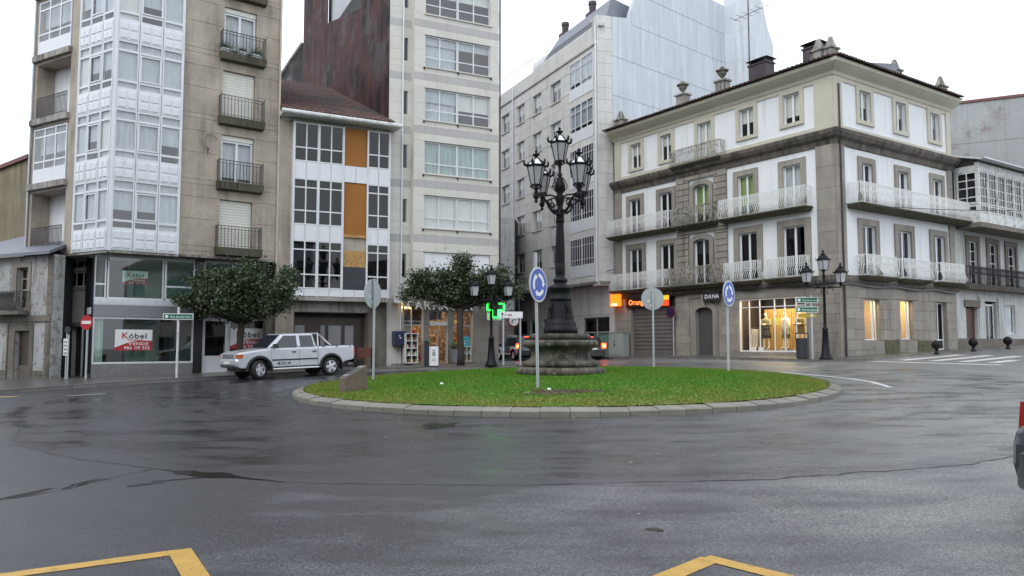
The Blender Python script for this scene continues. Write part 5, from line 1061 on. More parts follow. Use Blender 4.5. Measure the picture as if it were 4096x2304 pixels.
for a in range(4):
    put('base_ornament', cached('borna', lambda: MB().hexa([(-.10,-.47,1.80),(.10,-.47,1.80),(.10,-.38,1.80),(-.10,-.38,1.80)], [(-.07,-.40,2.28),(.07,-.40,2.28),(.07,-.32,2.28),(-.07,-.32,2.28)]).box(-.05, .05, -.47, -.4, 1.95, 2.15).mesh('base_ornament', IRON)), CL, LM @ RZ(a*math.pi/2+.6))
put('shaft', MB().lathe([(.145,3.58),(.14,4.2),(.11,4.97)], 32, flute=lambda a, z: 1+.05*math.cos(16*a)).mesh('shaft', IRON), CL, LM)
put('capital', MB().lathe([(.14,4.95),(.145,5.0),(.13,5.18),(.15,5.2),(.15,5.24),(.11,5.3),(.09,5.45),(.12,5.6),(.16,5.7),(.13,5.82),(.09,5.9),(.17,6.05),(.19,6.16),(.14,6.30),(.07,6.42),(.06,6.5),(.09,6.54),(.05,6.6),(.045,6.84)], 20).mesh('capital', IRON, True), CL, LM)
q = MB()
for i in range(6):
    a = i*math.pi/3; q.tube([(r*math.cos(a), r*math.sin(a), z) for r, z in ((.1,5.95),(.22,6.08),(.24,6.2),(.16,6.36),(.09,6.46))], .018, 5)
put('vase_ribs', q.mesh('vase_ribs', IRON), CL, LM)
FROST = mat('frosted_glass', (.36, .36, .37), .3, .05, spec=.5); OPAL = mat('opal_roof_glass', (.75, .76, .78), .2, .03)
def lantern_meshes(s):
    n_ = 6; b = MB(); rb, rt, h = .165*s, .30*s, .60*s; c60 = [(math.cos(i*math.pi/3+.2), math.sin(i*math.pi/3+.2)) for i in range(n_)]
    for i, (x, y) in enumerate(c60):
        b.tube([(rb*x, rb*y, 0), (rt*x, rt*y, h)], .020*s, 4)
        b.tube([(rt*x, rt*y, h), (.385*s*x, .385*s*y, h+.05*s), (.41*s*x, .41*s*y, h+.15*s), (.37*s*x, .37*s*y, h+.21*s)], [.03*s, .05*s, .034*s, .010*s], 5)       # leaf horns
        b.tube([(rt*x, rt*y, h+.03*s), (.1*s*x, .1*s*y, h+.27*s)], .016*s, 4)
        x2, y2 = c60[(i+1) % n_]; b.tube([(rb*x, rb*y, 0), (rb*x2, rb*y2, 0)], .020*s, 4); b.tube([(rb*1.05*x, rb*1.05*y, -.05*s), (rb*1.05*x2, rb*1.05*y2, -.05*s)], .016*s, 4)
        b.hexa([(rt*x,rt*y,h-.03*s),(rt*x2,rt*y2,h-.03*s),(rt*.96*x2,rt*.96*y2,h-.03*s),(rt*.96*x,rt*.96*y,h-.03*s)], [(rt*1.06*x,rt*1.06*y,h+.045*s),(rt*1.06*x2,rt*1.06*y2,h+.045*s),(rt*x2,rt*y2,h+.045*s),(rt*x,rt*y,h+.045*s)])
        b.tube([(rb*x, rb*y, 0), (rb*1.25*x, rb*1.25*y, -.06*s), (rb*.7*x, rb*.7*y, -.12*s), (.03*s*x, .03*s*y, -.13*s)], .016*s, 4)
    b.lathe([(.10*s,h+.26*s),(.06*s,h+.29*s),(.05*s,h+.33*s),(.11*s,h+.37*s),(.12*s,h+.40*s),(.05*s,h+.43*s),(.03*s,h+.47*s),(.05*s,h+.50*s),(.012*s,h+.55*s)], 10)
    b.lathe([(.05*s,-.22*s),(.06*s,-.14*s),(.03*s,-.12*s),(.02*s,0)], 8)
    gl = MB(); 
    gl.add([(rb*.97*x, rb*.97*y, .01) for x, y in c60]+[(rt*.96*x, rt*.96*y, h-.02) for x, y in c60], [(i, (i+1) % 6, 6+(i+1) % 6, 6+i) for i in range(6)])
    rf_ = MB(); rf_.add([(rt*.98*x, rt*.98*y, h+.02) for x, y in c60]+[(.09*s*x, .09*s*y, h+.26*s) for x, y in c60], [(i, (i+1) % 6, 6+(i+1) % 6, 6+i) for i in range(6)])
    return b.mesh('lantern_frame', IRON), gl.mesh('lantern_glass', FROST), rf_.mesh('lantern_roof', OPAL)
LT = lantern_meshes(1.0)
def lantern(par, M, meshes):
    o = put('lantern', meshes[0], par, M); put('glass', meshes[1], o, M); put('lantern_roof', meshes[2], o, M); return o
lantern(CL, LM @ T(0, 0, 7.0), LT)
for ax_, ay in ((-.80, -.60), (.56, -.83), (.80, .60), (-.56, .83)):
    an_ = math.atan2(ay, ax_)
    arm = MB().tube([(.08,0,5.35),(.3,0,5.30),(.45,0,5.40),(.6,0,5.62),(.8,0,5.78),(1.0,0,5.80)], [.05,.05,.045,.04,.04,.045], 6).tube([(.08,0,5.78),(.4,0,5.82),(.7,0,5.78),(1.0,0,5.82)], .03, 6)
    arm.tube([(.42+.11*math.cos(t)*(1-i*.05), 0, 5.58+.11*math.sin(t)*(1-i*.05)) for i, t in enumerate([j*.6 for j in range(12)])], .025, 5).lathe([(.03,5.50),(.06,5.55),(.03,5.60),(.09,5.66),(.1,5.74),(.06,5.80),(.07,5.86)], 10, (1.0, 0, 0))
    put('arm', cached('armC', lambda: arm.mesh('arm', IRON)), CL, LM @ RZ(an_)); lantern(CL, LM @ RZ(an_) @ T(1.0, 0, 6.08) @ RZ(-an_), LT)
# ------------------------------------------------------------------ three-lantern street lamps
LS = lantern_meshes(.82)
def small_lantern():
    b = MB(); n_ = 4; c = [(1,1),(-1,1),(-1,-1),(1,-1)]
    for i, (x, y) in enumerate(c):
        x2, y2 = c[(i+1) % 4]; b.tube([(.12*x, .12*y, 0), (.17*x, .17*y, .42)], .014, 4); b.tube([(.12*x, .12*y, 0), (.12*x2, .12*y2, 0)], .014, 4)
        b.tube([(.17*x, .17*y, .42), (.225*x, .225*y, .44), (.23*x, .23*y, .52)], [.02, .02, .008], 4)
    b.hexa([(-.2,-.2,.41),(.2,-.2,.41),(.2,.2,.41),(-.2,.2,.41)], [(-.2,-.2,.46),(.2,-.2,.46),(.2,.2,.46),(-.2,.2,.46)]); b.lathe([(.24,.46),(.22,.52),(.15,.60),(.08,.64),(.10,.67),(.05,.70),(.03,.74),(.06,.78),(.01,.86)], 12); b.lathe([(.02,-.16),(.05,-.1),(.09,0)], 8)
    gl = MB().add([(.115*x, .115*y, .01) for x, y in c]+[(.165*x, .165*y, .41) for x, y in c], [(i, (i+1) % 4, 4+(i+1) % 4, 4+i) for i in range(4)])
    return b.mesh('lantern_frame', IRON), gl.mesh('lantern_glass', mat('clear_lantern_glass', (.42, .44, .46), .15, .05, spec=.6))
SLM = small_lantern()
def street_lamp(x, y, z, ang, H, label):
    M = T(x, y, z) @ RZ(ang); t = thing('street_lamp', label, 'street lamp', M, 'three-lantern street lamps'); k = H/5.0
    put('post', cached('slpost', lambda: MB().lathe([(.30,0),(.30,.06),(.25,.1),(.24,.2),(.20,.25),(.15,.9),(.12,1.35),(.14,1.38),(.14,1.44),(.09,1.5),(.07,1.6),(.06,3.3),(.09,3.33),(.09,3.38),(.06,3.42),(.055,3.9),(.08,3.95),(.05,4.0),(.04,4.12)], 16).mesh('post', IRON, True)), t, M @ scl(1, 1, k))
    for s in (-1, 1):
        put('arm', cached(('slarm', s), lambda: MB().tube([(0,0,3.38),(s*.4,0,3.40),(s*.82,0,3.40),(s*.82,0,3.5)], .03, 6).tube([(s*(.30+.17*math.cos(a)), 0, 3.2+.17*math.sin(a)) for a in [j*.5 for j in range(9)]], .018, 5).tube([(s*(.28+.14*math.cos(a)), 0, 3.58+.14*math.sin(a)) for a in [j*.5+2 for j in range(10)]], .018, 5).mesh('arm', IRON)), t, M @ scl(1, 1, k))
    for dx, dz in ((-.82, 3.62*k), (.82, 3.62*k), (0, 4.22*k)):
        o = put('lantern', SLM[0], t, M @ T(dx, 0, dz) @ RZ(.3) @ scl(1.1, 1.1, 1.12)); put('glass', SLM[1], o, M @ T(dx, 0, dz) @ RZ(.3) @ scl(1.1, 1.1, 1.12))
street_lamp(14.75, 37.3, g(14.75, 37.3)+.125, .05, 5.0, 'black three-lantern street lamp in front of the corner shop window')
street_lamp(-1.0, 38.3, g(-1, 38.3)+.125, .05, 4.65, 'black three-lantern street lamp beside the pharmacy tree')
# ------------------------------------------------------------------ traffic signs
def disc(r, t, m, name, n_=40): return MB().tube([(0, 0, 0), (0, t, 0)], r, n_).mesh(name, m)
def roundabout(x, y, hpole, zc, r, yaw, label, group, back=False, tilt=0):
    M = T(x, y, gi(x, y)-.02) @ RY(tilt); t = thing('traffic_sign', label, 'traffic sign', M, group)
    put('pole', MB().box(-.035, .035, -.02, .02, 0, hpole).box(-.02, .02, -.035, .035, 0, hpole-.01).mesh('pole', GALV), t, M @ RZ(yaw))
    S_ = M @ T(0, 0, zc) @ RZ(yaw)
    put('sign_plate', cached(('plate', r), lambda: MB().tube([(0, -.06, 0), (0, -.075, 0)], r, 40).mesh('sign_plate', SIGNGR)), t, S_)
    put('sign_rim', cached(('rim', r), lambda: MB().tube([(r*math.cos(a), -.065, r*math.sin(a)) for a in [i*math.pi/24 for i in range(48)]], .014, 5, closed=True).mesh('sign_rim', SIGNGR)), t, S_)
    put('white_ring', cached(('wr', r), lambda: MB().tube([(0, -.0755, 0), (0, -.0775, 0)], r*.985, 40).mesh('white_ring', SIGNW)), t, S_)
    face = put('blue_face', cached(('bf', r), lambda: MB().tube([(0, -.078, 0), (0, -.080, 0)], r*.93, 40).mesh('blue_face', SIGNB)), t, S_)
    def arrow():
        q = MB(); n_ = 10; a0, a1 = R(100), R(20); ri, ro = r*.44, r*.66; P = lambda rad, a: (rad*math.cos(a), 0, rad*math.sin(a))
        for i in range(n_):
            a, c = a0+(a1-a0)*i/n_, a0+(a1-a0)*(i+1)/n_; q.quad(P(ri, a), P(ri, c), P(ro, c), P(ro, a))
        q.add([P(r*.36, a1), P(r*.55, a1-R(26)), P(r*.74, a1)], [(0, 1, 2)]); return q.mesh('arrow', SIGNW)
    am = cached(('arr', r), arrow)
    for i in range(3): put('arrow', am, t, S_ @ T(0, -.0815, 0) @ RY(R(120*i+10)))
    if back:
        bm_ = cached('bstk', lambda: MB().box(.12, .2, 0, .004, -.12, -.05).box(.02, .09, 0, .004, -.30, -.24).mesh('sticker', SIGNW)); put('sticker', bm_, t, S_ @ T(0, -.058, 0))
    return t
roundabout(.68, 21.0, 3.62, 2.75, .46, R(58), 'near blue roundabout sign with white circling arrows on a tall galvanised pole', 'roundabout signs', tilt=R(-.8))
roundabout(7.6, 27.9, 3.1, 2.75, .45, R(49), 'blue roundabout sign in front of the arched door, seen from the side', 'roundabout signs')
roundabout(-4.55, 26.1, 3.35, 2.85, .47, R(180+65), 'grey back of a round sign near the left rim of the lawn', 'roundabout signs', True)
roundabout(5.62, 31.5, 3.1, 2.75, .44, R(180+2), 'grey back of a round sign in front of the shuttered phone shop', 'roundabout signs', True)
# commemorative stone
mo = thing('memorial_stone', 'brown stone block with a sloping inscribed plaque on the left of the lawn', 'monument', T(-4.5, 22.25, gi(-4.5, 22.3)) @ RZ(R(-8)))
MM = T(-4.45, 22.3, gi(-4.45, 22.3)-.03) @ RZ(R(36)); MST = mat('brown_stone', (.14, .105, .08), .7, .2, 3, blot=((.2, .18, .16), .5, 5, .56), bump=.3, bsc=25)
put('block', MB().prism([(-.33, 0), (.33, 0), (.33, .72), (-.33, .38)], -.20, .22, 'y').mesh('block', MST), mo, MM)
put('plaque', MB().hexa([(-.27,-.15,.415),(.27,-.15,.693),(.27,.17,.693),(-.27,.17,.415)], [(-.275,-.15,.435),(.265,-.15,.713),(.265,.17,.713),(-.275,.17,.435)]).mesh('plaque', mat('grey_plaque', (.22, .24, .23), .4, .15)), mo, MM)
for i in range(5): put('engraving', MB().box(-.2, .2, -.01, .01, 0, .003).mesh('engraving', TXTD), mo, MM @ T(-.004, -.1+i*.055, .576) @ RY(-math.atan2(.34, .66)))
# green street-name signs
def namesign(par, M, W, H, s, size, arrow=True):
    o = put('name_plate', MB().box(0, W, 0, .03, 0, H).mesh('name_plate', SIGNW), par, M); put('green_face', MB().box(.03, W-.03, -.006, 0, .03, H-.03).mesh('green_face', SIGNG), o, M)
    put('emblem', MB().tube([(.15, -.006, H/2), (.15, -.012, H/2)], H*.26, 12).mesh('emblem', SIGNW), o, M); text('lettering', s, size, SIGNW, o, M @ T(.30, -.012, H*.30), .003)
ns = thing('street_name_sign', 'green street-name sign on a white post by the vacant shop', 'sign', T(-14.0, 33.2, g(-14, 33.2)+.12)); NM = T(-14.0, 33.2, g(-14, 33.2)+.12) @ RZ(R(12))
put('post', MB().tube([(0, 0, 0), (0, 0, 2.95)], .05, 8).mesh('post', WOLD), ns, NM); namesign(ns, NM @ T(-.60, -.06, 2.42), 1.20, .26, 'Rúa Serafín Pazo', .115)
rs = thing('street_name_sign', 'stacked green and yellow name signs on a grey post at the corner', 'sign', T(14.35, 37.9, g(14.35, 37.9)+.12)); RMx = T(14.35, 37.9, g(14.35, 37.9)+.12) @ RZ(R(-6))
put('post', MB().tube([(0, 0, 0), (0, 0, 3.05)], .045, 8).mesh('post', GALV), rs, RMx); namesign(rs, RMx @ T(-.72, -.06, 2.68), 1.02, .27, 'Tol Pérez Viondi', .11); namesign(rs, RMx @ T(-.75, -.06, 2.22), 1.05, .28, 'Rúa Peregrina', .12)
o = put('yellow_plate', MB().box(-.62, .22, -.05, -.02, 1.98, 2.17).mesh('yellow_plate', mat('sign_yellow', (.45, .33, .05), .4)), rs, RMx); put('plate_mark', MB().box(-.05, .05, -.056, -.05, 2.0, 2.15).mesh('plate_mark', SIGNW), o, RMx)
# no-entry sign and post box by the entrance
ne = thing('no_entry_sign', 'red no-entry sign with white bar beside the dark entrance', 'traffic sign', T(-17.9, 33.4, g(-17.9, 33.4)+.12)); EM = T(-17.9, 33.4, g(-17.9, 33.4)+.12) @ RZ(R(-15))
put('post', MB().tube([(0, 0, 0), (0, 0, 2.6)], .045, 8).mesh('post', GALV), ne, EM); put('sign_plate', disc(.31, .02, SIGNR, 'sign_plate'), ne, EM @ T(0, -.08, 2.38)); put('white_bar', MB().box(-.23, .23, -.088, -.08, 2.32, 2.45).mesh('white_bar', SIGNW), ne, EM)
pb = thing('notice_post', 'pale notice plates on a pole at the left of the entrance', 'sign', T(-19.2, 34.2, g(-19.2, 34.2)+.12)); PM = T(-19.2, 34.2, g(-19.2, 34.2)+.12) @ RZ(R(-20))
put('post', MB().tube([(0, 0, 0), (0, 0, 1.95)], .035, 8).tube([(.1, 0, 0), (.1, 0, 1.9)], .03, 6).mesh('post', GALV), pb, PM); put('notice_plate', MB().box(-.13, .13, -.06, -.04, 1.0, 1.72).mesh('notice_plate', SIGNW), pb, PM)
for i in range(4): put('notice_line', MB().box(-.1, .1, -.064, -.06, 1.06+i*.16, 1.14+i*.16).mesh('notice_line', mat('grey_print', (.3, .32, .3), .5)), pb, PM)
put('round_mirror', disc(.16, .03, TXTD, 'round_mirror'), pb, PM @ T(.06, -.05, 2.1))
# direction sign near the side street
ds = thing('direction_sign', 'white direction sign with red lettering on a grey post by the side street', 'traffic sign', T(-.42, 38.35, g(-.4, 38.3)+.12)); DM = T(-.42, 38.35, g(-.4, 38.3)+.12) @ RZ(R(14))
put('post', MB().tube([(0, 0, 0), (0, 0, 2.5)], .045, 8).mesh('post', GALV), ds, DM); put('sign_plate', MB().box(-.18, .95, -.07, -.045, 2.28, 2.60).mesh('sign_plate', SIGNW), ds, DM); put('arrow', MB().box(-.08, -.05, -.074, -.07, 2.33, 2.5).prism([(-.14, 2.46), (.01, 2.46), (-.065, 2.56)], -.074, -.07, 'y').mesh('arrow', TXTD), ds, DM)
text('lettering', 'P 400', .15, SIGNR, ds, DM @ T(.06, -.074, 2.38), .002); put('second_post', MB().tube([(.85, 0, 0), (.85, 0, 2.6)], .04, 8).mesh('second_post', GALV), ds, DM)
nt_ = thing('no_turn_sign', 'round no-right-turn sign on the dark post beside the side street', 'traffic sign', T(.1, 45.5, g(.1, 45.5)+.1)); TM_ = T(.1, 45.5, g(.1, 45.5)+.1)
put('post', MB().tube([(.3, 0, 0), (.3, 0, 4.2)], .04, 8).mesh('post', RUST), nt_, TM_); put('sign_plate', disc(.36, .02, mat('sign_red_dull', (.12, .01, .012), .4), 'sign_plate'), nt_, TM_ @ T(0, -.08, 2.3)); put('white_face', disc(.27, .006, SIGNW, 'white_face'), nt_, TM_ @ T(0, -.09, 2.3)); put('arrow', MB().tube([(-.1, -.094, 2.15), (-.08, -.094, 2.33), (.02, -.094, 2.38), (.14, -.094, 2.38)], .03, 4).mesh('arrow', TXTD), nt_, TM_)
nw = thing('no_parking_sign', 'dark round no-parking sign at the right of the perforated shutter', 'traffic sign', RLF @ T(5.75, -.35, 4.2)); put('sign_plate', disc(.36, .02, mat('np_red', (.10, .008, .012), .4), 'sign_plate'), nw, RLF @ T(5.75, -.45, 4.0)); put('blue_face', disc(.27, .006, mat('np_blue', (.012, .01, .05), .4), 'blue_face'), nw, RLF @ T(5.75, -.46, 4.0)); put('post', MB().tube([(5.95, -.4, 1.3), (5.95, -.4, 4.3)], .035, 8).mesh('post', GALV), nw, RLF)
# ------------------------------------------------------------------ trees
BARK = mat('bark', (.045, .035, .028), .9, .3, 6, bump=.6, bsc=20)
def leafmat(name, a, c):
    m = bpy.data.materials.new(name); m.use_nodes = True; n = m.node_tree.nodes; l = m.node_tree.links; b = n['Principled BSDF']; b.inputs['Roughness'].default_value = .42
    ge = n.new('ShaderNodeNewGeometry'); t = n.new('ShaderNodeTexNoise'); t.inputs['Scale'].default_value = 9; l.new(ge.outputs['Position'], t.inputs['Vector'])
    r = n.new('ShaderNodeMix'); r.data_type = 'RGBA'; r.inputs[6].default_value = a+(1,); r.inputs[7].default_value = c+(1,); l.new(t.outputs[0], r.inputs[0]); l.new(r.outputs[2], b.inputs['Base Color']); MATS[name] = m; return m
LEAFD = leafmat('leaf_dark_green', (.012, .026, .010), (.085, .12, .05))
def tree(x, y, z, H0, shoots, spread, label, N, lean, droop):
    M = T(x, y, z); t = thing('street_tree', label, 'tree', M, 'street trees'); rng = random.Random(int(x*100))
    b = MB(); b.tube([(0,0,-.1),(.02,0,.6),(-.02,.01,1.4),(lean*.5,0,H0)], [.21,.17,.15,.17], 10); tips = []
    for i, (dx, dy, h) in enumerate(shoots):
        p0 = Vector((lean*.5, 0, H0-.1)); p1 = Vector((dx*.45, dy*.45, H0+.35)); p2 = Vector((dx*.85, dy*.85, H0+.75)); p3 = Vector((dx, dy, h-.1))
        b.tube([p0, p1, p2, p3], [.075, .055, .035, .012], 5); tips.append((p1, p2, p3))
    put('trunk', b.mesh('trunk', BARK, True), t, M)
    P = []; D = []
    for (p1, p2, p3) in tips:
        for j in range(15):                                   # side twigs, each a clump of leaves
            f = rng.random(); base = p1.lerp(p2, f*1.2) if j < 4 else p2.lerp(p3, rng.random()*1.05)
            d = Vector((rng.gauss(0, 1), rng.gauss(0, 1), rng.gauss(.35, .55))).normalized(); L = rng.uniform(.4, 1.0)*spread; tip = base+d*L
            for k in range(N//(len(tips)*15)):
                e_ = 2.2 if rng.random() < .14 else 1; q = base.lerp(tip, rng.uniform(.15, 1.1))+Vector((rng.gauss(0, .12), rng.gauss(0, .12), rng.gauss(.02, .11)))*e_; P.append(q); D.append((d*.6+Vector((rng.gauss(0, .8), rng.gauss(0, .8), rng.gauss(-droop, .6)))).normalized())
    P = np.array([tuple(v) for v in P]); D = np.array([tuple(v) for v in D]); n_ = len(P)
    S_ = np.cross(D, np.random.randn(n_, 3)); S_ /= np.linalg.norm(S_, axis=1)[:, None]+1e-6; Ln = (.11+.09*np.random.rand(n_))[:, None]; Wd = Ln*.24
    V = np.stack([P, P+D*Ln*.5+S_*Wd, P+D*Ln, P+D*Ln*.5-S_*Wd], 1).reshape(-1, 3)
    me = bpy.data.meshes.new('crown'); me.vertices.add(4*n_); me.vertices.foreach_set('co', V.astype(np.float32).ravel()); me.loops.add(4*n_); me.loops.foreach_set('vertex_index', np.arange(4*n_, dtype=np.int32)); me.polygons.add(n_); me.polygons.foreach_set('loop_start', np.arange(0, 4*n_, 4, dtype=np.int32)); me.polygons.foreach_set('loop_total', np.full(n_, 4, dtype=np.int32)); me.materials.append(LEAFD); me.update()
    put('crown', me, t, M)
rng = random.Random(3); sh1 = []; sh2 = []
for i in range(30):
    dx = -2.65+5.1*(i+rng.random())/30; sh1.append((dx, rng.uniform(-1.25, 1.25), 4.45+.28*math.sin(dx*3.4+1)+rng.uniform(-.55, .3)-.55*abs(dx/2.6)**2.5))
for i in range(36):
    dx = -2.75+5.6*(i+rng.random())/36; sh2.append((dx, rng.uniform(-.45, 1.7), 4.55+rng.uniform(-.6, .5)-.6*abs(dx/2.8)**2.5+(.75 if abs(dx) < .25 else 0)))
tree(-12.25, 35.75, g(-12.25, 35.75)+.1, 2.35, sh1, .68, 'broad dark green street tree behind the silver pickup', 30000, .1, .3)
tree(-2.54, 39.3, g(-2.54, 39.3)+.1, 2.85, sh2, .5, 'feathery street tree in front of the pharmacy', 28000, -.1, -.1)
# ------------------------------------------------------------------ street furniture
def box_thing(name, label, cat, M, parts, group=None):
    t = thing(name, label, cat, M, group)
    for nm, b_, m_ in parts: put(nm, b_.mesh(nm, m_), t, M)
    return t
z_ = g(-3.9, 38.6)+.125
box_thing('litter_bin', 'dark litter bin with a white crest panel outside the pharmacy', 'bin', T(-3.9, 38.6, z_) @ RZ(.25), [('body', MB().box(-.33, -.16, -.2, .25, 0, 1.25).box(-.16, .33, -.1, .25, 0, 1.0), TXTD), ('advert_panel', MB().box(-.15, .3, -.14, -.1, .05, .98), SIGNW), ('crest', MB().prism([(.0, .55), (.08, .48), (.16, .55), (.16, .68), (.12, .74), (.04, .74), (0, .68)], -.146, -.14, 'y').box(.02, .14, -.146, -.14, .76, .82).box(-.02, .18, -.146, -.14, .36, .39).box(-.02, .18, -.146, -.14, .28, .31), mat('grey_print', (.3, .3, .3)))])
z_ = g(14.5, 38.6)+.125
box_thing('litter_bin', 'dark grey litter bin below the fashion shop window', 'bin', T(14.05, 38.35, z_), [('body', MB().lathe([(.30,.0),(.30,.95),(.27,.97),(.25,.9)], 20), mat('bin_dark', (.03, .032, .04), .5, .1)), ('handle', MB().tube([(-.3, .05, .9), (-.3, .05, 1.2), (.3, .05, 1.2), (.3, .05, .9)], .03, 6), TXTD)])
CAB = mat('cabinet_grey', (.33, .36, .34), .6, .08, blot=((.25, .26, .24), .5, 4, .56))
box_thing('utility_cabinet', 'grey-green utility cabinet left of the perforated shutter', 'cabinet', RLF @ T(.5, -.75, 1.2), [('body', MB().box(0, 1.4, 0, .5, .12, 1.62), CAB), ('cap', MB().box(-.04, 1.44, -.04, .54, 1.62, 1.68), CAB), ('plinth', MB().box(-.02, 1.42, -.02, .52, -.1, .12), CONC), ('door', MB().box(.05, .68, -.015, 0, .2, 1.55).box(.72, 1.35, -.015, 0, .2, 1.55), CAB), ('label_plate', MB().box(.5, .62, -.022, -.015, .75, .9).box(.5, .62, -.022, -.015, 1.0, 1.08), TXTD)])
for i, (x, y) in enumerate(((21.2, 39.6), (24.2, 41.6), (27.2, 43.5))):
    z_ = g(x, y)+.12; t = thing('bollard', ('first', 'second', 'third')[i]+' ball-topped iron bollard from the corner, beside the crossing', 'bollard', T(x, y, z_), 'ball bollards'); put('ball', cached('ball', lambda: MB().lathe([(.03,.26)]+[(.23*math.cos(a), .46+.23*math.sin(a)) for a in [(-.45+i*.1)*math.pi for i in range(10)]], 16).mesh('ball', IRON, True)), t, T(x, y, z_)); put('foot', cached('bfoot', lambda: MB().lathe([(.13,-.02),(.13,.05),(.08,.1),(.07,.28)], 12).mesh('foot', IRON, True)), t, T(x, y, z_))
# pharmacy pavement displays
SHELF = mat('white_shelf', (.66, .68, .66), .5, .04)
def shelf(F, u0, u1, z0, z1, nx, nz, label, d=.38):
    t = thing('display_shelf', label, 'shelf', F @ T(u0, -d, z0), 'pharmacy display shelves'); W, H = u1-u0, z1-z0; q = MB()
    for i in range(nx+1): u = (W-.04)*i/nx; q.box(u, u+.04, 0, d, 0, H)
    for j in range(nz+1): z = (H-.04)*j/nz; [q.box((W-.04)*i/nx+.04, (W-.04)*(i+1)/nx, .002, d-.002, z, z+.04) for i in range(nx)]
    put('rack', q.mesh('rack', SHELF), t, F @ T(u0, -d, z0)); put('back_panel', MB().box(0, W, d, d+.01, 0, H).mesh('back_panel', PHD), t, F @ T(u0, -d, z0))
    for i in range(nx):
        for j in range(nz):
            for k in range(3):
                u = W*(i+.2+k*.25)/nx; h = random.uniform(.1, H/nz-.1); put('bottle', cached(('btl', k, j % 3), lambda: MB().lathe([(.04,0),(.04,.13),(.018,.16),(.018,.2)], 8).mesh('bottle', (SIGNW, REDB, CURTL)[(k+j) % 3])), t, F @ T(u0+u, -d+.15, z0+.04+(H-.04)*j/nz))
shelf(FN, 5.98, 6.66, 1.07, 2.62, 2, 4, 'tall white cube shelf with bottles left of the pharmacy door'); shelf(FN, 9.15, 9.66, 1.14, 1.95, 2, 2, 'low white cube shelf right of the pharmacy tree')
TQ = mat('turquoise_card', (.03, .33, .42), .5, .1)
box_thing('display_box', 'turquoise card display standing on the low white shelf', 'display', FN @ T(9.15, -.35, 1.96), [('card', MB().hexa([(0,0,0),(.48,0,0),(.48,.25,0),(0,.25,0)], [(0,.05,.52),(.40,.05,.52),(.40,.25,.52),(0,.25,.52)]), TQ), ('print', MB().box(.05, .18, -.01, .0, .1, .16).box(.05, .3, -.01, 0, .24, .27), TXTW)])
box_thing('post_box', 'dark blue post box on the wall left of the pharmacy', 'post box', FN @ T(5.5, .1, 1.95), [('body', MB().box(0, .58, -.25, .35, .05, .78), mat('navy', (.012, .016, .06), .35, .1)), ('plate', MB().box(.2, .26, -.26, -.25, .5, .56).box(.24, .32, -.26, -.25, .4, .46), SIGNW)])
box_thing('plant_tub', 'grey tub with a clipped dark shrub behind the pharmacy tree', 'planter', FN @ T(8.75, -.45, 1.1), [('tub', MB().hexa([(-.2,-.2,0),(.2,-.2,0),(.2,.2,0),(-.2,.2,0)], [(-.26,-.26,.7),(.26,-.26,.7),(.26,.26,.7),(-.26,.26,.7)]), GSIGN), ('shrub', MB().lathe([(.22,.7),(.27,.85),(.22,1.0),(.1,1.05)], 9), LEAFD)])
GCR = mat('green_cross_light', (.1, .9, .4), emit=(.012, 1, .03), es=10)
gc = thing('pharmacy_cross', 'lit green pharmacy cross hanging at the right end of the pharmacy', 'sign', FN @ T(11.0, -.7, 3.6)); GMx = FN @ T(10.35, -.75, 0)
for nm, b_, m_ in (('casing', MB().box(.0, 1.15, .03, .12, 3.85, 4.3).box(.32, .78, .03, .12, 3.45, 4.7), BOARDBLK), ('light_tube', MB().box(.05, .36, 0, .03, 3.86, 3.92).box(.33, .40, 0, .03, 3.50, 3.92).box(.34, .76, 0, .03, 3.47, 3.53).box(.72, .78, 0, .03, 3.5, 3.92).box(.76, 1.1, 0, .03, 3.86, 3.92).box(1.05, 1.11, 0, .03, 3.9, 4.25).box(.05, .11, 0, .03, 3.9, 4.25).box(.05, .36, 0, .03, 4.22, 4.28).box(.76, 1.1, 0, .03, 4.22, 4.28), GCR), ('white_panel', MB().box(.12, .98, .12, .16, 3.35, 3.85), SIGNW)): put(nm, b_.mesh(nm, m_), gc, GMx)
put('bracket', MB().box(.5, .58, .16, .8, 4.0, 4.06).mesh('bracket', RAIL), gc, GMx)
for u, z in ((6.25, 3.95), (6.8, 4.05)): box_thing('pendant_lamp', ('left' if u < 6.5 else 'right')+' glowing oval lamp behind the pharmacy lettering', 'lamp', FN @ T(u, .45, z), [('shade', MB().lathe([(.24,0),(.26,.03),(.2,.06),(.03,.08)], 16), WARM), ('cord', MB().tube([(0, 0, .08), (0, 0, .3)], .01, 4), TXTD)], 'pharmacy pendant lamps')
# bench behind the pickup
RW = mat('red_bench_wood', (.13, .035, .024), .5, .15); bm = T(-7.35, 39.5, g(-7.35, 39.5)+.12) @ RZ(R(26)); t = thing('bench', 'red slatted bench at the wall behind the pickup tail', 'bench', bm)
for i in range(4): put('seat_slat', MB().box(-.5, .5, -.4+i*.11, -.31+i*.11, .42, .45).mesh('seat_slat', RW), t, bm)
for i in range(4): put('back_slat', MB().box(-.5, .5, .08, .11, .52+i*.12, .62+i*.12).mesh('back_slat', RW), t, bm)
for s in (-.4, .4): put('leg', MB().box(s-.03, s+.03, -.4, -.34, 0, .42).box(s-.03, s+.03, .05, .08, 0, 1.0).mesh('leg', IRON), t, bm)
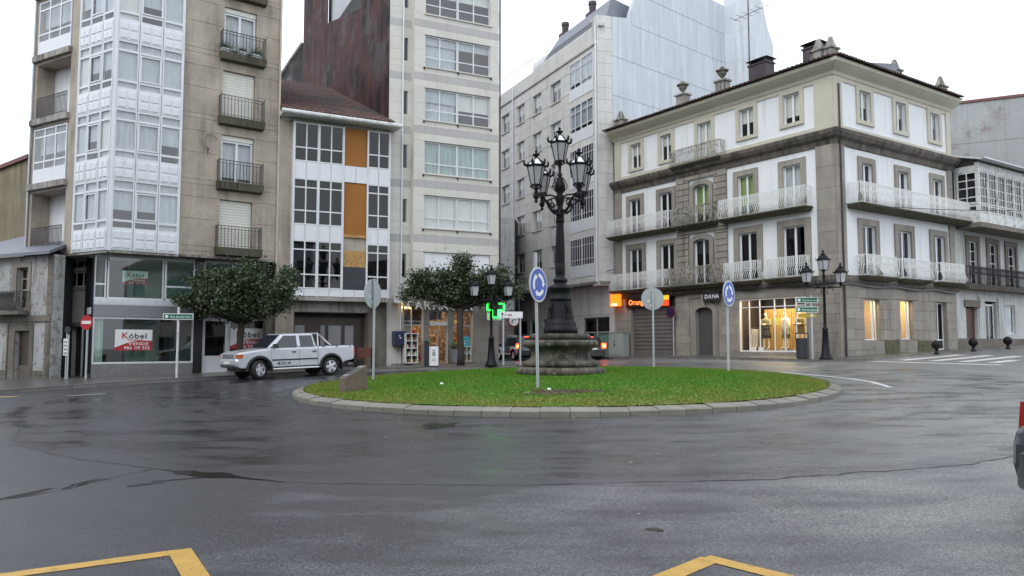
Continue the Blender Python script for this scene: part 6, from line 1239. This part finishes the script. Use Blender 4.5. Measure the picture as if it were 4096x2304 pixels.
# ------------------------------------------------------------------ vehicles (local x forward, y left, z up)
SILV = mat('silver_paint', (.54, .56, .60), .28, .04, 2, metal=.3, coat=.6); DKP = mat('black_car_paint', (.016, .016, .02), .22, .1, coat=.8); GRP = mat('dark_grey_car_paint', (.035, .037, .045), .25, .1, coat=.8)
TYRE = mat('tyre', (.015, .015, .016), .7, .2); ALLOY = mat('alloy', (.62, .63, .65), .3, .05, metal=.7); PLAS = mat('black_plastic', (.018, .018, .02), .55, .15); CARGL = mat('car_glass', (.02, .024, .028), .06, .1, spec=.8); CHR = mat('chrome', (.75, .76, .78), .25, .03, metal=.45)
AMBER = mat('amber_lens', (.55, .12, .01), .2, .05); LENS = mat('headlamp_lens', (.55, .57, .6), .12, .05, metal=.3); TAIL = mat('tail_lens', (.30, .008, .008), .2, .1); TLIT = mat('lit_tail_lamp', (.9, .1, .05), emit=(1, .06, .015), es=7); TCORE = mat('lit_tail_core', (1, .5, .2), emit=(1, .42, .12), es=9)
def bevel(o, w_=.03, seg=3):
    m = o.modifiers.new('bevel', 'BEVEL'); m.width = w_; m.segments = seg; m.limit_method = 'ANGLE'; m.angle_limit = R(28); return o
def bodypoly(top, zb, wheels, ra):
    pts = list(top); xs = sorted(wheels)                    # bottom edge runs from rear to front
    for x in xs:
        a0 = math.asin(max(-1, min(1, (zb-wz)/ra))) if False else R(8)
        for i in range(11):
            a = math.pi-R(-4)-(math.pi+R(8))*i/10+R(0); pts.append((x+ra*math.cos(a), max(zb, WZ[0]+ra*math.sin(a))))
    return pts
WZ = [.39]
def pillow(poly, hw, inset=.10, dz=.05):
    cx = sum(p[0] for p in poly)/len(poly); cz = .8; n_ = len(poly); lay = []
    for y, s in ((hw, 1), (hw-inset, 0), (-hw+inset, 0), (-hw, 1)):
        lay.append([(p[0]-(inset*.5*(1 if p[0] > 2.2 else -1 if p[0] < -2.4 else 0))*s, y, p[1]-(dz if p[1] > cz else 0)*s) for p in poly])
    b = MB(); vs = [v for L in lay for v in L]; fs = [tuple(range(n_)), tuple(range(3*n_, 4*n_))[::-1]]
    for k in range(3): fs += [(k*n_+i, (k+1)*n_+i, (k+1)*n_+(i+1) % n_, k*n_+(i+1) % n_) for i in range(n_)]
    return b.add(vs, fs)
def wheel(par, M, x, y, r, side, wid=.24, steer=0, name='wheel', rim=True):
    W_ = M @ T(x, y, r) @ RZ(steer) @ RX(R(90)*(-side))     # local z points outward
    o = put(name, cached(('tyre', r, wid), lambda: MB().lathe([(r*.60,-wid/2),(r*.93,-wid/2),(r,-wid*.3),(r,wid*.3),(r*.94,wid/2),(r*.64,wid/2),(r*.60,wid*.35)], 28).mesh('tyre', TYRE, True)), par, W_)
    def rimm():
        b = MB().lathe([(r*.62,wid*.30),(r*.64,wid*.49),(r*.60,wid*.50),(r*.56,wid*.34)], 28); b.lathe([(r*.14,wid*.30),(r*.14,wid*.46),(r*.09,wid*.5)], 12)
        for i in range(5):
            a = i*2*math.pi/5; c, s = math.cos(a), math.sin(a); pa, pb = r*.13, r*.6; h0, h1 = .085*r/.39, .065*r/.39
            b.hexa([(pa*c+h0*s, pa*s-h0*c, wid*.30), (pb*c+h1*s, pb*s-h1*c, wid*.30), (pb*c-h1*s, pb*s+h1*c, wid*.30), (pa*c-h0*s, pa*s+h0*c, wid*.30)], [(pa*c+h0*.7*s, pa*s-h0*.7*c, wid*.46), (pb*c+h1*.7*s, pb*s-h1*.7*c, wid*.44), (pb*c-h1*.7*s, pb*s+h1*.7*c, wid*.44), (pa*c-h0*.7*s, pa*s+h0*.7*c, wid*.46)])
        return b.mesh('rim', ALLOY)
    if rim: put('rim', cached(('rim', r, wid), rimm), o, W_)
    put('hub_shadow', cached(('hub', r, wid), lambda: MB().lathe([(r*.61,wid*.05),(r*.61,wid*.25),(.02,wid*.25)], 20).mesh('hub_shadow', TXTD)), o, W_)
    return o
def cabin(par, M, xb, xt, zb, zt, hb, ht, m, front_win, side_wins, rear_win=True, bev=.06):
    """xb/xt: (front, rear) x at belt and roof; side windows given as (x front, x rear) fractions at belt"""
    b = MB().hexa([(xb[1],-hb,zb),(xb[0],-hb,zb),(xb[0],hb,zb),(xb[1],hb,zb)], [(xt[1],-ht,zt),(xt[0],-ht,zt),(xt[0],ht,zt),(xt[1],ht,zt)]); bevel(put('cabin', b.mesh('cabin', m), par, M), bev, 3)
    def onside(x, f, s): return (x, s*(hb+(ht-hb)*f+.008), zb+(zt-zb)*f)
    lerp = lambda a, c, f: a+(c-a)*f
    for s in (1, -1):
        for (f0, f1, r0, r1) in side_wins:                  # front x at belt/top, rear x at belt/top
            P = [onside(f0, .06, s), onside(r0, .06, s), onside(r1, .86, s), onside(f1, .86, s)]; P2 = [(p[0], p[1]-s*.02, p[2]) for p in P]
            put('side_window', MB().hexa(P2, P).mesh('side_window', CARGL), par, M)
    def face(xa, xc, y0, f0, f1, off):
        p = []
        for f, sgn in ((f0, -1), (f0, 1), (f1, 1), (f1, -1)): p.append((lerp(xa, xc, f)+off, sgn*(lerp(hb, ht, f)-y0), zb+(zt-zb)*f))
        return p
    P = face(xb[0], xt[0], .09, .04, .90, .012); put('windscreen', MB().hexa(P, [(p[0]+.012, p[1], p[2]+.012) for p in P]).mesh('windscreen', CARGL), par, M)
    if rear_win: P = face(xb[1], xt[1], .10, .08, .88, -.012); put('rear_window', MB().hexa(P, [(p[0]-.012, p[1], p[2]+.006) for p in P]).mesh('rear_window', CARGL), par, M)
def V(par, M, name, b_, m_, **k): return put(name, b_.mesh(name, m_), par, M, **k)
# silver pickup
hd = math.atan2(-.678, -.735); px_, py_ = -9.72, 34.38; gz = lambda x, y: g(x, y)
fwd = Vector((-.735, -.678)); pit = math.atan2(gz(px_+fwd.x*1.6, py_+fwd.y*1.6)-gz(px_-fwd.x*1.6, py_-fwd.y*1.6), 3.2)
PM_ = T(px_, py_, g(px_, py_)+.01) @ RZ(hd) @ RY(-pit)
pk = thing('pickup_truck', 'silver double-cab four-wheel-drive pickup truck parked at the kerb', 'pickup', PM_); WZ[0] = .40
top = [(2.50,.48),(2.62,.55),(2.66,.66),(2.66,.82),(2.60,.88),(2.58,1.06),(2.46,1.13),(2.0,1.19),(1.25,1.27),(-.95,1.29),(-1.0,1.29),(-2.80,1.30),(-2.86,1.26),(-2.86,.82),(-2.80,.66),(-2.42,.60)]
bevel(put('body', pillow(bodypoly(top, .48, (-1.65, 1.65), .52)+[(2.3, .47)], .87).mesh('body', SILV), pk, PM_), .06, 4)
cabin(pk, PM_, (1.28, -1.0), (.58, -.86), 1.26, 1.86, .80, .66, SILV, None, [(1.0, .52, -.06, -.06), (-.22, -.20, -.86, -.78)], bev=.08)
for s in (1, -1):
    wheel(pk, PM_, 1.65, s*.74, .40, s, .27, steer=R(20)); wheel(pk, PM_, -1.65, s*.74, .40, s, .27)
    for x in (1.65, -1.65):
        q = MB(); n_ = 12
        for i in range(n_):
            a, c = math.pi*1.04*i/n_-.06, math.pi*1.04*(i+1)/n_-.06; P = lambda rr, t, y: (x+rr*math.cos(t), y, .40+rr*math.sin(t)); y0, y1 = s*.80, s*.93
            q.hexa([P(.50, a, y0), P(.50, c, y0), P(.50, c, y1), P(.50, a, y1)], [P(.60, a, y0), P(.60, c, y0), P(.57, c, y1), P(.57, a, y1)])
        V(pk, PM_, 'wheel_arch', q, PLAS)
    V(pk, PM_, 'side_step', MB().tube([(1.1, s*.86, .40), (-1.05, s*.86, .40)], .04, 8), CHR); V(pk, PM_, 'rub_strip', MB().box(-1.0, 1.1, min(s*.865, s*.882), max(s*.865, s*.882), .74, .80), PLAS)
    V(pk, PM_, 'door_seam', MB().box(1.12, 1.128, min(s*.868, s*.874), max(s*.868, s*.874), .56, 1.25).box(-.14, -.132, min(s*.868, s*.874), max(s*.868, s*.874), .56, 1.25).box(-1.02, -1.0, min(s*.868, s*.874), max(s*.868, s*.874), .52, 1.28), TXTD)
    for x in (.12, -.84): V(pk, PM_, 'door_handle', MB().box(x-.09, x+.09, min(s*.87, s*.90), max(s*.87, s*.90), 1.06, 1.11), TXTD)
    V(pk, PM_, 'mirror', MB().box(.92, 1.06, min(s*.84, s*1.04), max(s*.84, s*1.04), 1.28, 1.44), PLAS); V(pk, PM_, 'headlamp', MB().box(2.44, 2.625, min(s*.52, s*.76), max(s*.52, s*.76), .89, 1.05), LENS); V(pk, PM_, 'indicator', MB().box(2.36, 2.60, min(s*.77, s*.875), max(s*.77, s*.875), .89, 1.05), AMBER)
    V(pk, PM_, 'tail_lamp', MB().box(-2.875, -2.80, min(s*.74, s*.87), max(s*.74, s*.87), .84, 1.16), TAIL)
    V(pk, PM_, 'roll_bar', MB().tube([(-1.10, s*.68, 1.28), (-1.12, s*.62, 1.84), (-1.5, s*.66, 1.50), (-1.72, s*.70, 1.30)], .04, 8), CHR); V(pk, PM_, 'mud_flap', MB().box(-2.2, -2.17, min(s*.66, s*.9), max(s*.66, s*.9), .25, .55), PLAS)
    for x in (-1.3, -1.95, -2.6): V(pk, PM_, 'bed_hook', MB().box(x-.05, x+.05, min(s*.8, s*.876), max(s*.8, s*.876), 1.25, 1.28), TXTD)
V(pk, PM_, 'roll_bar', MB().tube([(-1.12, -.62, 1.84), (-1.12, .62, 1.84)], .04, 8), CHR); V(pk, PM_, 'bed_liner', MB().box(-2.76, -1.06, -.74, .74, 1.20, 1.315), PLAS)
V(pk, PM_, 'grille', MB().box(2.56, 2.63, -.5, .5, .90, 1.05), PLAS)
for i in range(7): V(pk, PM_, 'grille_bar', MB().box(2.63, 2.642, -.45+i*.15-.02, -.45+i*.15+.02, .91, 1.04), CHR)
V(pk, PM_, 'number_plate', MB().box(2.66, 2.675, -.26, .26, .66, .77), SIGNW); V(pk, PM_, 'lower_intake', MB().box(2.60, 2.665, -.6, .6, .52, .60), PLAS); V(pk, PM_, 'rear_bumper', MB().box(-2.98, -2.84, -.8, .8, .52, .70), PLAS); V(pk, PM_, 'underbody', MB().box(-2.7, 2.3, -.55, .55, .34, .60), TXTD)
text('lettering', '4X4', .17, mat('decal_grey', (.10, .10, .11), .5), pk, PM_ @ T(.92, .885, .57) @ RZ(math.pi), .003, sx=2.2); text('lettering', '4X4', .17, MATS['decal_grey'], pk, PM_ @ T(.1, -.885, .57), .003, sx=2.2)
# generic hatchback or off-roader
def car(label, cat, M, m, L, H, suv, lit, name='car', taxi=False, hw=.82):
    t = thing(name, label, cat, M); k = L/4.0; r = .34 if suv else .30; WZ[0] = r; zb = .36 if suv else .28; bt = H*.60; wb = 1.28*k
    top = [(1.90*k,zb+.05),(1.98*k,zb+.2),(1.98*k,.62),(1.86*k,bt-.22),(1.05*k,bt-.06),(-1.80*k,bt+.02),(-1.93*k,bt-.05),(-1.98*k,.70),(-2.0*k,.50),(-1.94*k,zb+.04)]
    bevel(put('body', pillow(bodypoly(top, zb, (-wb, wb), r+.08)+[(1.75*k, zb)], hw).mesh('body', m), t, M), .05)
    cabin(t, M, (1.0*k, -1.90*k), (.35*k, -1.62*k), bt-.05, H, hw-.04, hw-.20, m, None, [(.82*k, .38*k, .02, .0), (-.06, -.06, -.92*k, -.90*k), (-1.0*k, -.98*k, -1.72*k, -1.52*k)], bev=.08)
    for s in (1, -1):
        wheel(t, M, wb, s*(hw-.12), r, s, .2); wheel(t, M, -wb, s*(hw-.12), r, s, .2)
        y0, y1 = min(s*(hw-.22), s*(hw+.008)), max(s*(hw-.22), s*(hw+.008)); z0 = .72 if not suv else .80
        if lit: V(t, M, 'tail_lamp', MB().box(-2.005*k, -1.86*k, y0, y1, z0, z0+.30), TLIT); V(t, M, 'lamp_core', MB().box(-2.02*k, -2.0*k, s*(hw-.11)-.06, s*(hw-.11)+.06, z0+.08, z0+.2), TCORE)
        else: V(t, M, 'tail_lamp', MB().hexa([(-1.99*k,y0+.0,z0+.05),(-1.80*k,y0,z0+.05),(-1.74*k,y1,z0+.05),(-1.86*k,y1,z0+.05)] if s > 0 else [(-1.86*k,y0,z0+.05),(-1.74*k,y0,z0+.05),(-1.80*k,y1,z0+.05),(-1.99*k,y1,z0+.05)], [(-1.93*k,y0,z0+.42),(-1.78*k,y0,z0+.42),(-1.70*k,y1,z0+.42),(-1.80*k,y1,z0+.42)] if s > 0 else [(-1.80*k,y0,z0+.42),(-1.70*k,y0,z0+.42),(-1.78*k,y1,z0+.42),(-1.93*k,y1,z0+.42)]), TAIL)
        V(t, M, 'mirror', MB().box(.72*k, .84*k, min(s*(hw-.02), s*(hw+.16)), max(s*(hw-.02), s*(hw+.16)), bt-.02, bt+.12), PLAS); V(t, M, 'headlamp', MB().box(1.80*k, 1.94*k, y0, y1, .62, .76), LENS)
        if suv: V(t, M, 'sill_trim', MB().box(-.9*k, .9*k, min(s*(hw-.01), s*(hw+.02)), max(s*(hw-.01), s*(hw+.02)), zb+.02, zb+.14), CHR); V(t, M, 'roof_rail', MB().tube([(.2*k, s*(hw-.2), H+.02), (-1.5*k, s*(hw-.2), H+.02)], .022, 6), CHR)
    V(t, M, 'number_plate', MB().box(-2.02*k, -2.0*k, -.26, .26, .62, .74), SIGNW); bevel(V(t, M, 'rear_bumper', MB().prism([(-1.7*k, -hw-.02), (-1.7*k, hw+.02), (-1.96*k, hw-.02), (-2.08*k, hw-.22), (-2.12*k, 0), (-2.08*k, -hw+.22), (-1.96*k, -hw+.02)], zb-.06, zb+.36, 'z'), m), .06)
    V(t, M, 'underbody', MB().box(-1.8*k, 1.7*k, -.55, .55, .16, .5), TXTD)
    if lit: V(t, M, 'brake_lamp', MB().box(-1.66*k, -1.60*k, -.16, .16, H-.10, H-.05) if True else None, TLIT)
    if taxi: V(t, M, 'roof_sign', MB().box(-.1, .15, -.3, .3, H, H+.12), SIGNW)
    return t
h2 = math.atan2(.93, -.36)
car('dark off-road car with lit brake lights beside the grey signpost', 'car', T(.33, 53.5, g(.3, 53.5)) @ RZ(h2), DKP, 4.2, 1.62, True, True)
car('dark hatchback with a lit right tail lamp behind the stone pedestal', 'car', T(4.16, 49.5, g(4.1, 49.5)) @ RZ(h2), GRP, 4.1, 1.45, False, True, taxi=True)
h3 = math.atan2(.42, .9); car('dark car tail with a red lamp cut off by the right edge', 'car', T(5.40+2.05*.906-.82*-.42, 7.75+2.05*.42+.82*.1, g(7, 9)) @ RZ(h3), GRP, 4.3, 1.55, False, False)
# scooter mostly hidden at the corner of the pharmacy tower
sx_, sy_ = -2.35, 55.0; sM = T(sx_, sy_, g(sx_, sy_)) @ RZ(h2); sc_ = thing('scooter', 'dark scooter with a lit red tail lamp at the pharmacy corner', 'scooter', sM)
V(sc_, sM, 'body', MB().hexa([(-.75,-.16,.35),(.1,-.16,.25),(.1,.16,.25),(-.75,.16,.35)], [(-.85,-.14,.78),(.0,-.14,.75),(.0,.14,.75),(-.85,.14,.78)]).hexa([(.35,-.2,.3),(.5,-.2,.3),(.5,.2,.3),(.35,.2,.3)], [(.28,-.2,1.0),(.36,-.2,1.05),(.36,.2,1.05),(.28,.2,1.0)]).box(.0, .4, -.16, .16, .25, .32), TXTD); V(sc_, sM, 'tail_lamp', MB().box(-.88, -.84, -.07, .07, .62, .74), TLIT)
for x in (.55, -.6): put('wheel', cached('scw', lambda: MB().lathe([(.1,-.05),(.22,-.05),(.24,0),(.22,.05),(.1,.05)], 20).mesh('wheel', TYRE, True)), sc_, sM @ T(x, 0, .24) @ RX(R(90)))
V(sc_, sM, 'handlebar', MB().tube([(.3, -.32, 1.08), (.33, 0, 1.05), (.3, .32, 1.08)], .02, 6), RAIL)
# ------------------------------------------------------------------ figures: one continuous skinned body each
def figure(joints, edges, levels=2):
    names = list(joints); idx = {n_: i for i, n_ in enumerate(names)}; me = bpy.data.meshes.new('figure'); me.from_pydata([joints[n_][0] for n_ in names], [(idx[a], idx[c]) for a, c in edges], [])
    o = bpy.data.objects.new('figure', me); COL.objects.link(o); o.modifiers.new('s', 'SKIN'); o.modifiers.new('d', 'SUBSURF').levels = levels; o.modifiers['d'].render_levels = levels
    for i, n_ in enumerate(names):
        r = joints[n_][1]; r = r if isinstance(r, tuple) else (r, r); me.skin_vertices[0].data[i].radius = r; me.skin_vertices[0].data[i].use_root = (i == 0)
    bpy.context.view_layer.update(); out = bpy.data.meshes.new_from_object(o.evaluated_get(bpy.context.evaluated_depsgraph_get())); bpy.data.objects.remove(o); out.polygons.foreach_set('use_smooth', [True]*len(out.polygons)); return out
def person_joints(lh, rh, le, re, foot=.1):
    J = {'pelvis': ((0,0,.95),(.15,.11)), 'waist': ((0,0,1.1),(.13,.095)), 'chest': ((0,0,1.32),(.165,.11)), 'collar': ((0,0,1.46),(.09,.07)), 'neck': ((0,-.01,1.53),.052), 'jaw': ((0,-.025,1.60),(.062,.072)), 'head': ((0,-.01,1.68),(.078,.092)), 'crown': ((0,0,1.76),(.06,.07)), 'nose': ((0,-.115,1.655),.014)}
    E = [('pelvis','waist'),('waist','chest'),('chest','collar'),('collar','neck'),('neck','jaw'),('jaw','head'),('head','crown'),('head','nose')]
    for s, n_, el, ha in ((-1, 'l', le, lh), (1, 'r', re, rh)):
        J.update({n_+'hip': ((s*.095,0,.88),.095), n_+'knee': ((s*.11,-.02+foot*s*.3,.49),.062), n_+'ankle': ((s*.115,.03+foot*s*.5,.09),.042), n_+'toe': ((s*.13,-.14+foot*s*.5,.035),.036), n_+'sho': ((s*.185,0,1.41),.066), n_+'elb': (el,.044), n_+'wri': (ha,.03)})
        E += [('pelvis',n_+'hip'),(n_+'hip',n_+'knee'),(n_+'knee',n_+'ankle'),(n_+'ankle',n_+'toe'),('chest',n_+'sho'),(n_+'sho',n_+'elb'),(n_+'elb',n_+'wri')]
        d = (Vector(ha)-Vector(el)).normalized(); a = d.orthogonal().normalized(); pw = Vector(ha)+d*.07; J[n_+'palm'] = (tuple(pw), (.034,.018)); E.append((n_+'wri',n_+'palm'))
        for f in range(4):
            p1 = pw+d*.045+a*(.027-.018*f); p2 = p1+d*(.05,.06,.055,.042)[f]+d.cross(a)*.02; J[f'{n_}f{f}a'] = (tuple(p1), .009); J[f'{n_}f{f}b'] = (tuple(p2), .007); E += [(n_+'palm', f'{n_}f{f}a'), (f'{n_}f{f}a', f'{n_}f{f}b')]
        th = Vector(ha)+d*.04+a*.045; J[n_+'th'] = (tuple(th), .01); J[n_+'th2'] = (tuple(th+d*.035+a*.01), .008); E += [(n_+'wri', n_+'th'), (n_+'th', n_+'th2')]
    return J, E
def bands_mat(name, stops):
    """clothing colours by height on the body"""
    m = bpy.data.materials.new(name); m.use_nodes = True; n = m.node_tree.nodes; l = m.node_tree.links; tc = n.new('ShaderNodeTexCoord'); sp = n.new('ShaderNodeSeparateXYZ'); cr = n.new('ShaderNodeValToRGB'); cr.color_ramp.interpolation = 'CONSTANT'; dv = n.new('ShaderNodeMath'); dv.operation = 'DIVIDE'; dv.inputs[1].default_value = 2
    l.new(tc.outputs['Object'], sp.inputs[0]); l.new(sp.outputs[2], dv.inputs[0]); l.new(dv.outputs[0], cr.inputs[0]); e = cr.color_ramp.elements
    for i, (z, c) in enumerate(stops):
        q = e[i] if i < 2 else e.new(z/2); q.position = z/2; q.color = c+(1,)
    l.new(cr.outputs[0], n['Principled BSDF'].inputs['Base Color']); n['Principled BSDF'].inputs['Roughness'].default_value = .7; return m
J, E_ = person_joints((-.10,-.24,1.50), (.26,-.03,.86), (-.27,-.12,1.20), (.25,.03,1.14))
pme = figure(J, E_); pme.materials.append(bands_mat('person_clothes', [(0, (.01,.01,.012)), (.08, (.02,.02,.028)), (.93, (.42,.42,.44)), (1.50, (.38,.22,.16)), (1.70, (.03,.022,.018))]))
fx, fy = -1.98, 56.3; fM = T(fx, fy, g(fx, fy)) @ RZ(R(20)) @ scl(.93, .93, .93); pe = thing('person', 'person in pale jacket and dark trousers with hand raised by the pharmacy corner', 'person', fM); put('body', pme, pe, fM)
put('hair', MB().lathe([(.088,1.66),(.094,1.70),(.085,1.76),(.05,1.795),(.01,1.805)], 12, (0, .012, 0)).mesh('hair', TXTD, True), pe, fM)
put('scarf', MB().lathe([(.09,1.46),(.1,1.49),(.085,1.53)], 12).mesh('scarf', TXTD, True), pe, fM)
J2, E2 = person_joints((-.05,-.20,1.16), (.08,-.19,1.18), (-.27,-.02,1.14), (.27,-.02,1.14), .06); J3, E3 = person_joints((-.25,-.03,.86), (.25,-.03,.86), (-.235,.03,1.14), (.235,.03,1.14), .06)
MSK = mat('mannequin_skin', (.78, .68, .52), .45, .03); f2, f3 = figure(J2, E2), figure(J3, E3)
for q in (f2, f3): q.materials.append(MSK)
CJ = mat('cream_jacket', (.62, .56, .42), .8, .1, 8); DKC = mat('dark_cloth', (.05, .045, .035), .85, .2, 8); CAMO = mat('camouflage_jacket', (.16, .13, .06), .85, .3, 9, blot=((.5, .42, .25), .8, 9, .52)); OLIVE = mat('olive_cloth', (.16, .15, .07), .85, .2, 8)
for i, (u, me_, jm, sk, lab) in enumerate(((11.66, f2, OLIVE, DKC, 'mannequin with folded arms and dark skirt, left in the shop window'), (12.92, f3, CJ, OLIVE, 'mannequin in an open cream jacket, middle of the shop window'), (13.82, f2, CAMO, OLIVE, 'mannequin in a camouflage jacket, right in the shop window'))):
    mM = RLF @ T(u, .9, 1.80) @ RZ(R((10, -15, 20)[i])) @ scl(1.10, 1.10, 1.13); t = thing('mannequin', lab, 'mannequin', mM, 'shop window mannequins'); put('body', me_, t, mM)
    def oval(prof, wy=.68): return MB().lathe(prof, 20, flute=None)
    b = MB().lathe([(.22,.80 if i == 1 else .98),(.215,1.05),(.20,1.2),(.225,1.36),(.20,1.44),(.09,1.5)], 20); b.v = [(x, y*.72, z) for x, y, z in b.v]; put('jacket', b.mesh('jacket', jm, True), t, mM)
    b = MB().lathe([(.25,.52),(.235,.7),(.20,.9),(.17,1.02)], 20) if i < 2 else MB().lathe([(.2,.75),(.19,.9),(.17,1.0)], 16); b.v = [(x, y*.75, z) for x, y, z in b.v]; put('skirt', b.mesh('skirt', sk, True), t, mM)
    for s in (-1, 1):
        el = (J2 if i != 1 else J3)[('l' if s < 0 else 'r')+'elb'][0]; wr = (J2 if i != 1 else J3)[('l' if s < 0 else 'r')+'wri'][0]; put('sleeve', MB().tube([(s*.17, 0, 1.42), el, wr], [.085, .068, .055], 10).mesh('sleeve', jm, True), t, mM)
    put('base_plate', MB().box(-.3, .3, -.25, .25, -.155, -.012).lathe([(.2,-.01),(.2,.02),(.02,.03)], 20).mesh('base_plate', LEAD), t, mM)
# shop window dressing
t = thing('garment_rail', 'garment rail with pale coats in the left of the shop window', 'clothes rail', RLF @ T(10.8, 1.0, 1.62)); gM = RLF @ T(10.9, 1.0, 1.62); V(t, gM, 'frame', MB().tube([(-.3,0,0),(-.3,0,1.35),(.45,0,1.35),(.45,0,0)], .02, 6), CHR)
for j in range(4): V(t, gM, 'coat', MB().hexa([(-.25+j*.17,-.2,.25),(-.13+j*.17,-.2,.25),(-.13+j*.17,.2,.25),(-.25+j*.17,.2,.25)], [(-.23+j*.17,-.12,1.28),(-.15+j*.17,-.12,1.28),(-.15+j*.17,.12,1.28),(-.23+j*.17,.12,1.28)]), (CJ, SHUT, CJ, OLIVE)[j])
for j, (u, w_, lab) in enumerate(((11.0, .4, 'left'), (11.5, .4, 'right'))): bx('price_card', None, RLF, u, u+.35, w_, w_+.02, 1.63, 1.9, SIGNW, label=lab+' white card standing on the shop window floor', cat='card', group='window cards')
